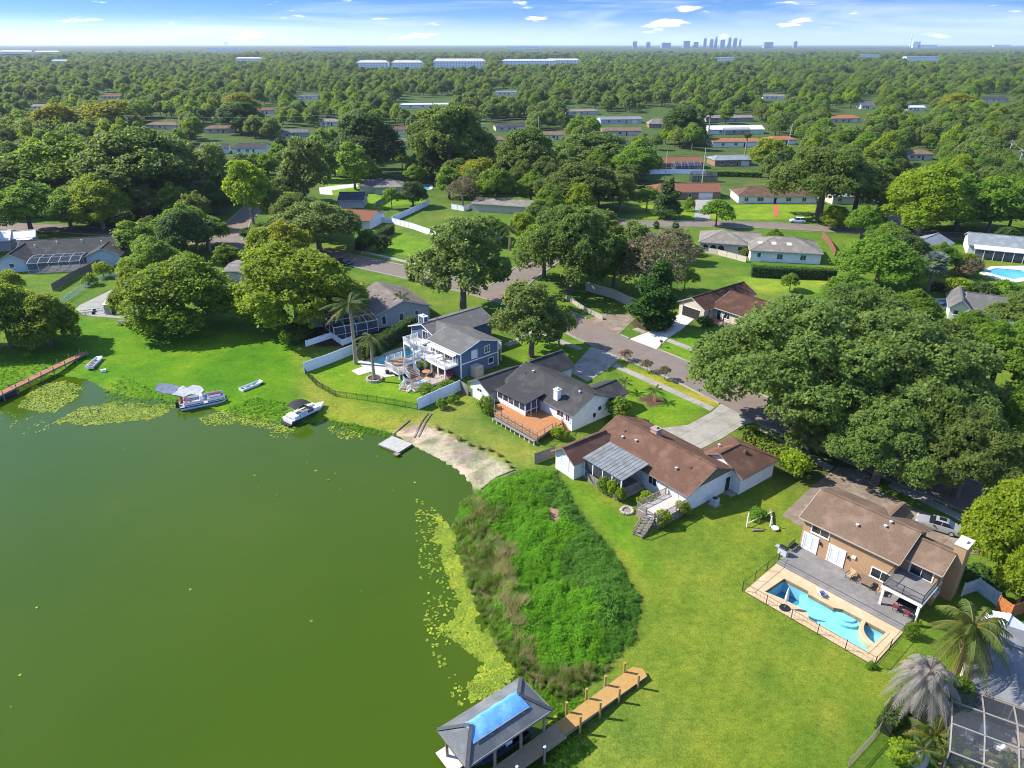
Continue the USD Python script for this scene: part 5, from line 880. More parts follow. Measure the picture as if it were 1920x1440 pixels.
# further houses: roofs seen between the trees
FAR = [('yellow_tan', 'low brown roofed house with white car park fence in the left distance', (275, 242), (332, 243), 11, wallbeige, rf_tan, 4.2, (277, 219, 332, 240)),
       ('', 'white gabled house with charcoal roof in the left middle distance', (378, 290), (430, 288), 11, wallwhite, rf_dark, 4.2, (380, 258, 430, 286)),
       ('', 'dark roofed house right of the white gabled house in the left distance', (436, 288), (500, 287), 11, wallwhite, rf_dark, 4.4, (432, 258, 500, 284)),
       ('', 'faded red roofed house with white porch in the far left trees', (474, 214), (516, 213), 10, wallwhite, rf_red, 4.2, (476, 196, 516, 212)),
       ('', 'grey roofed house among the trees left of the utility pole', (528, 258), (578, 257), 10, wallgrey, rf_grey, 4.3, (530, 236, 577, 256)),
       ('', 'long white roofed house among the central trees', (752, 203), (842, 202), 10, wallwhite, rf_white, 3.6, (757, 180, 840, 202)),
       ('', 'brown tiled house with long flat roof left of the central palms', (1066, 216), (1122, 215), 11, wallbeige, rf_stone, 3.9, (1067, 200, 1120, 214)),
       ('', 'pale grey roofed house with arched windows in the central gap', (1126, 232), (1203, 231), 12, wallpale, rf_pale, 4.2, (1127, 210, 1202, 231)),
       ('', 'brown roofed house in front of the pale grey roofed house', (1130, 254), (1202, 254), 11, wallbeige, rf_tan, 4.2, (1130, 232, 1200, 252)),
       ('', 'tall brick and white house beside the round dark tree', (1217, 240), (1262, 240), 10, wallbrick, rf_stone, 5.6, (1218, 198, 1260, 238)),
       ('', 'rust roofed house with a dark pool cage behind the white fence', (1236, 318), (1318, 316), 12, wallbrick, rf_red, 4.4, (1235, 279, 1318, 318)),
       ('', 'blue grey roofed brick house left of the orange tree trunk', (1340, 312), (1408, 311), 11, wallbrick, rf_slate, 4.2, (1339, 280, 1406, 311)),
       ('', 'orange roofed house with white garage in the central distance', (1336, 276), (1432, 275), 11, wallwhite, rf_orange, 4.0, (1335, 251, 1431, 275)),
       ('', 'white roofed house with arched pool cage behind the orange roof', (1330, 252), (1432, 251), 12, wallwhite, rf_white, 4.6, (1330, 226, 1430, 250)),
       ('', 'grey roofed house with dark garage beyond the white roof', (1326, 229), (1412, 228), 11, wallgrey, rf_stone, 4.2, (1328, 211, 1411, 226)),
       ('', 'orange brown roofed house with pale shed roof in the right distance', (1556, 230), (1612, 229), 12, wallbeige, rf_orange, 4.6, (1557, 200, 1611, 228)),
       ('', 'dark roofed house at the far right behind the trees', (1840, 192), (1890, 191), 11, wallwhite, rf_dark, 4.6, (1842, 176, 1890, 190)),
       ('', 'charcoal roofed house left of the tall central utility pole', (930, 246), (986, 245), 12, wallbeige, rf_dark, 4.3, (932, 222, 985, 244)),
       ('', 'pale house with brown roof and bright yard left of the dark oak', (905, 272), (950, 272), 10, wallbeige, rf_tan, 4.2, (906, 250, 950, 270)),
       ('', 'pale house with grey roof in the upper left trees near the wire', (176, 300), (214, 299), 10, wallpale, rf_grey, 4.2, (178, 282, 212, 299)),
       ('', 'brown walled house with brown roof below the yellow trees', (384, 250), (440, 249), 10, wallbeige, rf_tan, 4.2, (386, 232, 440, 249)),
       ('', 'small white house left of the big dark round tree', (600, 236), (636, 236), 10, wallwhite, rf_stone, 4.2, (602, 220, 634, 236)),
       ('', 'brown roofed house right of the big dark round tree', (718, 252), (762, 252), 10, wallwhite, rf_brown, 4.2, (720, 234, 760, 252)),
       ('', 'white walled bungalow beneath the spreading oak at left', (735, 276), (778, 275), 10, wallwhite, rf_grey, 4.2, (737, 258, 776, 275)),
       ('', 'pale grey roofed bungalow right of the spreading oak', (872, 242), (906, 241), 10, wallwhite, rf_pale, 4.2, (874, 225, 904, 241)),
       ('', 'white fronted house at the foot of the tall central pole', (1020, 262), (1060, 262), 10, wallwhite, rf_tan, 4.2, (1022, 245, 1058, 262)),
       ('', 'dark roofed house above the rust roofed cage house', (1128, 276), (1178, 275), 10, wallbeige, rf_dark, 4.2, (1130, 257, 1176, 275)),
       ('', 'orange roofed house left of the leaning pole', (1446, 272), (1492, 271), 10, wallbeige, rf_orange, 4.2, (1448, 254, 1490, 270)),
       ('', 'white two storey house in the right upper trees', (1614, 204), (1636, 204), 10, wallwhite, rf_grey, 6.4, (1615, 180, 1635, 203)),
       ('', 'white roofed pavilion among bright bushes at upper right', (1700, 208), (1734, 208), 9, wallwhite, rf_white, 3.9, (1700, 192, 1734, 210)),
       ('', 'brown house behind the hedge left of the right hand road', (1700, 300), (1748, 300), 10, wallbeige, rf_tan, 4.2, (1702, 282, 1746, 300)),
       ('', 'faint white house in the far left canopy', (60, 206), (92, 206), 9, wallwhite, rf_stone, 4.2, (61, 192, 91, 206)),
       ('', 'faint red roofed house in the far left canopy', (190, 186), (226, 186), 9, wallbeige, rf_red, 4.2, (191, 172, 225, 186)),
       ('', 'grey roof in the far canopy right of the yellow tree', (560, 186), (596, 186), 9, wallwhite, rf_grey, 4.2, (561, 172, 595, 186)),
       ('', 'white roofed bungalow in the far centre canopy', (930, 178), (968, 178), 9, wallwhite, rf_pale, 4.0, (931, 166, 967, 178)),
       ('', 'long roof in the far right canopy above the orange house', (1430, 186), (1470, 186), 9, wallwhite, rf_stone, 4.2, (1431, 172, 1469, 186))]
for k, (_, lb, pa, pb, D, wm, rm, zr, kp) in enumerate(FAR):
    h = H('distant_house', lb, [pa, pb], D, wm, rm, 2.8, zr, wins=[(.2, .9, 1.6, 1.2), (.45, .9, 1.6, 1.2)], doors=[(.62, darkin)], hip=((3.5, 3.5), (0, 0), (3, 0))[k % 3], garages=[(.83, 3.6, 0, wallwhite)] if k % 2 else [], keep=(kp[0] - 5, kp[1], kp[2] + 5, kp[3] + 5), words='the ' + (lb.split(' house')[0] + ' house'))
for lb, px, c in (('dark pool cage behind the rust roofed house', [(1258, 318), (1306, 317)], alu), ('grey pool cage in front of the white roofed house', [(1352, 251), (1398, 250)], alu), ('black pool cage roof behind the rust red roofed house', [(1292, 338), (1338, 338)], blackmetal)):
    a, b = W(*px[0]), W(*px[1]); sc = thing('screen_cage', lb, 'screen enclosure', a, frame_rot(a, b)); screen_cage(sc, 0, float(np.linalg.norm(b - a)), -5.5, -.4, 0, 2.6, 4.0, 4, 2, c, axis='u')

# ---------------------------------------------------------------- boathouse, docks and boats
BO_O, BO_R = (-5.8, 39.0), 37.61
def bo(u, v): return to_world(BO_O, BO_R, [(u, v)])[0]
t = thing('boathouse', 'open boathouse with grey hipped shingle roof over the lake at the bottom', 'boathouse', BO_O, BO_R)
rf_boat = roofmat('slate_grey_shingles', (0.135, 0.144, 0.149), (0.090, 0.096, 0.099), (0.163, 0.171, 0.175))
z0, z1, E_ = 2.85, 4.1, [(-.1, .1), (8.35, .1), (8.35, -4.1), (-.1, -4.1)]
ra, rb = (1.75, -2.0, z1), (6.45, -2.0, z1)
def roof_plane(c, mat, th=.12):
    n = len(c); v = np.array(c + [(x, y, z + th) for x, y, z in c]); fs = []
    for k in range(1, n - 1): fs += [[0, k + 1, k], [n, n + k, n + k + 1]]
    for k in range(n): m = (k + 1) % n; fs += [[k, m, n + m], [k, n + m, n + k]]
    return v, np.array(fs)
e = [(*p, z0) for p in E_]
r = part(t, 'roof', [roof_plane([e[3], e[2], rb, ra], 0), roof_plane([e[1], e[0], ra, rb], 0), roof_plane([e[0], e[3], ra], 0), roof_plane([e[2], e[1], rb], 0)], rf_boat)
part(r, 'hip_cap', [beam((p[0], p[1], p[2] + .13), (q[0], q[1], q[2] + .15), .32, .05) for p, q in ((e[0], ra), (e[3], ra), (e[1], rb), (e[2], rb))], M('dark_ridge', (.07, .072, .075), (.055, .056, .06), 5, .9))
part(r, 'fascia', [beam((*E_[k], z0 + .03), (*E_[(k + 1) % 4], z0 + .03), .06, .22) for k in range(4)], wood_grey)
pilem = M('piling_wood', (.3, .21, .13), (.22, .15, .1), 3, .85)
for u, v in ((.4, -.4), (2.8, -.35), (5.4, -.35), (7.9, -.4), (.4, -3.6), (2.8, -3.65), (5.4, -3.65), (7.9, -3.6)): part(t, 'piling', tube([(u, v, -3.0), (u, v, z0 + .1)], .13, 9), pilem)
part(t, 'beam', [beam((.3, v, z0 - .12), (8.0, v, z0 - .12), .12, .22) for v in (-.4, -3.6)], wood_old)
part(t, 'side_walkway', bx(-.2, .9, -1.9, .4, -.1, .02), M('pale_boards', (.6, .56, .5)))
tp = thing('roof_tarp', 'bright blue tarp stretched over the ridge of the boathouse roof', 'tarp', BO_O, BO_R)
n_ = 15; tv = []
for sgn, ve in ((1, -3.15), (0, -2.0), (-1, -1.45)):
    for k in range(n_):
        f = k / (n_ - 1); u = 1.15 + f * 5.55 + (.35 if ve == -2.0 else 0) * (1 - 2 * f) * .8; zz = z1 - abs(ve + 2.0) * (z1 - z0) / 2.08 + .19 + .03 * math.sin(k * 2.1 + ve * 3)
        if u < 1.75: zz = min(zz, z1 + .19 - (1.75 - u) * .62)
        if u > 6.45: zz = min(zz, z1 + .19 - (u - 6.45) * .62)
        tv.append((u, ve + .04 * math.sin(k * 1.7), zz))
tf = []
for r_ in range(2):
    for k in range(n_ - 1): a = r_ * n_ + k; tf += [[a, a + 1, a + n_ + 1], [a, a + n_ + 1, a + n_]]
part(tp, 'sheet', (np.array(tv), np.array(tf)), bluetarp, smooth=True)
part(tp, 'batten', [beam((1.4, -3.14, z1 - 1.14 * .6 + .22), (6.5, -3.14, z1 - 1.14 * .6 + .22), .06, .03)], wood_old)
DZ = .45
d = thing('lake_dock', 'new golden wooden dock from the lawn to the boathouse', 'dock', BO_O, BO_R)
deck_boards(d, [(9.0, -3.7), (18.6, -3.45), (19.2, -4.2), (18.9, -5.0), (9.0, -5.0)], DZ, wood_dock, 90, .15)
deck_boards(d, [(-1.0, -3.75), (8.98, -3.7), (8.98, -5.3), (-1.0, -5.3)], DZ - .02, M('brown_dock_wood', (.36, .25, .15), (.28, .19, .11), 2.5, .85), 90, .15)
part(d, 'stringer', beam((-.9, -5.2, DZ - .18), (18.7, -4.85, DZ - .18), .08, .22), wood_old); part(d, 'stringer', beam((-.9, -3.9, DZ - .18), (18.5, -3.6, DZ - .18), .08, .22), wood_old)
for u in (10.6, 12.9, 15.2, 17.6):
    for v in (-3.38, -5.1): part(d, 'piling', tube([(u, v, -1.5), (u, v, 1.55)], .12, 9), wood_dock)
    part(d, 'cross_brace', beam((u, -3.4, DZ - .35), (u, -5.1, DZ - .35), .06, .16), wood_old)
for u in (.8, 3.6, 6.4): part(d, 'piling', tube([(u, -5.45, -2.5), (u, -5.45, 1.5)], .12, 9), wood_old); part(d, 'piling_cap', ico((u, -5.45, 1.52), (.14, .14, .06)), white)
part(d, 'ramp', hull([(1.0, -5.35, .44), (2.6, -5.35, .44), (1.0, -7.2, .1), (2.6, -7.2, .1), (1.0, -5.35, .36), (2.6, -5.35, .36), (1.0, -7.2, .02), (2.6, -7.2, .02)]), wood_dock)
def lofted(secs):
    """secs: list of (x, [(y, z), ...]) sections with equal counts; closed ends."""
    V = np.array([(x, y, z) for x, s in secs for y, z in s]); n = len(secs[0][1]); fs = []
    for i in range(len(secs) - 1):
        for k in range(n):
            m = (k + 1) % n; fs += [[i * n + k, i * n + m, i * n + n + m], [i * n + k, i * n + n + m, i * n + n + k]]
    l = (len(secs) - 1) * n
    for k in range(1, n - 1): fs += [[0, k, k + 1], [l, l + k + 1, l + k]]
    return V, np.array(fs)
def hull_secs(L, B, D, z, stern=.92, n=9, keel=.55, rise=.35):
    out = []
    for i in range(n):
        f = i / (n - 1); x = -L / 2 + L * f; b = B / 2 * (stern if f < .5 else stern * (1 - ((f - .5) / .5) ** 2.4 * .97) + 0) ; zt = z + D + rise * max(0, f - .45) ** 2 * 2
        zb = z + (max(0, f - .6) / .4) ** 2 * D * .6
        out.append((x, [(-b, zt), (-b * .93, zt - D * .45), (-b * keel, zb + .06), (0, zb), (b * keel, zb + .06), (b * .93, zt - D * .45), (b, zt)]))
    return out
# boat in the boathouse
p0 = bo(4.0, -2.0); t = thing('motor_boat', 'dark motor boat with white windscreen moored under the boathouse roof', 'boat', (*p0, WATER + .1), BO_R + 180)
part(t, 'hull', lofted(hull_secs(6.2, 2.3, .8, -.2)), navy); part(t, 'deck', bx(-2.9, .9, -.95, .95, .5, .6), hullwhite); part(t, 'outboard_motor', hull([(-3.5, -.25, .3), (-3.0, -.25, .3), (-3.5, .25, .3), (-3.0, .25, .3), (-3.45, -.2, 1.1), (-3.05, -.2, 1.1), (-3.45, .2, 1.1), (-3.05, .2, 1.1)]), blackmetal)
part(t, 'windscreen', hull([(.6, -.9, .6), (.6, .9, .6), (.2, -.8, 1.1), (.2, .8, 1.1), (.66, -.9, .6), (.66, .9, .6), (.26, -.8, 1.1), (.26, .8, 1.1)]), glassdark)
for s in (-.5, .5): part(t, 'seat', bx(-1.2, -.6, s - .3, s + .3, .6, 1.0), hullwhite)
# pontoon boat
a, b = W(345, 762, -.2), W(415, 748, -.2); t = thing('pontoon_boat', 'white and maroon pontoon boat pulled up against the lily pads', 'boat', (*((a + b) / 2), -.35), frame_rot(a, b))
L_ = 6.9
for s in (-.85, .85): part(t, 'pontoon', tube([(-3.4, s, .1), (2.6, s, .1), (3.2, s, .2), (3.6, s, .38)], [.33, .33, .24, .04], 12), alu)
part(t, 'deck', slab(Polygon([(-3.4, -1.25), (2.9, -1.25), (3.4, -.8), (3.4, .8), (2.9, 1.25), (-3.4, 1.25)]), .45, .53), M('boat_carpet', (.35, .34, .33), (.28, .27, .26), 4, .9))
part(t, 'deck_edge', [beam((-3.4, s * 1.27, .47), (2.9, s * 1.27, .47), .05, .16) for s in (-1, 1)], navy)
for pth in ([(-2.6, -1.22), (.1, -1.22)], [(.7, -1.22), (2.8, -1.22)], [(2.8, -1.22), (3.3, -.75)], [(3.3, .75), (2.8, 1.22)], [(2.8, 1.22), (-2.6, 1.22)], [(-2.6, 1.22), (-2.6, .4)], [(-2.6, -.4), (-2.6, -1.22)]):
    p, q = pth; f_ = part(t, 'fence_panel', beam((*p, .83), (*q, .83), .04, .56), hullwhite); part(f_, 'rail', beam((*p, 1.13), (*q, 1.13), .07), alu); part(f_, 'stripe', beam((*p, .72), (*q, .72), .055, .12), navy)
for x0, x1, y0, y1 in ((.9, 2.9, -1.12, -.6), (.9, 2.9, .6, 1.12), (-2.5, -1.0, -1.12, -.6), (-2.5, -1.9, .0, 1.12)):
    s = part(t, 'seat', bx(x0, x1, y0, y1, .53, .88), hullwhite); part(s, 'cushion', bx(x0 + .05, x1 - .05, y0 + .05, y1 - .05, .883, .98), seatred)
part(t, 'console', hull([(-.4, .3, .53), (.4, .3, .53), (-.4, 1.1, .53), (.4, 1.1, .53), (-.3, .3, 1.3), (.1, .3, 1.3), (-.3, 1.1, 1.3), (.1, 1.1, 1.3)]), hullwhite)
part(t, 'outboard_motor', hull([(-4.0, -.28, .2), (-3.45, -.28, .2), (-4.0, .28, .2), (-3.45, .28, .2), (-3.95, -.2, 1.15), (-3.5, -.2, 1.15), (-3.95, .2, 1.15), (-3.5, .2, 1.15)]), blackmetal)
part(t, 'folded_bimini', hull([(-3.3, -1.2, 1.2), (-3.3, 1.2, 1.2), (-2.8, -1.2, 1.25), (-2.8, 1.2, 1.25), (-3.1, -1.2, 1.5), (-3.1, 1.2, 1.5)]), seatred)
# ski boat with black bimini
a, b = W(548, 790, -.3), W(600, 764, -.1); t = thing('ski_boat', 'white and black ski boat with a black bimini nosed into the bank', 'boat', (*((a + b) / 2), WATER + .12), frame_rot(a, b))
part(t, 'hull', lofted(hull_secs(7.0, 2.6, .95, -.15)), hullwhite, smooth=40); part(t, 'hull_stripe', [beam((-3.45, s * 1.2, .45), (1.4, s * 1.19, .5), .06, .3) for s in (-1, 1)], blackmetal)
part(t, 'cockpit_floor', slab(Polygon([(-3.2, -.95), (1.8, -.95), (3.0, 0), (1.8, .95), (-3.2, .95)]), .7, .82), M('cockpit_vinyl', (.3, .3, .31), (.12, .12, .13), 3, .6))
for x0, x1, y0, y1 in ((-2.9, -1.9, -1.0, 1.0), (-1.7, .2, -1.05, -.6), (-1.6, -.9, .35, .9), (.8, 2.0, -.95, -.45), (.8, 2.0, .45, .95)): part(t, 'seat', bx(x0, x1, y0, y1, .823, 1.15), hullwhite)
part(t, 'windscreen', [beam((.7, -1.05, 1.2), (.4, 1.05, 1.2), .05, .45), beam((.7, -1.05, 1.2), (-.4, -1.15, 1.15), .05, .4), beam((.4, 1.05, 1.2), (-.4, 1.15, 1.15), .05, .4)], glassdark)
part(t, 'swim_platform', bx(-4.0, -3.5, -1.1, 1.1, .1, .18), black); part(t, 'sterndrive', bx(-3.95, -3.55, -.25, .25, -.4, .09), blackmetal)
bv = []
for i in range(7):
    for j in range(5): x, y = -2.6 + i * .5, -1.15 + j * .575; bv.append((x, y, 2.35 + .32 * (1 - ((i - 3) / 3) ** 2) + .12 * (1 - ((j - 2) / 2) ** 2)))
bf = [q for i in range(6) for j in range(4) for q in ([i * 5 + j, i * 5 + 5 + j, i * 5 + 6 + j], [i * 5 + j, i * 5 + 6 + j, i * 5 + j + 1])]
bm = part(t, 'bimini', (np.array(bv), np.array(bf)), black, smooth=True); part(bm, 'bimini_frame', [beam((-1.2, s * 1.15, .9), (x, s * 1.14, 2.36), .04) for s in (-1, 1) for x in (-2.5, -1.0, .3)], alu)
# rowing boats on the grass
a, b = W(166, 694, -.1), W(190, 671, 0); t = thing('jon_boat', 'white and grey open jon boat lying on the grass beside the pier', 'boat', (*((a + b) / 2), gz(*((a + b) / 2))), frame_rot(a, b))
def tray(L, B, D, fl, nm='hull', m1=hullwhite):
    part(t, nm, [hull([(-L / 2, s * B / 2, D), (L / 2 - .5, s * B / 2, D), (L / 2, s * B * .35, D + .12), (-L / 2, s * (B / 2 - .07), D), (L / 2 - .5, s * (B / 2 - .07), D), (-L / 2, s * B * .42, 0), (L / 2 - .9, s * B * .42, 0)]) for s in (-1, 1)] + [hull([(L / 2 - .95, y, 0) for y in (-B * .42, B * .42)] + [(L / 2, y, D + .12) for y in (-B * .36, B * .36)] + [(L / 2 - .1, y, D + .12) for y in (-B * .36, B * .36)] + [(L / 2 - 1.0, y, .04) for y in (-B * .42, B * .42)]), bx(-L / 2, -L / 2 + .06, -B / 2, B / 2, 0, D)], m1)
    part(t, 'floor', bx(-L / 2 + .06, L / 2 - .9, -B * .44, B * .44, .02, .06), fl)
    for x in (-L * .3, L * .02, L * .27): part(t, 'thwart', bx(x - .18, x + .18, -B * .46, B * .46, D * .55, D * .68), alu)
tray(4.4, 1.4, .5, M('boat_grey', (.12, .12, .12), (.08, .08, .08), 3, .8)); part(t, 'cushion', bx(-1.7, -1.0, -.5, .5, .35, .5), M('faded_red', (.4, .12, .09), (.32, .1, .08), 3, .8)); part(t, 'outboard_motor', hull([(-2.5, -.15, .1), (-2.24, -.15, .1), (-2.5, .15, .1), (-2.24, .15, .1), (-2.45, -.12, .85), (-2.26, -.12, .85), (-2.45, .12, .85), (-2.26, .12, .85)]), hullwhite)
a, b = W(455, 732, 0), W(488, 719, 0); t = thing('jon_boat', 'white flat bottomed boat lying alone on the open lawn', 'boat', (*((a + b) / 2), gz(*((a + b) / 2))), frame_rot(a, b)); tray(4.0, 1.3, .4, M('boat_pale_grey', (.45, .45, .46), (.3, .3, .31), 3, .7))
bk = thing('cooler', 'small white cooler box on the grass by the jon boat', 'cooler', (*W(194, 695), gz(*W(194, 695))), 20); part(bk, 'body', bx(-.4, .4, -.25, .25, 0, .38), hullwhite); part(bk, 'lid', bx(-.42, .42, -.27, .27, .383, .47), white)
def tarp(name, label, px, mat, z=.06, seed=1):
    p = Polygon(WP(px, -.1)); c = p.centroid; x0, y0, x1, y1 = p.bounds; q = shapely.affinity.translate(p, -c.x, -c.y)
    pts = [(x, y) for x in np.arange(x0 - c.x, x1 - c.x, .28) for y in np.arange(y0 - c.y, y1 - c.y, .28) if q.contains(Point(x, y))] + list(q.segmentize(.4).exterior.coords)[:-1]
    pts = np.array(pts); from scipy.spatial import Delaunay
    tr_ = Delaunay(pts).simplices; cc = pts[tr_].mean(1); tr_ = tr_[shapely.contains_xy(q, cc[:, 0], cc[:, 1])]
    zz = np.array([gz(x + c.x, y + c.y) for x, y in pts]) + z + .22 * (meshkit.fbm(np.c_[pts * 2.2, np.full(len(pts), seed)], 4) - .35)
    t = thing(name, label, 'tarp', (c.x, c.y)); part(t, 'sheet', (np.c_[pts, zz], tr_), mat, smooth=True)
tarp('ground_tarp', 'crumpled grey plastic sheet on the bank left of the pontoon boat', [(288, 730), (298, 719), (318, 721), (338, 725), (324, 738), (302, 734)], M('slate_plastic', (.14, .16, .22), (.09, .1, .14), 2, .45), seed=3)
tarp('ground_tarp', 'crumpled white plastic sheet on the bank behind the pontoon boat', [(322, 738), (333, 728), (343, 724), (351, 728), (362, 723), (378, 726), (383, 733), (372, 740), (358, 738), (344, 742)], M('white_plastic', (.38, .38, .39), (.22, .22, .23), 1.6, .6), seed=8)
# long pier on the left
a, b = W(-30, 752, .7), W(160, 660, .7); ang = frame_rot(a, b); L_ = float(np.linalg.norm(b - a))
t = thing('fishing_pier', 'long narrow red brown wooden pier on posts at the left edge of the lake', 'pier', a, ang)
deck_boards(t, [(0, -.7), (L_, -.7), (L_, .7), (0, .7)], .7, wood_red, 90, .16); part(t, 'stringer', beam((0, -.62, .52), (L_, -.62, .52), .08, .24), wood_old); part(t, 'stringer', beam((0, .62, .52), (L_, .62, .52), .08, .24), wood_old)
for k in range(int(L_ / 2.5) + 1):
    for s in (-.78, .78): part(t, 'post', tube([(k * 2.5 + .2, s, -2.2), (k * 2.5 + .2, s, 1.35)], .08, 8), wood_old)
    part(t, 'cross_beam', beam((k * 2.5 + .2, -.85, .35), (k * 2.5 + .2, .85, .35), .07, .14), wood_old)
a, b = W(-12, 752, WATER), W(22, 742, WATER); t = thing('dark_boat', 'dark boat hull moored at the lake end of the red brown pier', 'boat', (*((a + b) / 2), WATER + .1), frame_rot(a, b)); part(t, 'hull', lofted(hull_secs(5.0, 1.9, .7, -.2)), navy); part(t, 'deck', bx(-2.2, 1.0, -.75, .75, .4, .48), black); part(t, 'seat', bx(-1.2, -.6, -.6, .6, .483, .8), navy)
# floating dock and ramp rails by the sand
c = W(739, 836, -.3); t = thing('swim_platform', 'small grey weathered swim platform at the edge of the sand', 'dock', (*c, 0), frame_rot(W(708, 838, -.3), W(745, 853, -.3)))
deck_boards(t, [(-2.0, -1.2), (2.0, -1.2), (2.0, 1.7), (-2.0, 1.7)], -.1, M('silver_boards', (.42, .4, .37), (.3, .285, .26), 1.5, .85), 0, .18); part(t, 'frame', [bx(-2.0, 2.0, -1.2, -1.1, -.38, -.15), bx(-2.0, 2.0, 1.6, 1.7, -.38, -.15), bx(-2.0, -1.9, -1.08, 1.58, -.38, -.15), bx(1.9, 2.0, -1.08, 1.58, -.38, -.15)], wood_old)
part(t, 'float', [tube([(-1.9, y, -.5), (1.9, y, -.5)], .2, 8) for y in (-.8, 1.2)], galv); part(t, 'ladder_pad', bx(1.6, 2.4, -1.9, -1.25, -.25, -.12), wood_old)
def ground_tube(name, label, cat, px, r, mat, z=.08):
    P = [(*W(x, y, -.1), gz(*W(x, y, -.1)) + z) for x, y in px]; solo(name, tube(P, r, 6), mat, label, cat)
ground_tube('ramp_rail', 'left dark rail of the boat ramp crossing the sand', 'rail', [(776, 818), (790, 792), (803, 776)], .07, wood_old, .15); ground_tube('ramp_rail', 'right dark rail of the boat ramp crossing the sand', 'rail', [(784, 817), (796, 796), (809, 777)], .07, wood_old, .15)
ground_tube('timber_edge', 'dark timber edging at the upper left end of the sand', 'edging', [(728, 817), (748, 802), (768, 788)], .12, wood_old); ground_tube('timber_edge', 'timber edging between the sand and the marsh', 'edging', [(900, 915), (930, 895), (966, 882)], .1, wood_old)
for k, (x, y, h_) in enumerate(((146, 784, .9), (171, 776, 1.1), (185, 775, .7), (190, 772, .8))):
    p = W(x, y, WATER); solo('mooring_post', tube([(*p, -2), (*p, WATER + h_)], .07, 8), wood_old, ('leftmost', 'tallest', 'shorter', 'rightmost')[k] + ' of the four old posts standing in the lily pads', 'post')
pw = thing('palm_planter', 'round stone ring planter around the second palm on the blue house lawn', 'planter', W(702, 712))
for k in range(16):
    a = k * math.pi / 8; part(pw, 'stone', turn(bx(1.12, 1.42, -.23, .23, -.1, .42), math.degrees(a)), stone)
part(pw, 'soil', tube([(0, 0, -.1), (0, 0, .3)], 1.13, 16), mulch)
# garden frame with posts
t = thing('swing_frame', 'old white posted swing frame and driftwood on the lawn beside the brown driveway', 'swing frame', W(1425, 985), 20)
part(t, 'post', beam((-1.7, .3, 0), (-1.7, .3, 2.0), .1), white); part(t, 'post', beam((1.0, -.6, 0), (1.0, -.6, 1.5), .1), white); part(t, 'rail', beam((-1.7, .3, .5), (2.6, 1.2, .5), .06), white)
part(t, 'log', tube([(1.0, -1.0, .15), (2.0, .5, .3), (2.9, 1.9, .4)], [.16, .13, .1], 8), wood_grey); part(t, 'log', tube([(-1.6, -.6, .1), (-.4, -1.0, .12)], [.16, .14], 8), wood_old); part(t, 'basin', tube([(1.1, -1.3, 0), (1.1, -1.3, .3)], [.3, .45], 12), hullwhite)
# ---------------------------------------------------------------- cars
glasscar = M('car_glass', (.015, .018, .022), (.012, .014, .018), 1, .05, .8)
def car(name, label, loc, rot, paint, L=4.8, Wd=1.85, Ht=1.45, suv=False, cat='car', group=None, sunroof=False):
    t = thing(name, label, cat, loc, rot, group); h2, w = L / 2, Wd / 2
    prof = [(-h2, .45, .78), (-h2 + .12, .3, .9), (-h2 + .9, .22, .97 if not suv else 1.05), (-.3, .22, .98), (h2 - 1.3, .22, .93 if not suv else 1.0), (h2 - .5, .25, .82 if not suv else .92), (h2 - .06, .34, .68), (h2, .42, .6)]
    part(t, 'body', lofted([(x, [(-w * k, zb), (-w, zb + .18), (-w, zt - .22), (-w * .9, zt), (w * .9, zt), (w, zt - .22), (w, zb + .18), (w * k, zb)]) for (x, zb, zt), k in zip(prof, (.8, .92, .95, .95, .95, .92, .85, .75))]), paint, smooth=35)
    c0, c1, c2, c3 = (-h2 + .75, -h2 + 1.45, .25, h2 - 1.45) if not suv else (-h2 + .12, -h2 + .55, .45, h2 - 1.35)
    zr = Ht; cab = [(c0, .9, .96), (c1, .9, zr - .04), (c2, .9, zr), (c3, .9, .95)]
    part(t, 'windows', lofted([(c0, [(-w * .86, .9), (-w * .84, .95), (w * .84, .95), (w * .86, .9)]), (c1, [(-w * .88, .9), (-w * .66, zr - .05), (w * .66, zr - .05), (w * .88, .9)]), (c2, [(-w * .88, .9), (-w * .66, zr - .03), (w * .66, zr - .03), (w * .88, .9)]), (c3, [(-w * .86, .88), (-w * .82, .93), (w * .82, .93), (w * .86, .88)])]), glasscar)
    rf = part(t, 'roof_panel', hull([(c1 - .08, s * w * .66, zr - .06) for s in (-1, 1)] + [(c2 + .1, s * w * .66, zr - .05) for s in (-1, 1)] + [(c1 + .15, s * w * .5, zr + .03) for s in (-1, 1)] + [(c2 - .15, s * w * .5, zr + .03) for s in (-1, 1)]), paint)
    if sunroof: part(rf, 'sunroof', bx(c2 - 1.0, c2 - .25, -w * .4, w * .4, zr + .02, zr + .045), glasscar)
    for xm in ((c1 + c2) / 2,): part(t, 'door_pillar', [beam((xm, s * w * .885, .92), (xm, s * w * .68, zr - .05), .07, .05) for s in (-1, 1)], paint)
    for x in (-h2 + .88, h2 - .9):
        for s in (-1, 1):
            wh = part(t, 'wheel', tube([(x, s * (w - .2), .33), (x, s * (w + .015), .33)], .33, 16), rubber); part(wh, 'rim', tube([(x, s * (w - .05), .33), (x, s * (w + .03), .33)], .2, 12), alu)
    for s in (-1, 1):
        part(t, 'headlight', bx(h2 - .3, h2 - .1, s * w * .72 - .18, s * w * .72 + .18, .6, .74), curtain); part(t, 'tail_light', bx(-h2 - .01, -h2 + .16, s * w * .78 - .16, s * w * .78 + .16, .66, .82), M('tail_light_red', (.3, .02, .02), (.25, .015, .015), 2, .3)); part(t, 'mirror', bx(c3 - .5, c3 - .3, s * (w + .1) - .1, s * (w + .1) + .1, .93, 1.07), paint)
    return t
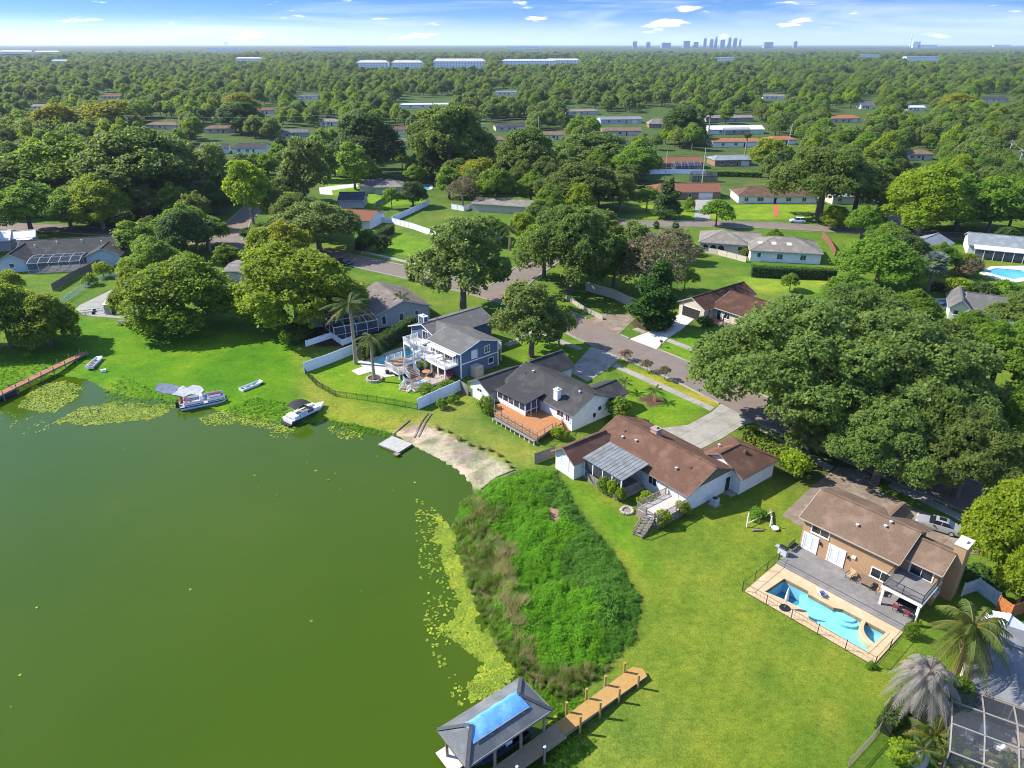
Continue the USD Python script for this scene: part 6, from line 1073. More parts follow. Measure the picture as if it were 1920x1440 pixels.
silver = M('silver_paint', (.42, .43, .44), (.39, .4, .41), .5, .25, .5, metallic=.4, coat=.5); carblack = M('black_paint', (.012, .013, .016), (.01, .011, .013), .5, .15, .5, coat=.6); carwhite = M('white_car_paint', (.72, .72, .73), (.68, .68, .69), .5, .25, .5, coat=.5)
carred = M('red_car_paint', (.36, .02, .015), (.3, .018, .012), .5, .25, .5, coat=.5); carblue = M('blue_grey_paint', (.14, .18, .24), (.12, .15, .2), .5, .25, .5, coat=.5)
def at_px(a, b): p, q = W(*a), W(*b); return (*((p + q) / 2), .055), frame_rot(p, q)
l_, r_ = at_px((1795, 1003), (1718, 980)); car('parked_car', 'silver sedan with sunroof parked behind the tan house', l_, r_, silver, sunroof=True)
l_, r_ = at_px((628, 493), (660, 498)); car('parked_car', 'black car parked on the street beyond the bright yellow green tree', l_, r_, carblack, 5.2, 1.9, 1.5)
l_, r_ = at_px((1510, 418), (1479, 417)); car('parked_car', 'white sport utility vehicle parked on the far street by the big trunk', l_, r_, carwhite, 4.8, 1.9, 1.7, True)
l_, r_ = at_px((1236, 452), (1272, 456)); car('parked_car', 'dark grey car parked left of the arched house', l_, r_, carblue)
l_, r_ = at_px((1150, 462), (1172, 455)); car('parked_car', 'white car at the cul de sac under the dark oak', l_, r_, carwhite)
for a, b, m, lb, su in (((1556, 640), (1584, 632), carwhite, 'white van under the big oaks nearest the dark brown roof', True), ((1540, 672), (1560, 655), carwhite, 'white car with dark windscreen below the white van under the oaks', False), ((1672, 706), (1704, 694), carwhite, 'white sport utility vehicle in the middle of the oak shade', True), ((1790, 738), (1826, 722), silver, 'silver car beneath the pale leaning trunk on the right', False), ((1876, 766), (1902, 758), carred, 'red car glimpsed at the right edge under the trees', True)):
    l_, r_ = at_px(a, b); car('parked_car', lb, l_, r_, m, 4.9, 1.9, 1.75 if su else 1.45, su); KEEP.append((min(a[0], b[0]), min(a[1], b[1]) - 15, max(a[0], b[0]), max(a[1], b[1])))
l_, r_ = at_px((1822, 326), (1850, 338)); t = thing('dump_truck', 'white truck with dark tipper body seen between the right hand trees', 'truck', l_, r_)
part(t, 'cab', hull([(2.2, s * 1.15, .6) for s in (-1, 1)] + [(4.2, s * 1.15, .6) for s in (-1, 1)] + [(2.2, s * 1.1, 2.7) for s in (-1, 1)] + [(3.7, s * 1.1, 2.7) for s in (-1, 1)]), carwhite); part(t, 'tipper_body', hull([(-4, s * 1.25, 1.3) for s in (-1, 1)] + [(2, s * 1.25, 1.3) for s in (-1, 1)] + [(-4.4, s * 1.3, 2.6) for s in (-1, 1)] + [(2, s * 1.3, 2.6) for s in (-1, 1)]), carblue); part(t, 'chassis', bx(-4, 3.9, -.5, .5, .6, 1.25), blackmetal)
for x in (-3, -1.6, 3):
    for s in (-1, 1): part(t, 'wheel', tube([(x, s * .85, .5), (x, s * 1.2, .5)], .5, 14), rubber)
# mailbox, utility poles, wires
t = thing('mailbox', 'black mailbox on a post at the kerb beside the white driveway', 'mailbox', W(1239, 651), 30); part(t, 'post', beam((0, 0, 0), (0, 0, 1.1), .12), blackmetal); part(t, 'box', [bx(-.15, .15, -.3, .3, 1.1, 1.32), tube([(0, -.3, 1.32), (0, .3, 1.32)], .15, 12)], blackmetal)
polem = M('pale_pole_wood', (.5, .47, .42), (.4, .37, .33), 2, .85)
def upole(label, base, top, arm=True, lean=0):
    p = W(*base); hgt = max(8.0, min(14.0, height_at(p[1], top))); t = thing('utility_pole', label, 'utility pole', p, 0)
    part(t, 'pole', tube([(0, 0, -.3), (lean, 0, hgt)], [.2, .14], 9), polem)
    if arm: part(t, 'crossarm', beam((lean - 1.2, 0, hgt - .7), (lean + 1.2, 0, hgt - .7), .14), polem); part(t, 'insulator', [tube([(lean + x, 0, hgt - .62), (lean + x, 0, hgt - .35)], .07, 6) for x in (-1.1, -.4, .4, 1.1)], galv); part(t, 'transformer', tube([(lean + .35, -.1, hgt - 2.4), (lean + .35, -.1, hgt - 1.5)], .26, 10), galv) 
    return (p[0] + lean, p[1], hgt - .4)
UP = [upole('pale utility pole in front of the yellow crowned trees at the left', (246, 262), 200), upole('utility pole above the dark round tree left of centre', (613, 262), 207), upole('tall pale utility pole rising from the trees in the centre', (1009, 268), 200, False), upole('leaning pale utility pole right of the white roofs', (1474, 284), 212, False, 1.2), upole('pale pole before the white vinyl back fence, left of two', (1246, 345), 283, False), upole('pale pole before the white vinyl back fence, right of two', (1316, 345), 268, False),
      upole('utility pole with crossarms on the right hand road', (1884, 315), 262), upole('nearest utility pole with crossarms at the right edge', (1899, 345), 280), upole('pole among the bright bushes left of the right hand road', (1697, 232), 180), upole('short pole near the bend of the right hand road', (1829, 262), 234)]
def wire(label, a, b, sag=1.2, r=.03):
    a, b = np.array(a), np.array(b); P = [a + (b - a) * f - np.array([0, 0, sag * 4 * f * (1 - f)]) for f in np.linspace(0, 1, 12)]; solo('power_line', tube(P, r, 4), M('wire', (.45, .45, .45), (.4, .4, .4), 1, .5), label, 'power line')
wire('power line from the left edge to the pole with the yellow crowned trees', (*W(-60, 262), 12.0), UP[0], .6, .04); wire('power line between the two left hand utility poles', UP[0], UP[1], 1.0, .04); wire('power line from the dark round tree to the central pole', UP[1], UP[2], 1.5, .04); wire('power line between the two right hand crossarm poles', UP[6], UP[7], .3); wire('power line from the right hand poles to the right edge', UP[7], (*W(1980, 400), 9.0), .4)
# ---------------------------------------------------------------- far town
farwhite = M('far_white_wall', (.7, .69, .67), (.62, .61, .59), .05, .8); fartower = M('far_tower_wall', (.34, .38, .44), (.26, .3, .36), .02, .6); farroof = M('far_grey_roof', (.5, .48, .46), (.42, .4, .38), .05, .8); farwin = M('far_window', (.12, .14, .17), (.09, .1, .12), .1, .4)
def block(label, x0, x1, ybase, ytop, gable=True, cat='apartment building', name='apartment_building', depth=18, wallm=None, roofm=None):
    a, b = W(x0, ybase), W(x1, ybase); L = float(np.linalg.norm(b - a)); hgt = max(6.0, height_at(a[1], ytop)); t = thing(name, label, cat, a, 0)
    hw = hgt * (.72 if gable else 1); part(t, 'wall', bx(0, L, 0, depth, 0, hw), wallm or farwhite)
    if gable:
        part(t, 'roof', hull([(-.8, -.8, hw + .02), (L + .8, -.8, hw + .02), (L + .8, depth + .8, hw + .02), (-.8, depth + .8, hw + .02), (depth * .4, depth / 2, hgt), (L - depth * .4, depth / 2, hgt)]), roofm or farroof)
    else: part(t, 'roof', bx(-.4, L + .4, -.4, depth + .4, hw + .003, hw + .9), roofm or farwhite)
    n = max(3, int(L / 7)); fl = max(1, int(hw / 3.4))
    for f in range(fl):
        for k in range(n): part(t, 'window', bx(L * (k + .3) / n, L * (k + .7) / n, -.08, .05, hw * (f + .3) / fl, hw * (f + .75) / fl), farwin)
    KEEP.append((x0, ytop, x1, ybase)); return t
for lb, *q in (('white gabled apartment block, left of the pair in the centre distance', 670, 728, 128, 113), ('white gabled apartment block, right of the pair in the centre distance', 735, 792, 128, 113), ('wide pale apartment block right of the white pair', 813, 910, 127, 110), ('low white apartment row at the right of the distant group', 942, 1040, 122, 111), ('thin white building right of the distant apartment row', 1022, 1086, 120, 110), ('long white building row in the far left trees', 0, 62, 105, 94), ('second white building row in the far left trees', 66, 112, 104, 95), ('white warehouse roof far left of the centre', 442, 490, 116, 107), ('pale low building above the left hand trees', 95, 128, 118, 112)): block(lb, *q)
for lb, *q in (('wide grey warehouse near the left horizon', 394, 455, 100, 91), ('pale mall building left of the horizon centre', 584, 650, 98, 88), ('white tank building on the left horizon', 420, 428, 85, 78), ('grey low tower block on the left horizon', 112, 136, 84, 78), ('grey commercial block right of the horizon centre', 950, 1010, 96, 87), ('white strip building by the white chimney', 1720, 1756, 92, 84), ('dark power station block beside the tall white stack', 1710, 1724, 92, 78), ('white long roof in the right middle trees', 1342, 1377, 116, 109), ('brown row of roofs below the white stack', 1698, 1760, 116, 107), ('small white block at the far right horizon', 1862, 1895, 90, 84), ('pale row in the right distance', 1608, 1650, 108, 103)): block(lb, *q, gable=False, cat='building', name='distant_building', depth=25)
def tower(label, x0, x1, ytop, crown=0, wallm=None, ybase=83.2):
    D = 7600.0; s = depth_of(0, D) / FPX; X = (x0 - 960) * s; w = max(8, (x1 - x0) * s * .78); hgt = height_at(D, 83.5 - (83.5 - ytop) * .86); t = thing('office_tower', label, 'skyscraper', (X, D))
    part(t, 'shaft', bx(0, w, 0, w * .8, 0, hgt * (1 - crown)), wallm or fartower)
    if crown: part(t, 'crown', hull([(0, 0, hgt * (1 - crown) + .02), (w, 0, hgt * (1 - crown) + .02), (w, w * .8, hgt * (1 - crown) + .02), (0, w * .8, hgt * (1 - crown) + .02), (w * .3, w * .3, hgt), (w * .7, w * .3, hgt), (w * .7, w * .5, hgt), (w * .3, w * .5, hgt)]), wallm or fartower)
    part(t, 'window_band', [bx(-.3, w + .3, -.3, w * .8 + .3, z, z + 2.2) for z in np.arange(6, hgt * (1 - crown) - 4, 8.0)], farwin, kind='stuff')
for lb, *q in (('lone low tower left of the skyline with pale top', 1186, 1196, 75, .1), ('second lone tower left of the skyline', 1211, 1221, 76.5, .1), ('wide low block at the left end of the skyline', 1281, 1296, 75.5, 0), ('low dark block right of the wide one in the skyline', 1300, 1311, 78, 0), ('slim tower left of the skyline middle', 1318, 1325, 68.5, .08), ('broad tower in the skyline middle', 1330, 1338, 70, .1), ('tallest slim spire tower of the skyline', 1339, 1345, 65.5, .2), ('stout tower right of the spire', 1350, 1360, 72, .05), ('left twin of the tall skyline pair', 1364, 1371, 66.5, .1), ('right twin of the tall skyline pair', 1374, 1382, 68.5, .05), ('narrow tower at the right end of the skyline', 1385, 1389, 71, .1), ('low wide block right of the skyline', 1432, 1453, 78.2, 0), ('small dark tower right of the skyline', 1487, 1495, 75, .1), ('low block between the lone towers and the skyline', 1240, 1262, 79.5, 0)): tower(lb, *q)
a = W(1705, 90); t = thing('smoke_stack', 'tall slender white stack on the right horizon', 'chimney', a); part(t, 'shaft', tube([(0, 0, 0), (0, 0, height_at(a[1], 62))], [8, 5], 10), farwhite); part(t, 'antenna', tube([(0, 0, height_at(a[1], 62)), (0, 0, height_at(a[1], 58))], .8, 6), farwhite); part(t, 'band', tube([(0, 0, height_at(a[1], 74)), (0, 0, height_at(a[1], 73))], 6.8, 10), farwin)

# ---------------------------------------------------------------- trees
lf_oak = leafmat('oak_leaves', (0.078, 0.127, 0.019), (0.261, 0.321, 0.056)); lf_olive = leafmat('olive_oak_leaves', (0.106, 0.156, 0.030), (0.308, 0.374, 0.080)); lf_mid = leafmat('mid_green_leaves', (0.092, 0.169, 0.013), (0.307, 0.424, 0.030))
lf_bright = leafmat('bright_leaves', (0.141, 0.215, 0.007), (0.429, 0.498, 0.018), .32); lf_yellow = leafmat('yellow_leaves', (0.179, 0.212, 0.009), (0.442, 0.409, 0.023), .3); lf_dark = leafmat('dark_glossy_leaves', (0.046, 0.087, 0.013), (0.168, 0.257, 0.033), .2)
lf_brown = leafmat('bronze_leaves', (.13, .115, .055), (.3, .24, .13), .3); lf_palm = leafmat('palm_leaflets', (.06, .095, .012), (.2, .23, .03), .3, .06); lf_palmg = leafmat('green_palm_leaflets', (.03, .07, .012), (.11, .18, .03), .3, .06); lf_dead = leafmat('dead_frond', (.2, .18, .155), (.5, .46, .41), .3, .05); lf_silver = leafmat('silver_palm_leaflets', (.12, .16, .12), (.3, .35, .28), .2, .05)
lf_gold = leafmat('gold_palm_leaflets', (.16, .14, .02), (.38, .3, .06), .3, .05); lf_vine = leafmat('vine_leaves', (.03, .08, .006), (.12, .21, .015), .3, .05)
def quads(P, N, size, r, aspect=1.0):
    """Leaf clumps: one bent, irregular quad per point, facing roughly along N."""
    n = len(P); a = r.normal(size=(n, 3)); t = np.cross(N, a); t /= np.linalg.norm(t, axis=1, keepdims=True) + 1e-9; b = np.cross(N, t)
    s = (size * r.uniform(.55, 1.35, n))[:, None]; j = lambda: r.uniform(.55, 1.15, (n, 1))
    bend = N * s * r.uniform(-.35, .35, (n, 1))
    V = np.stack([P - t * s * j() + bend, P - b * s * j() * aspect - bend, P + t * s * j() + bend, P + b * s * j() * aspect - bend], 1).reshape(-1, 3)
    k = np.arange(n)[:, None] * 4; return V, np.vstack([k + [0, 1, 2], k + [0, 2, 3]])
def crown(seed, lobes, n, size, drop=.3, skirt=-.45, up=.62):
    r = np.random.default_rng(seed); C = np.array([l[0] for l in lobes], float); R = np.array([np.broadcast_to(l[1], 3) for l in lobes], float)
    w = R[:, 0] * R[:, 2]; L = r.choice(len(C), n * 2, p=w / w.sum()); d = r.normal(size=(n * 2, 3)); d /= np.linalg.norm(d, axis=1, keepdims=True)
    keep = d[:, 2] > r.uniform(-1, skirt + .5, n * 2) ; L, d = L[keep], d[keep]
    rad = 1 - .27 * r.random(len(L)) ** 1.6 + .12 * (meshkit.noise(d * 3.1 + L[:, None] * 7.7, seed) - .5) * 2
    rad = rad + .3 * r.random(len(L)) ** 7
    P = C[L] + d * R[L] * rad[:, None]; q = R.mean() * .9; P = P + (np.stack([meshkit.fbm(P / q + 5 * j, 2, seed + j) for j in range(3)], 1) - .5) * R.mean() * .75
    inside = np.zeros(len(P), bool)
    for i in range(len(C)):
        q = np.linalg.norm((P - C[i]) / R[i], axis=1); inside |= (q < .62) & (L != i)
    gap = meshkit.fbm(P / (R.mean() * .55) + seed, 3, seed) < .5 - .32 + drop * .35 - .08
    m = ~inside & ~gap; P, d = P[m][:n], d[m][:n]
    N = d * .6 + np.array([0, 0, up]) + r.normal(size=P.shape) * .62; N /= np.linalg.norm(N, axis=1, keepdims=True)
    return quads(P, N, size, r)
def dome_lobes(seed, R, Hc, z, n, rl=(.26, .42), flat=.72, jit=.12):
    r = np.random.default_rng(seed); out = []
    for i in range(n):
        f = math.sqrt((i + .5) / n); a = i * 2.39996 + r.uniform(-.4, .4); rr = R * (1 - .3) * f * r.uniform(.88, 1.12); k = R * r.uniform(*rl)
        out.append(((rr * math.cos(a), rr * math.sin(a), z + Hc * (1 - f ** 2) * r.uniform(.75, 1.1) + r.uniform(-jit, jit) * R), (k, k, k * flat)))
    return out
def limbs(seed, lobes, ztop, r0, zbase=-.4, spread=1.0, n=7, lean=(0, 0)):
    r = np.random.default_rng(seed); fork = ztop * .45
    ms = [tube([(0, 0, zbase), (lean[0] * .3, lean[1] * .3, fork * .4), (lean[0], lean[1], fork)], [r0 * 1.35, r0, r0 * .8], 9)]
    for i in np.argsort([-l[1][0] for l in lobes])[:n]:
        c = np.array(lobes[i][0]); m = np.array([c[0] * .45, c[1] * .45, fork + (c[2] - fork) * .62]) + r.normal(size=3) * .25
        ms.append(tube([(lean[0], lean[1], fork - .15), m, c], [r0 * .55, r0 * .36, r0 * .13], 6))
    return ms
TP = {}                                        # prototypes: name -> (prim, crown radius, height)
def tree_proto(name, leaf, lobes, n, size, r0, barkm=bark, ztop=None, seed=1, lean=(0, 0), extra=(), **k):
    ztop = ztop or max(l[0][2] + l[1][2] for l in lobes); p = proto(name)
    part(p, 'trunk', limbs(seed, lobes, ztop, r0, lean=lean), barkm); part(p, 'crown', crown(seed, lobes, n, size, **k), leaf)
    for nm, m, mt in extra: part(p, nm, m, mt)
    rad = np.mean([max(abs(l[0][a] + s * l[1][a]) for l in lobes) for a in (0, 1) for s in (-1, 1)]); TP[name] = (p, rad, ztop)
tree_proto('oak_a', lf_oak, dome_lobes(11, 7, 3.8, 4.8, 34, (.17, .31), .75, .16), 28500, 0.190, .38, seed=11, drop=.75)
tree_proto('great_oak', lf_olive, dome_lobes(71, 12, 6.5, 6.5, 85, (.1, .2), .8, .12), 78000, .19, .6, seed=71, drop=.95)
tree_proto('grand_oak', lf_oak, dome_lobes(72, 10, 6.0, 6.0, 60, (.12, .23), .8, .14), 52000, .19, .55, seed=72, drop=.9)
tree_proto('oak_b', lf_olive, dome_lobes(12, 7, 3.4, 5.0, 42, (.14, .27), .75, .16), 28500, 0.175, .36, seed=12, drop=.85)
tree_proto('oak_c', lf_mid, dome_lobes(13, 6, 5.0, 4.4, 30, (.17, .32), .85, .15), 22800, 0.182, .32, seed=13, drop=.7)
tree_proto('oak_d', lf_olive, dome_lobes(14, 6, 4.6, 4.4, 28, (.15, .3), .9, .22), 20900, 0.182, .32, seed=14, drop=.95, lean=(.5, .2))
tree_proto('camphor_tree', leafmat('camphor_leaves', (0.086, 0.154, 0.006), (0.345, 0.408, 0.017)), dome_lobes(15, 7, 6.4, 3.2, 38, (.18, .3), .9, .12), 32300, 0.182, .3, bark, seed=15)
tree_proto('bright_tree', lf_bright, dome_lobes(16, 7, 6.6, 3.6, 38, (.17, .3), .9, .12), 32300, 0.190, .36, barkpale, seed=16)
tree_proto('round_tree', lf_bright, dome_lobes(17, 4.5, 4.2, 3.6, 15, (.28, .42), .9), 7500, .23, .22, barkpale, seed=17)
tree_proto('yellow_tree', lf_yellow, dome_lobes(18, 5.5, 3.8, 4.6, 17, (.26, .4), .75), 8000, .26, .26, seed=18)
tree_proto('dark_tree', lf_dark, dome_lobes(19, 5, 5.4, 3.8, 18, (.28, .42), .9), 17100, 0.190, .3, seed=19)
r_ = np.random.default_rng(5)
tree_proto('magnolia_tree', lf_dark, [((r_.uniform(-.5, .5), r_.uniform(-.5, .5), 1.8 + k * .95), (2.6 - k * .3 + r_.uniform(-.2, .3),) * 2 + (.95,)) for k in range(8)], 6500, .2, .2, seed=20)
tree_proto('slim_tree', lf_mid, [((r_.uniform(-.9, .9), r_.uniform(-.9, .9), 3.2 + k * .8), (1.5 + 1.2 * math.sin(k / 6 * 3.1),) * 2 + (1.1,)) for k in range(8)], 6000, .21, .18, seed=21)
tree_proto('crepe_myrtle', lf_brown, dome_lobes(22, 1.6, 1.2, 1.9, 9, (.3, .45)), 900, .13, .06, barkpale, seed=22, drop=.6)
tree_proto('bare_tree', lf_brown, dome_lobes(23, 4, 4.0, 3.5, 14, (.28, .4), .9), 3000, .15, .2, barkpale, seed=23, drop=.7)
tree_proto('young_tree', lf_mid, dome_lobes(24, 3, 2.6, 3.0, 11, (.28, .42), .85), 4200, .18, .13, seed=24)
# simple far copies
for nm, lf, sd in (('far_oak', lf_oak, 31), ('far_olive_oak', lf_olive, 32), ('far_mid_tree', lf_mid, 33), ('far_dark_tree', lf_dark, 34), ('far_bright_tree', lf_bright, 35)): tree_proto(nm, lf, dome_lobes(sd, 6, 4.4, 4.2, 20, (.2, .36), .85, .2), 4200, .36, .3, seed=sd)
def shrub_proto(name, leaf, lobes, n, size, **k):
    p = proto(name); part(p, 'stem', tube([(0, 0, -.2), (0, 0, .6)], [.08, .04], 6), bark); part(p, 'foliage', crown(77 + len(TP), lobes, n, size, skirt=-.7, **k), leaf); TP[name] = (p, max(abs(l[0][0]) + l[1][0] for l in lobes), max(l[0][2] + l[1][2] for l in lobes))
shrub_proto('shrub', lf_mid, dome_lobes(41, 1.0, .6, .6, 7, (.4, .6), .9), 1300, .1); shrub_proto('bright_shrub', lf_bright, dome_lobes(42, 1.0, .6, .6, 7, (.4, .6), .9), 1300, .1); shrub_proto('dark_shrub', lf_dark, dome_lobes(43, 1.0, .7, .6, 7, (.4, .6), 1.0), 1300, .1); shrub_proto('flowering_shrub', lf_brown, dome_lobes(44, 1.0, .7, .7, 7, (.4, .6), 1.0), 1200, .1)
# palms
def frond(r, az, el, L, droop, nl=24, wl=.42, width=.04, sag=.9):
    """One feather leaf: a curved rib and two rows of hanging leaflets."""
    d = np.array([math.cos(az), math.sin(az), 0]); s = np.array([-d[1], d[0], 0]); f = np.linspace(0, 1, 8)
    rib = np.array([d * L * (x * math.cos(el) * (1 - .12 * x)) + np.array([0, 0, L * (x * math.sin(el) - droop * x * x)]) for x in f]); V, Fs, n = [], [], 0
    g = np.linspace(.12, 1, nl); P = np.stack([np.interp(g, f, rib[:, k]) for k in range(3)], 1)
    T = np.gradient(P, axis=0); T /= np.linalg.norm(T, axis=1, keepdims=True)
    for sg in (-1, 1):
        ll = wl * L * .42 * np.sin(np.pi * (g * .82 + .12))[:, None] * r.uniform(.85, 1.15, (nl, 1)); tip = P + (s * sg * .75 + T * .55) * ll - np.array([0, 0, 1]) * ll * sag * r.uniform(.6, 1.2, (nl, 1)); mid = (P + tip) / 2 + np.array([0, 0, .18]) * ll
        w = T * width * L / 3; V.append(np.stack([P - w, P + w, mid + w * .9, mid - w * .9, tip], 1).reshape(-1, 3)); k = np.arange(nl)[:, None] * 5 + n; Fs.append(np.vstack([k + [0, 1, 2], k + [0, 2, 3], k + [3, 2, 4]])); n += nl * 5
    return (np.vstack(V), np.vstack(Fs)), tube(rib, np.linspace(.045, .012, 8) * L / 3, 4)
def feather_palm(name, H_, L, nf, leaf, seed, rt=.2, gold=0, el=(.95, -.5), droop=.5, sag=.9, trunk=palmbark, ribm=None):
    r = np.random.default_rng(seed); p = proto(name)
    part(p, 'trunk', tube([(0, 0, -.4), (.05, 0, H_ * .5), (0, 0, H_)], [rt * 1.25, rt, rt * .9], 10), trunk)
    if H_ > 2: part(p, 'crownshaft', tube([(0, 0, H_ - .05), (0, 0, H_ + .4), (0, 0, H_ + .9)], [rt * 1.5, rt * 1.7, rt * .5], 9), lf_gold)
    for k in range(nf):
        f = k / (nf - 1); e = el[0] + (el[1] - el[0]) * f; m, rb = frond(r, k * 2.39996 + r.uniform(-.2, .2), e, L * r.uniform(.88, 1.1), droop * (1 - .35 * f), sag=sag); z = (0, 0, H_ + .45 * (H_ > 2) + .1)
        q = part(p, 'frond', shift(m, z), lf_gold if k >= nf - gold else leaf); part(q, 'rib', shift(rb, z), ribm or lf_gold)
    TP[name] = (p, L * .85, H_ + L * .55)
def fan_palm(name, H_, R, nf, leaf, seed, rt=.2, skirt=True):
    r = np.random.default_rng(seed); p = proto(name); part(p, 'trunk', tube([(0, 0, -.4), (0, 0, H_)], [rt * 1.15, rt], 9), palmbark); V, Fs, n = [], [], 0
    for k in range(nf):
        az, e = k * 2.39996, math.asin(max(-.95, 1 - 1.75 * (k + .5) / nf)) + r.uniform(-.15, .15); d = np.array([math.cos(az) * math.cos(e), math.sin(az) * math.cos(e), math.sin(e)]); s = np.array([-math.sin(az), math.cos(az), 0]); u = np.cross(d, s); c = np.array([0, 0, H_ + .2]) + d * R * .42
        for j in np.linspace(-1.25, 1.25, 9):
            t_ = c + (d * math.cos(j) + s * math.sin(j)) * R * .58 * (1 - .12 * abs(j)) - np.array([0, 0, .16 * R]) * r.uniform(.4, 1.3); w = (s * math.cos(j) - d * math.sin(j)) * R * .075; m = (c + t_) / 2 - u * .05
            V += [c, m - w, t_, m + w]; Fs += [[n, n + 1, n + 2], [n, n + 2, n + 3]]; n += 4
    part(p, 'crown', (np.array(V), np.array(Fs)), leaf)
    if skirt: part(p, 'dead_skirt', crown(seed, [((0, 0, H_ - .35), (R * .35, R * .35, .5))], 160, .2), lf_dead)
    TP[name] = (p, R, H_ + R)
feather_palm('queen_palm', 9.0, 3.4, 19, lf_palmg, 51, .19, 3); feather_palm('short_queen_palm', 5.6, 2.3, 16, lf_palmg, 52, .16, 2, (.5, -.7), .62); feather_palm('golden_palm', 5.2, 3.7, 40, lf_palm, 53, .22, 11, (1.1, -1.1), .62); feather_palm('dead_palm', 2.6, 3.5, 52, lf_dead, 54, .3, 0, (1.2, -.8), .78, .5, palmbark, lf_dead); feather_palm('bush_palm', .7, 2.3, 22, lf_palm, 55, .22, 3, (1.2, -.1), .5); feather_palm('small_palm', 1.5, 1.6, 14, lf_palmg, 56, .1, 1, (1.0, -.3), .45)
fan_palm('fan_palm', 5.2, 1.7, 34, lf_palmg, 57); fan_palm('silver_fan_palm', 4.2, 2.2, 40, lf_silver, 58, .22, False); fan_palm('low_fan_palm', 1.2, 1.9, 40, lf_dark, 59, .22, False); fan_palm('tall_fan_palm', 8.5, 1.7, 34, lf_palm, 60, .2)
PLACED = []
CATS = {'palm': 'palm tree', 'shrub': 'shrub', 'myrtle': 'tree'}
def cat_of(p): return 'palm tree' if 'palm' in p else 'shrub' if 'shrub' in p else 'tree'
def plant(pn, x, y, w, top, label, name=None, group=None, hmin=0, rot=None):
    """Foot at a point of the ground seen at (x, y), crown w wide and reaching up to the line top (both as seen from the drone)."""
    p = W(x, y); z = gz(*p); pr, R, Hh = TP[pn]; d = depth_of(p[0], p[1]); sx = w * d / FPX / (2 * R); h_ = max(height_at(p[1] + R * sx * .25, top) - z, .4); sz = h_ / Hh
    if sz / sx > 1.9: sz = sx * 1.9
    if sz / sx < .55: sz = sx * .55
    copy(pr, name or {'tree': 'tree', 'palm tree': 'palm_tree', 'shrub': 'shrub'}[cat_of(pn)], label, cat_of(pn), (p[0], p[1], z), rot if rot is not None else float(rng.uniform(0, 360)), (sx, sx, sz), group)
    if cat_of(pn) == 'tree': PLACED.append((p[0], p[1], R * sx)); 
    return p
T = plant
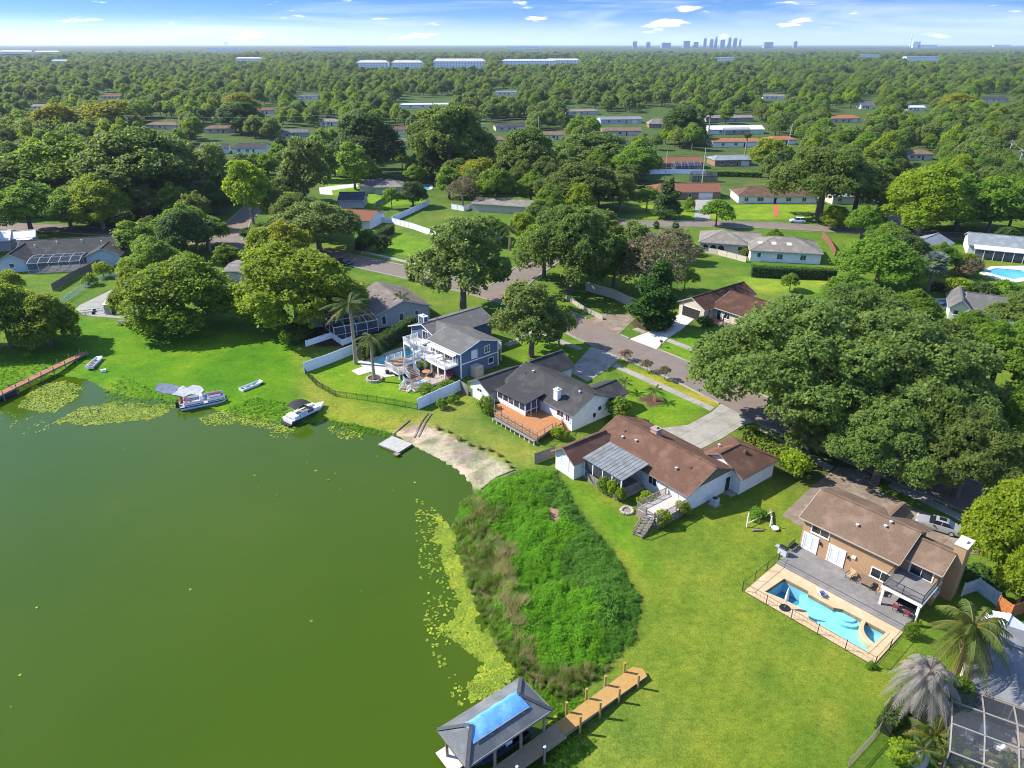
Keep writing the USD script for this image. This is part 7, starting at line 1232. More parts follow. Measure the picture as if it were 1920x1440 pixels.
for a in [
 # lake side, left
 ('camphor_tree', 22, 650, 150, 520, 'dark green tree at the far left beside the red brown pier'), ('camphor_tree', 95, 648, 130, 545, 'dark spreading tree overhanging the lawn just right of the far left lakeside tree'), ('round_tree', 22, 560, 60, 505, 'yellowish bush like tree at the left edge below the pale blue gable'),
 ('camphor_tree', 350, 612, 215, 478, 'broad deep green camphor tree with pale trunk on the lakeside lawn'), ('camphor_tree', 268, 600, 110, 500, 'lower green tree leaning over the concrete yard'), ('bright_tree', 562, 616, 232, 452, 'large bright yellow green tree with thick pale trunk on the lakeside lawn'),
 ('oak_c', 300, 520, 90, 440, 'green tree between the charcoal roof and the camphor tree'), ('round_tree', 255, 520, 60, 478, 'low light green tree behind the wire fence yard'), ('oak_c', 345, 468, 120, 380, 'green tree at the street behind the camphor tree'), ('young_tree', 282, 498, 60, 440, 'small pale green tree on the corner of the charcoal roofed house'), ('oak_c', 430, 500, 50, 455, 'dark round shrubby tree on the verge beside the pale flat roof'),
 # street trees centre
 ('oak_d', 868, 582, 185, 402, 'grey green oak with a leaning dark trunk above the blue house'), ('grand_oak', 1068, 548, 190, 380, 'massive dark oak left of the arched house'), ('oak_c', 1020, 520, 110, 400, 'bright sided green tree in front of the massive dark oak'), ('oak_d', 1110, 470, 110, 385, 'dark oak behind the massive dark oak'),
 ('bare_tree', 1232, 560, 150, 425, 'bronze tinted tree with dry flowers above the boundary wall'), ('oak_d', 995, 668, 150, 528, 'light olive street tree in the front yard of the blue house'), ('young_tree', 1048, 648, 60, 572, 'small dark tree right of the light olive street tree'), ('crepe_myrtle', 1030, 652, 44, 598, 'small reddish tree beside the shaded driveway'),
 ('crepe_myrtle', 1173, 675, 26, 655, 'leftmost of three little bronze trees on the street verge', None, 'little bronze verge trees'), ('crepe_myrtle', 1213, 697, 24, 674, 'middle of three little bronze trees on the street verge', None, 'little bronze verge trees'), ('crepe_myrtle', 1246, 712, 26, 686, 'rightmost of three little bronze trees on the street verge', None, 'little bronze verge trees'),
 # giant oaks at the right
 ('great_oak', 1470, 800, 330, 548, 'giant olive oak hanging over the street left of the oak grove'), ('great_oak', 1640, 815, 330, 575, 'giant oak in the middle of the grove over the street'), ('grand_oak', 1590, 720, 250, 530, 'dark oak at the back of the grove beside the clipped lawn'), ('oak_d', 1512, 862, 95, 765, 'smaller oak with a dark trunk beside the brown roofed garage wing'), ('great_oak', 1640, 905, 200, 740, 'shaded oak over the road end at the front of the grove'), ('great_oak', 1790, 930, 190, 755, 'pale olive oak behind the silver sedan'), ('oak_a', 1730, 900, 150, 720, 'dark oak between the pale olive oak and the grove'), ('oak_a', 1745, 745, 130, 600, 'dark oak above the turquoise yard'),
 ('oak_c', 1850, 745, 170, 600, 'fresh green tree over the silver car at the right'), ('oak_c', 1915, 720, 120, 570, 'fresh green tree at the right edge beside the grey hip roof'), ('oak_c', 1900, 860, 100, 680, 'dark green tree at the right edge above the red car'), ('bright_tree', 1890, 1085, 200, 880, 'large yellow green tree right of the tan house chimney'), ('round_tree', 1905, 1140, 90, 1000, 'lower yellow green tree at the right edge behind the board fence'),
 # behind grove
 ('oak_c', 1150, 545, 110, 438, 'green tree between the massive dark oak and the bronze tinted tree'), ('oak_d', 1186, 502, 90, 412, 'olive tree just behind the bronze tinted tree'), ('young_tree', 1283, 545, 50, 500, 'small tree on the walled lawn beside the vine covered tree'), ('oak_c', 1762, 512, 62, 452, 'green tree beside the silvery fan palm'), ('round_tree', 1806, 505, 44, 472, 'yellowish bushy tree left of the blue kidney pool'), ('oak_c', 1590, 610, 120, 505, 'green tree at the top edge of the oak grove by the clipped lawn'), ('oak_c', 1700, 625, 110, 540, 'green tree at the back right of the oak grove'), ('young_tree', 1480, 545, 40, 512, 'small tree on the lawn below the clipped hedge'), ('oak_d', 1900, 640, 110, 540, 'loose tree in front of the white gabled house at the right edge'), ('oak_c', 1820, 650, 90, 580, 'green tree below the white gabled house'), ('dark_tree', 1880, 470, 50, 425, 'dark tree above the white patio roof'), ('oak_c', 1448, 470, 44, 428, 'small tree in the gap between the arched and hipped roofs'), ('oak_c', 920, 455, 80, 400, 'green tree behind the white gabled outbuilding'), ('oak_a', 560, 440, 90, 360, 'dark tree left of the grey olive street oak'), ('young_tree', 690, 470, 40, 430, 'small tree on the corner lawn beside the hedge'),
 ('oak_c', 1640, 548, 170, 432, 'dark full tree between the clipped hedge and the grey green roof'), ('dark_tree', 1690, 520, 90, 440, 'dark narrow tree left of the silver fan palm'), ('grand_oak', 1533, 413, 200, 268, 'great dark oak with a forked pale trunk on the far street lawn'), ('oak_a', 1600, 405, 130, 300, 'dark oak leaning behind the great forked oak'), ('round_tree', 1565, 430, 60, 385, 'bushy light tree at the corner of the far street'), ('bright_tree', 1720, 436, 160, 305, 'yellow green tree with a pale forked trunk beside the long driveway'), ('oak_c', 1790, 432, 130, 325, 'green tree right of the pale forked trunk'), ('slim_tree', 1850, 440, 90, 330, 'tall green tree before the dump truck'), ('slim_tree', 1890, 432, 80, 335, 'pale leafed tree at the right edge below the crossarm poles'),
 ('magnolia_tree', 1250, 408, 56, 332, 'dark cone shaped magnolia before the rust red roof'), ('young_tree', 1212, 396, 56, 352, 'small open tree left of the dark cone magnolia'), ('young_tree', 1342, 424, 66, 374, 'round dense tree on the verge right of the short driveway'), ('shrub', 1292, 396, 24, 370, 'bronze green bush beside the short driveway'), ('oak_d', 1160, 398, 70, 325, 'drooping olive tree left of the rust red roofed house'), ('oak_a', 1090, 395, 130, 300, 'dark oak left of the drooping olive tree'),
 ('grand_oak', 845, 338, 165, 190, 'big spreading oak with dark branches in the middle distance'), ('dark_tree', 690, 330, 130, 212, 'big dark round tree left of the spreading oak'), ('slim_tree', 666, 355, 66, 266, 'slim olive tree on the lawn of the small grey hipped house'), ('oak_b', 600, 475, 165, 372, 'grey olive street oak in front of the faded orange brown roof'), ('oak_d', 575, 385, 110, 255, 'grey olive oak behind the side street'), ('round_tree', 475, 420, 100, 295, 'tall yellow green tree at the corner of the side street'), ('oak_d', 410, 392, 90, 268, 'open grey oak left of the side street'), ('oak_c', 390, 462, 80, 395, 'rounded tree on the verge left of the two fan palms'),
 ('bare_tree', 868, 388, 62, 330, 'bare pinkish tree beside the white fence'), ('dark_tree', 775, 388, 55, 340, 'dark shrubby tree by the turquoise pool'), ('young_tree', 735, 392, 36, 352, 'small tree at the white fence corner'), ('oak_c', 690, 345, 60, 300, 'green tree left of the small hipped house roof'), ('oak_c', 930, 385, 80, 305, 'green tree behind the long low grey roof'), ('oak_a', 985, 350, 110, 238, 'tall dark oak in the centre above the long low grey house'), ('oak_a', 1110, 325, 150, 245, 'wide dark oak crown right of the tall centre oak'), ('oak_c', 1190, 345, 100, 262, 'green tree at the left end of the white back fence'), ('dark_tree', 1275, 270, 80, 202, 'round dark tree between the brick and the orange roofed houses'), ('round_tree', 1440, 320, 80, 258, 'green tree right of the blue grey roof'), ('slim_tree', 1360, 232, 30, 195, 'little upright tree before the grey roofed house'),
 # left mass
 ('oak_c', 60, 436, 130, 335, 'green tree with a thin trunk on the left street verge'), ('oak_c', 135, 432, 110, 350, 'green tree right of the thin trunked verge tree'), ('bright_tree', 195, 430, 120, 328, 'bright green tree on the left street verge'), ('oak_c', 125, 385, 190, 245, 'tall bright sided tree in the left middle distance'), ('oak_a', 275, 400, 210, 238, 'big grey green oak with pale limbs in the left middle distance'), ('oak_a', 330, 395, 120, 260, 'dark oak right of the pale limbed oak'), ('oak_a', 25, 400, 120, 300, 'dark tree at the left edge behind the driveway'),
 ('yellow_tree', 110, 262, 90, 192, 'yellow crowned tree under the power line, left one'), ('yellow_tree', 205, 258, 120, 193, 'wide yellow topped tree under the power line'), ('yellow_tree', 455, 230, 70, 172, 'brightest yellow tree in the upper left'), ('dark_tree', 452, 250, 90, 192, 'dark round tree just below the brightest yellow tree'), ('yellow_tree', 1790, 215, 70, 185, 'yellow green tree in the upper right')]: T(*a)
for a in [
 ('queen_palm', 667, 682, 100, 548, 'tall feather palm with a slim pale trunk by the white vinyl fence', None, None, 0, 40), ('short_queen_palm', 702, 714, 66, 618, 'shorter feather palm in the round stone planter'), ('golden_palm', 1782, 1292, 145, 1130, 'large golden green feather palm with hanging yellow fronds'), ('dead_palm', 1716, 1338, 130, 1222, 'dead grey palm with drooping silvery fronds'), ('bush_palm', 1748, 1400, 110, 1345, 'low feathery palm left of the screened pool cage'), ('bush_palm', 1785, 1440, 100, 1388, 'low golden palm at the bottom edge'), ('bush_palm', 1885, 1455, 90, 1410, 'low palm in the lower right corner'), ('small_palm', 1722, 1435, 70, 1385, 'small green palm beside the pale stone at the bottom edge'),
 ('fan_palm', 238, 440, 42, 392, 'fan palm with an orange brown skirt on the left street verge'), ('fan_palm', 371, 468, 40, 408, 'left of the two dark fan palms on the verge'), ('fan_palm', 394, 470, 40, 408, 'right of the two dark fan palms on the verge'), ('fan_palm', 470, 470, 40, 425, 'fan palm at the corner of the side street'), ('low_fan_palm', 428, 492, 34, 455, 'round dark low palm beside the street verge'), ('low_fan_palm', 774, 525, 30, 493, 'low palm with a short trunk by the street kerb'), ('silver_fan_palm', 1740, 545, 60, 465, 'silvery fan palm right of the dark full tree'), ('small_palm', 1226, 752, 40, 720, 'small palm in a mulch ring on the front lawn'), ('small_palm', 1170, 735, 36, 705, 'dark small palm by the charcoal roofed house front wing'), ('tall_fan_palm', 1327, 262, 18, 200, 'tall slim fan palm beside the white roofed house'), ('tall_fan_palm', 1397, 290, 20, 246, 'fan palm before the orange roofed house'), ('fan_palm', 495, 470, 34, 418, 'fan palm in front of the grey olive street oak'), ('small_palm', 955, 470, 36, 400, 'feathery palm behind the grey leaning oak'),
 ('low_fan_palm', 1230, 428, 16, 412, 'left little palm on the far verge'), ('low_fan_palm', 1266, 430, 18, 414, 'right little palm on the far verge'), ('small_palm', 755, 600, 40, 540, 'young palm beside the brown grey roof')]: T(*a)
for a in [
 ('bright_shrub', 1490, 895, 60, 845, 'bright rounded bush at the corner of the brown roofed garage wing'), ('shrub', 912, 775, 36, 742, 'dense green bush at the left end of the orange deck'), ('bright_shrub', 1046, 822, 30, 800, 'bright green bush under the orange deck corner'), ('shrub', 1160, 790, 56, 745, 'big pale green palm like bush beside the charcoal roofed house end wall'), ('shrub', 1130, 925, 26, 893, 'vine clump at the left end of the porch skirt'), ('bright_shrub', 1150, 932, 30, 898, 'vine clump in the middle of the porch skirt'), ('bright_shrub', 1162, 940, 22, 912, 'vine clump on the right corner of the porch skirt'), ('bright_shrub', 1210, 945, 34, 920, 'vine mound on the near rail of the small raised deck, left'), ('bright_shrub', 1240, 985, 34, 955, 'vine mound on the near rail of the small raised deck, middle'), ('bright_shrub', 1278, 965, 34, 940, 'vine mound at the right rail of the small raised deck'), ('shrub', 1262, 945, 24, 925, 'leafy bush against the white wall by the small raised deck'),
 ('dark_shrub', 558, 640, 60, 605, 'dark tropical bush at the corner of the low grey fence'), ('bright_shrub', 540, 645, 34, 618, 'light green bush left of the dark tropical bush'), ('dark_shrub', 1830, 1090, 66, 1060, 'dark bush behind the grey stained board fence'), ('bright_shrub', 1700, 1335, 44, 1305, 'light green bush below the dead palm'), ('shrub', 1790, 1325, 60, 1265, 'leafy green bush between the dead palm and the pale roof'), ('shrub', 1680, 1350, 36, 1325, 'dark bush by the rusty wire fence'), ('bright_shrub', 1690, 1420, 60, 1390, 'bright bush at the bottom edge left of the low palms'), ('shrub', 1705, 1195, 30, 1165, 'yellow flowered bush at the pool terrace corner'), ('shrub', 1632, 1252, 20, 1240, 'small bush outside the corner of the pool fence'),
 ('shrub', 828, 765, 26, 745, 'low plants along the white fence by the charcoal house'), ('shrub', 850, 755, 22, 738, 'another low plant clump along the white fence, nearer the gate'), ('shrub', 800, 735, 40, 720, 'dark planting in front of the lowest white terrace'), ('shrub', 835, 728, 34, 712, 'planting right of the lowest white terrace'), ('bright_shrub', 1210, 600, 50, 570, 'bright foot of the vine covered tree'), ('dark_shrub', 1320, 610, 36, 592, 'garden bush before the dark red porch rail'), ('shrub', 1300, 478, 40, 462, 'low hedge plants under the three dark arches'), ('bright_shrub', 1398, 478, 24, 460, 'light bush between the arched and the hipped house'), ('bright_shrub', 195, 520, 36, 490, 'round bright bush at the brown board fence'), ('shrub', 170, 535, 30, 512, 'green bush behind the chain link fence'), ('dark_shrub', 715, 470, 44, 440, 'dark clipped bush at the corner lawn'), ('shrub', 835, 452, 30, 440, 'clipped hedge clump before the white gabled outbuilding'), ('bright_shrub', 1790, 560, 50, 520, 'bush before the blue kidney pool, left'), ('flowering_shrub', 1815, 520, 50, 485, 'red flowering bush left of the blue kidney pool'), ('shrub', 1880, 560, 60, 525, 'leafy bush below the blue kidney pool'), ('dark_shrub', 1840, 560, 50, 528, 'dark bush between the two right hand pools'), ('shrub', 1420, 970, 40, 958, 'weeds inside the old garden frame')]: T(*a)
# vine covered tree: a tall leafy column
tree_proto('vine_tree', lf_vine, [((r_.uniform(-1, 1), r_.uniform(-1, 1), .9 + k * .85), (1.7 + r_.uniform(-.3, .5) - .07 * k,) * 2 + (1.0,)) for k in range(11)], 9000, .2, .3, seed=61, skirt=-.9)
T('vine_tree', 1222, 614, 82, 488, 'tall vine covered tree beside the white driveway')
# clipped hedges: box shaped banks of leaves
def hedge(label, px, h, wd, leaf, n=90, size=.13, world=None):
    P = [np.array(p) for p in (world or WP(px))]; r = np.random.default_rng(len(PLACED) + int(h * 10)); pts, ns, core = [], [], []
    for a, b in zip(P[:-1], P[1:]):
        L = np.linalg.norm(b - a); d = (b - a) / L; s = np.array([-d[1], d[0]]); m = int(L * n); f = r.uniform(-.02, 1.02, m); k = r.random(m); top = k < .45; sg = np.where(k < .72, -1, 1)
        u = np.where(top, r.uniform(-.5, .5, m) * wd, sg * wd / 2); z = np.where(top, h, h * r.random(m)); bump_ = (meshkit.noise(np.stack([f * L * .9, u, z], 1)) - .5) * .5
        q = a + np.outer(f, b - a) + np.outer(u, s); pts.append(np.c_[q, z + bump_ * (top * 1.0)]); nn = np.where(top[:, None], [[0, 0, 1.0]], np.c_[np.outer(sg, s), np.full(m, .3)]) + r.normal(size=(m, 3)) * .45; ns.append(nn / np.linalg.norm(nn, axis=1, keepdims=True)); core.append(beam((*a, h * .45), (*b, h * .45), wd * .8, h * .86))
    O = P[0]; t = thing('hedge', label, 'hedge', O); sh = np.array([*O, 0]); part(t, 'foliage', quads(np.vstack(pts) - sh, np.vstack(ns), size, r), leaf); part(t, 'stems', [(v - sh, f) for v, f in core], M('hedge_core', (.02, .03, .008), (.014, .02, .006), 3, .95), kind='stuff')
hedge('tall clipped green hedge between the blue house pool and the grey gabled house', [(704, 668), (735, 648), (776, 620)], 3.2, 1.8, lf_vine, 150); hedge('rounded browner hedge at the lake end of the tall clipped hedge', [(676, 676), (706, 664)], 3.0, 1.7, lf_mid, 150)
hedge('long clipped hedge below the stone grey hipped house', [(1408, 518), (1480, 521), (1565, 524)], 2.6, 2.2, lf_vine, 110, .17); hedge('loose bright hedge along the drive side of the brown roofed garage wing', [(1398, 822), (1430, 838), (1465, 862), (1490, 880)], 1.9, 2.4, lf_bright, 140, .15)
hedge('leafy hedge across the back lawn below the two right hand pools', [(1745, 545), (1830, 552), (1925, 556)], 2.2, 2.0, lf_mid, 80, .2); hedge('shaggy hedge beside the corner lawn', [(672, 470), (705, 452), (735, 436)], 2.4, 2.2, lf_dark, 90, .18); hedge('green hedge right of the white back fence', [(1324, 330), (1375, 331), (1428, 333)], 2.2, 2.0, lf_mid, 50, .25); hedge('dark hedge along the rusty wire fence', [(1655, 1375), (1680, 1340), (1702, 1312)], 1.3, 1.4, lf_dark, 200, .1)

# ---------------------------------------------------------------- scattered trees of the neighbourhood, then the far wood
r = np.random.default_rng(99); cand = []
ROADBUF = road_poly.buffer(5.0); HOUSES = []
kp = np.array([k for k in KEEP if k[2] > k[0]], float)
def blocked(X, Y, R, h_):
    """Would this tree hide one of the openings of the photograph?"""
    x, yb = proj(X, Y, 0); yt = proj(X, Y, h_)[1]; d = depth_of(X, Y); w = R * FPX / d * .85
    o = (np.minimum(x + w, kp[:, 2]) - np.maximum(x - w, kp[:, 0])) ; q = (np.minimum(yb - 1, kp[:, 3]) - np.maximum(yt + 2, kp[:, 1]))
    return bool(np.any((o > 0) & (q > 0) & (o * q > .06 * np.minimum((kp[:, 2] - kp[:, 0]) * (kp[:, 3] - kp[:, 1]), 2 * w * (yb - yt)))))
def ring(d0, d1, space, tries, out, hs, excl=True):
    cell, grid = space, {}
    for X, Y, R in [(p[0], p[1], p[2]) for p in PLACED]: grid.setdefault((int(X // cell), int(Y // cell)), []).append((X, Y))
    for _ in range(tries):
        Y = math.sqrt(r.uniform(d0 ** 2, d1 ** 2)); X = r.uniform(-.86, .86) * (Y + 14); k = (int(X // cell), int(Y // cell))
        if any((X - a) ** 2 + (Y - b) ** 2 < space ** 2 for i in (-1, 0, 1) for j in (-1, 0, 1) for a, b in grid.get((k[0] + i, k[1] + j), ())): continue
        h_ = r.uniform(*hs); R = h_ * r.uniform(.42, .62)
        if excl and (Y < 420 and shapely.contains_xy(ROADBUF, X, Y)): continue
        if blocked(X, Y, R, h_): continue
        grid.setdefault(k, []).append((X, Y)); out.append((X, Y, R, h_))
near_t, mid_t = [], []
ring(176, 620, 8.2, 15000, near_t, (8, 14.5))
near_t = [t_ for t_ in near_t if not any(Polygon(WP(q)).buffer(2).contains(Point(t_[0], t_[1])) for q in ([(575, 345), (760, 350), (850, 400), (980, 430), (860, 520), (680, 480), (590, 400)], [(1170, 380), (1560, 382), (1720, 384), (1720, 440), (1170, 430)], [(1280, 430), (1580, 430), (1580, 560), (1290, 560)], [(0, 424), (240, 436), (240, 520), (0, 520)]))]
near_t.sort(key=lambda q: q[1]); NIND = 300 - sum(1 for _ in PLACED)
kinds = [('oak_a', 'dark green oak'), ('oak_b', 'grey olive oak'), ('oak_c', 'fresh green tree'), ('oak_d', 'loose olive tree'), ('dark_tree', 'dark rounded tree'), ('round_tree', 'bright green tree'), ('yellow_tree', 'yellow green tree'), ('slim_tree', 'upright green tree')]
wk = np.array([.27, .17, .2, .1, .12, .07, .03, .04])
seen = {}; ORD = ('nearest', 'second', 'third', 'fourth', 'fifth', 'sixth', 'seventh', 'eighth', 'ninth', 'tenth', 'eleventh', 'twelfth')
LA = np.array([l[:2] for l in LAND])
for X, Y, R, h_ in near_t[:NIND]:
    pn, words = kinds[r.choice(8, p=wk / wk.sum())]; pr, R0, H0 = TP[pn]; i = int(np.argmin(((LA - (X, Y)) ** 2).sum(1))); dx, dy = X - LA[i, 0], Y - LA[i, 1]; size = 'tall ' if h_ > 12.4 else 'low ' if h_ < 9.6 else ''
    rel_ = ('right of' if dx > 0 else 'left of') if abs(dx) > abs(dy) else ('behind' if dy > 0 else 'before'); key = (size, words, rel_, i); n = seen.get(key, 0); seen[key] = n + 1
    lb = f'{size}{words} {rel_} {LAND[i][2]}' if n == 0 else f'{ORD[min(n, 11)]} {size}{words} {rel_} {LAND[i][2]}'
    copy(pr, 'tree', lb, 'tree', (X, Y, 0), float(r.uniform(0, 360)), (R / R0, R / R0, h_ / H0), 'trees of the neighbourhood')
mid_t = near_t[NIND:]
PLACED += [q[:3] for q in near_t]
far_t = []; ring(620, 1300, 10.5, 14000, far_t, (6.5, 16), False); PLACED += [q[:3] for q in far_t]; ft2 = []; ring(1300, 2300, 16, 15000, ft2, (8, 19), False); PLACED += [q[:3] for q in ft2]; ft3 = []; ring(2300, 3900, 27, 15000, ft3, (9, 20), False)
def inst_protos(pi, protos, nm):
    ts = []
    for q in protos:
        c = UsdGeom.Xform.Define(stage, numbered(path_of(pi), nm)).GetPrim(); c.GetReferences().AddInternalReference(path_of(q)); ts.append(c.GetPath())
    pi.CreatePrototypesRel().SetTargets(ts)
def forest(name, label, trees, widen=1.0):
    pi = UsdGeom.PointInstancer.Define(stage, numbered('/World', name)); fp = ['far_oak', 'far_olive_oak', 'far_mid_tree', 'far_dark_tree', 'far_bright_tree']
    inst_protos(pi, [TP[k][0] for k in fp], 'tree'); n = len(trees); A = np.array(trees); R0, H0 = 6.2, np.mean([TP[k][2] for k in fp])
    pi.CreateProtoIndicesAttr(Vt.IntArray.FromNumpy(r.choice(5, n, p=[.28, .26, .26, .1, .1]).astype(np.int32))); pi.CreatePositionsAttr(Vt.Vec3fArray.FromNumpy(np.c_[A[:, :2], np.zeros(n)].astype(np.float32)))
    pi.CreateScalesAttr(Vt.Vec3fArray.FromNumpy(np.c_[A[:, 2] / R0 * widen, A[:, 2] / R0 * widen, A[:, 3] / H0].astype(np.float32)))
    an = r.uniform(0, np.pi, n); pi.CreateOrientationsAttr(Vt.QuathArray([Gf.Quath(float(math.cos(q)), 0, 0, float(math.sin(q))) for q in an])); meta(pi.GetPrim(), label, 'woodland', None, 'stuff')
forest('wooded_suburb', 'dense green tree canopy filling the middle distance', mid_t + far_t); forest('distant_woodland', 'hazy continuous tree canopy running to the horizon', ft2, 1.15); forest('distant_woodland', 'flat hazy tree cover before the skyline', ft3, 1.5)
# beyond that the crowns merge: a lumpy canopy sheet
yy = 3500 * np.exp(np.linspace(0, math.log(13600 / 3500), 200)); ff = np.linspace(-.9, .9, 420); FX, FY = np.meshgrid(ff, yy); X = FX * FY; P_ = np.stack([X / 38, FY / 38, X * 0], -1).reshape(-1, 3)
Z = 5 + 13 * meshkit.fbm(P_, 3, 4) * (.7 + .6 * meshkit.noise(P_ / 14, 9)); ii = np.arange(200 * 420).reshape(200, 420)
cf = np.vstack([np.stack([ii[:-1, :-1], ii[:-1, 1:], ii[1:, 1:]], -1).reshape(-1, 3), np.stack([ii[:-1, :-1], ii[1:, 1:], ii[1:, :-1]], -1).reshape(-1, 3)])
solo('far_canopy', (np.c_[X.ravel(), FY.ravel(), Z], cf), M('far_canopy_green', (.05, .075, .024), (.022, .036, .012), .02, .95, c3=(.07, .085, .035), scale3=.004), 'thin band of merged tree tops along the horizon', 'woodland', kind='stuff', smooth=True)

# ---------------------------------------------------------------- marsh weeds, lily pads, shore plants
def blades(seed, n, h, spread, w=.05, lean=.5, leafy=.0):
    q = np.random.default_rng(seed); V, Fs = [], []
    for k in range(n):
        a = q.uniform(0, 2 * np.pi); b = np.array([math.cos(a), math.sin(a), 0]) * q.uniform(0, spread); d = q.uniform(0, 2 * np.pi); o = np.array([math.cos(d), math.sin(d), 0]); hh = h * q.uniform(.55, 1.15); s = np.array([-o[1], o[0], 0]) * w * q.uniform(.7, 1.4); m = b + o * lean * hh * .3 + np.array([0, 0, hh * .62]); t_ = b + o * lean * hh + np.array([0, 0, hh * .92]); e = len(V)
        V += [b - s * .6, b + s * .6, m + s, m - s, t_]; Fs += [[e, e + 1, e + 2], [e, e + 2, e + 3], [e + 3, e + 2, e + 4]]
    return np.array(V), np.array(Fs)
def scatter(name, label, cat, protos, P, scales, idx_, tiltv=.12, zrot=True):
    pi = UsdGeom.PointInstancer.Define(stage, numbered('/World', name)); inst_protos(pi, protos, 'clump'); n = len(P)
    pi.CreateProtoIndicesAttr(Vt.IntArray.FromNumpy(np.asarray(idx_, np.int32))); pi.CreatePositionsAttr(Vt.Vec3fArray.FromNumpy(np.asarray(P, np.float32))); pi.CreateScalesAttr(Vt.Vec3fArray.FromNumpy(np.repeat(np.asarray(scales, np.float32)[:, None], 3, 1)))
    an = r.uniform(0, np.pi, n); tl = r.normal(0, tiltv / 2, (n, 2)); pi.CreateOrientationsAttr(Vt.QuathArray([Gf.Quath(float(math.cos(a)), float(x), float(y), float(math.sin(a))).GetNormalized() for a, (x, y) in zip(an, tl)])); meta(pi.GetPrim(), label, cat, None, 'stuff'); return pi
def mproto(name, mesh, mat): p = proto(name); part(p, 'leaves', mesh, mat); return p
lf_weed = leafmat('weed_leaves', (.1, .24, .008), (.3, .52, .03), .45, .2); lf_weedb = leafmat('blue_green_weed', (.09, .21, .02), (.22, .4, .06), .45, .15); lf_reed = leafmat('dry_reeds', (.24, .21, .08), (.52, .46, .2), .35, .1); lf_reedg = leafmat('green_reeds', (.09, .15, .02), (.24, .3, .05), .4, .2)
def weed_clump(sd, n, R_, h, size): q = np.random.default_rng(sd); P = q.normal(size=(n, 3)); P /= np.linalg.norm(P, axis=1, keepdims=True); P[:, 2] = np.abs(P[:, 2]); N = P + [0, 0, .9] + q.normal(size=P.shape) * .4; N /= np.linalg.norm(N, axis=1, keepdims=True); return quads(P * np.array([R_, R_, h]) * q.uniform(.6, 1.05, (n, 1)), N, size, q, .6)
MP = [mproto('weed_clump', weed_clump(1, 150, .55, .9, .1), lf_weed), mproto('weed_clump', weed_clump(3, 150, .5, 1.05, .1), lf_weed), mproto('weed_clump', weed_clump(5, 150, .55, .95, .1), lf_weedb), mproto('reed_clump', blades(7, 60, 1.3, .4, .016, .3), lf_reed), mproto('reed_clump', blades(8, 70, 1.2, .45, .02, .3), lf_reedg)]
marsh = Polygon(WP([(985, 884), (1045, 886), (1085, 960), (1150, 1040), (1200, 1130), (1188, 1200), (1135, 1262), (1060, 1310), (985, 1275), (935, 1215), (890, 1130), (862, 1050), (850, 985), (868, 935), (915, 905)], -.2))
def inside_pts(poly, n): x0, y0, x1, y1 = poly.bounds; X, Y = r.uniform(x0, x1, n), r.uniform(y0, y1, n); m = shapely.contains_xy(poly, X, Y); return X[m], Y[m]
X, Y = inside_pts(marsh, 9500); sd = zones_sd(marsh, X, Y); px, py = proj(X, Y, -.2); f = np.clip((px - (870 + (py - 950) * .28)) / 190, 0, 1.4); nz = meshkit.fbm(np.stack([X * .28, Y * .28, X * 0], 1), 3, 2)
pit = Polygon(WP([(1022, 952), (1050, 952), (1058, 982), (1036, 996)])); km = ~shapely.contains_xy(pit, X, Y); 
idx_ = np.where(f + (nz - .5) * 1.1 < .12, np.where(r.random(len(X)) < .14, 3, np.where(r.random(len(X)) < .5, 4, 0)), np.where(f + (nz - .5) * .9 > .88, 2, np.where(r.random(len(X)) < .5, 0, 1))); band = (np.abs(f - .22 + (nz - .5) * .5) < .07) & (py > 1000); idx_ = np.where(band & (r.random(len(X)) < .6), 3, idx_); low = py > 1255; sc_n = 1; idx_ = np.where(low & (r.random(len(X)) < .7), np.where(r.random(len(X)) < .4, 3, 4), idx_)
sc_ = np.clip(.45 + .5 * np.clip(sd / 2.2, 0, 1), .3, 1) * r.uniform(.6, 1.15, len(X)) * (.35 + 1.25 * meshkit.fbm(np.stack([X * .45, Y * .45, X * 0 + 3], 1), 2, 5)) * 1.15
scatter('marsh_weeds', 'tall tangled green marsh weeds and brown reeds on the lake bank', 'weeds', MP, np.c_[X, Y, ground_z(X, Y) - .08][km], sc_[km], idx_[km])
fr = [Polygon(WP(q, -.3)) for q in ([(190, 735), (230, 705), (290, 735), (340, 750), (330, 765), (250, 762), (200, 755)], [(425, 765), (480, 745), (540, 760), (548, 792), (500, 790), (440, 778)], [(605, 785), (660, 792), (740, 812), (735, 820), (640, 800)], [(1040, 1335), (1095, 1350), (1120, 1390), (1080, 1440), (1030, 1440)], [(960, 1262), (1060, 1310), (1100, 1300), (1085, 1345), (1050, 1340), (1000, 1310)], [(0, 690), (60, 668), (120, 680), (100, 702), (0, 735)])]
PX, PY = [], []
for q in fr: a, b = inside_pts(q, int(q.bounds[2] - q.bounds[0]) * 110); PX.append(a); PY.append(b)
X, Y = np.concatenate(PX), np.concatenate(PY); sel = r.random(len(X)) < .75; X, Y = X[sel], Y[sel]
scatter('shore_plants', 'ragged bright green waterside plants along the lake edge', 'plants', MP[:2] + MP[4:], np.c_[X, Y, np.maximum(ground_z(X, Y), WATER) - .1], r.uniform(.2, .42, len(X)), r.choice(3, len(X), p=[.5, .4, .1]))
a_ = np.linspace(.25, 2 * np.pi - .25, 9); disc = np.vstack([[0, 0, 0], np.c_[np.cos(a_), np.sin(a_), .03 * np.cos(3 * a_)]]); pad = (disc * [.2, .2, 1], np.array([[0, k, k + 1] for k in range(1, 9)]))
LP_ = [mproto('lily_pad', pad, leafmat('lily_pad_green', (.17, .25, .012), (.3, .37, .04), .1, .18)), mproto('lily_pad', pad, leafmat('lily_pad_yellow', (.24, .3, .02), (.4, .42, .07), .1, .18))]
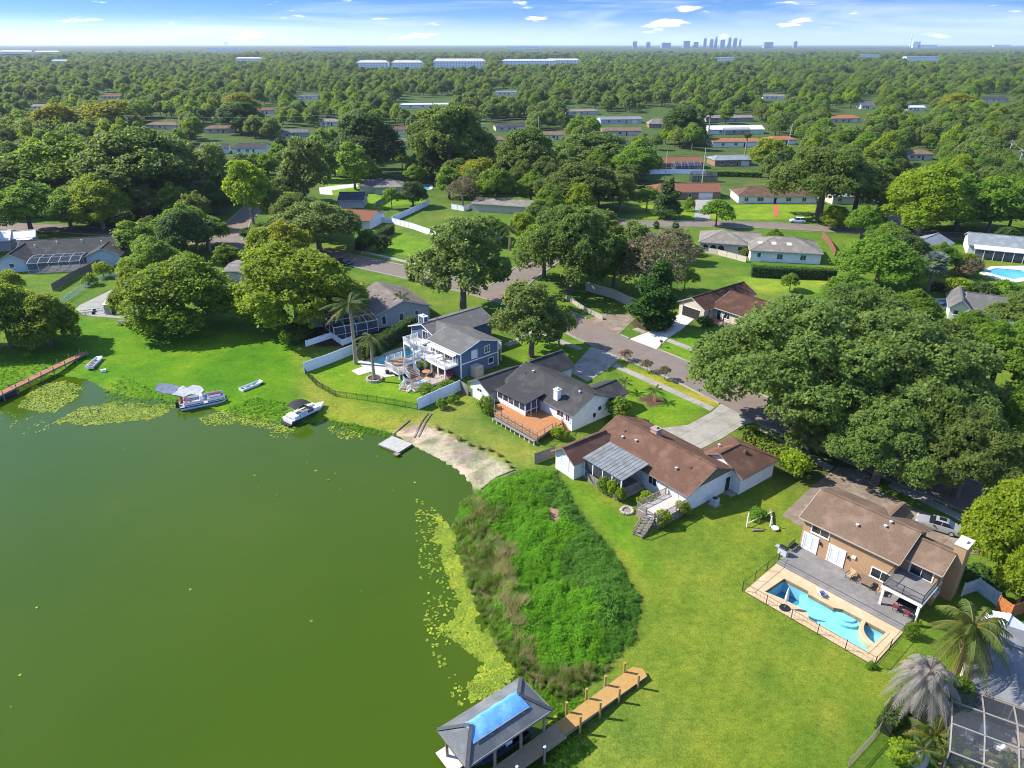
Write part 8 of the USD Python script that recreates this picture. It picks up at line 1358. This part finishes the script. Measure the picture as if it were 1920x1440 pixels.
LZ = [([(820, 955), (852, 1000), (872, 1080), (900, 1150), (945, 1230), (968, 1262), (945, 1300), (905, 1322), (880, 1320), (872, 1290), (900, 1240), (850, 1200), (820, 1180), (860, 1140), (835, 1070), (815, 1010)], 125, 1), ([(780, 935), (820, 950), (830, 1000), (850, 1070), (870, 1140), (860, 1190), (830, 1230), (880, 1300), (860, 1330), (800, 1200), (780, 1000)], 7, .1), ([(30, 765), (60, 725), (110, 712), (165, 722), (140, 752), (100, 775), (60, 772)], 40, 1), ([(95, 795), (150, 765), (220, 752), (330, 760), (325, 775), (280, 788), (160, 800)], 48, 1), ([(0, 770), (60, 780), (100, 800), (60, 818), (0, 800)], 6, 0), ([(372, 785), (420, 768), (480, 778), (520, 790), (560, 800), (545, 812), (440, 795), (390, 800)], 26, .7), ([(505, 795), (550, 800), (545, 825), (505, 820)], 7, .3), ([(610, 798), (660, 800), (690, 812), (680, 826), (630, 822)], 16, .6), ([(545, 850), (580, 850), (640, 900), (640, 920), (560, 870)], 1.2, 0), ([(1030, 1340), (1090, 1345), (1110, 1400), (1070, 1445), (1020, 1445)], 22, .5), ([(50, 790), (900, 820), (850, 1300), (300, 1440), (0, 1400), (0, 800)], .012, 0)]
PX, PY = [], []
for q, dens, cl in LZ:
    P = Polygon(WP(q, WATER)).buffer(0); x0, y0, x1, y1 = P.bounds; X, Y = inside_pts(P, int((x1 - x0) * (y1 - y0) * dens * .42 * (1.7 if dens > 5 else 1)) + 1); n1 = meshkit.fbm(np.stack([X * .5, Y * .5, X * 0], 1), 4, 8); e = np.clip(zones_sd(P, X, Y) / 1.2, 0, 1); n1 = .6 * n1 + .4 * meshkit.fbm(np.stack([X * 1.7, Y * 1.7, X * 0], 1), 3, 18); k = n1 + (e - .35) * .3 * (cl - .1) > (.435 if dens > 1 else 0); PX.append(X[k]); PY.append(Y[k])
X, Y = np.concatenate(PX), np.concatenate(PY); keep_ = ground_z(X, Y) < WATER + .12; X, Y = X[keep_], Y[keep_]
scatter('lily_pads', 'yellow green lily pads floating in drifts along the lake edge', 'lily pads', LP_, np.c_[X, Y, np.maximum(WATER, ground_z(X, Y)) + r.uniform(.004, .05, len(X))], r.uniform(.38, .95, len(X)), r.choice(2, len(X)), .16)
# tufts where sand meets lawn
SB = W(880, 870); tp_ = proto('grass_tuft'); part(tp_, 'blades', blades(9, 70, .8, .35, .025, .5), lf_reed); part(tp_, 'green_blades', blades(10, 40, .7, .35, .025, .5), lf_reedg)
for k, (x, y) in enumerate(((822, 806), (842, 812), (862, 826), (882, 836), (900, 842), (918, 846), (936, 856), (950, 868), (958, 878))): p = W(x, y, -.1); copy(tp_, 'grass_tuft', f'{("first", "second", "third", "fourth", "fifth", "sixth", "seventh", "eighth", "last")[k]} dry grass tuft along the lawn edge of the sand, counted from the ramp', 'grass tuft', (*p, gz(*p) - .05), k * 40, r.uniform(.7, 1.2), 'dry tufts along the sand')
solo('garden_rock', ico((*W(1722, 1432), .3), (.7, .5, 1.3), 2), stone, 'pale upright garden rock at the bottom edge', 'rock')
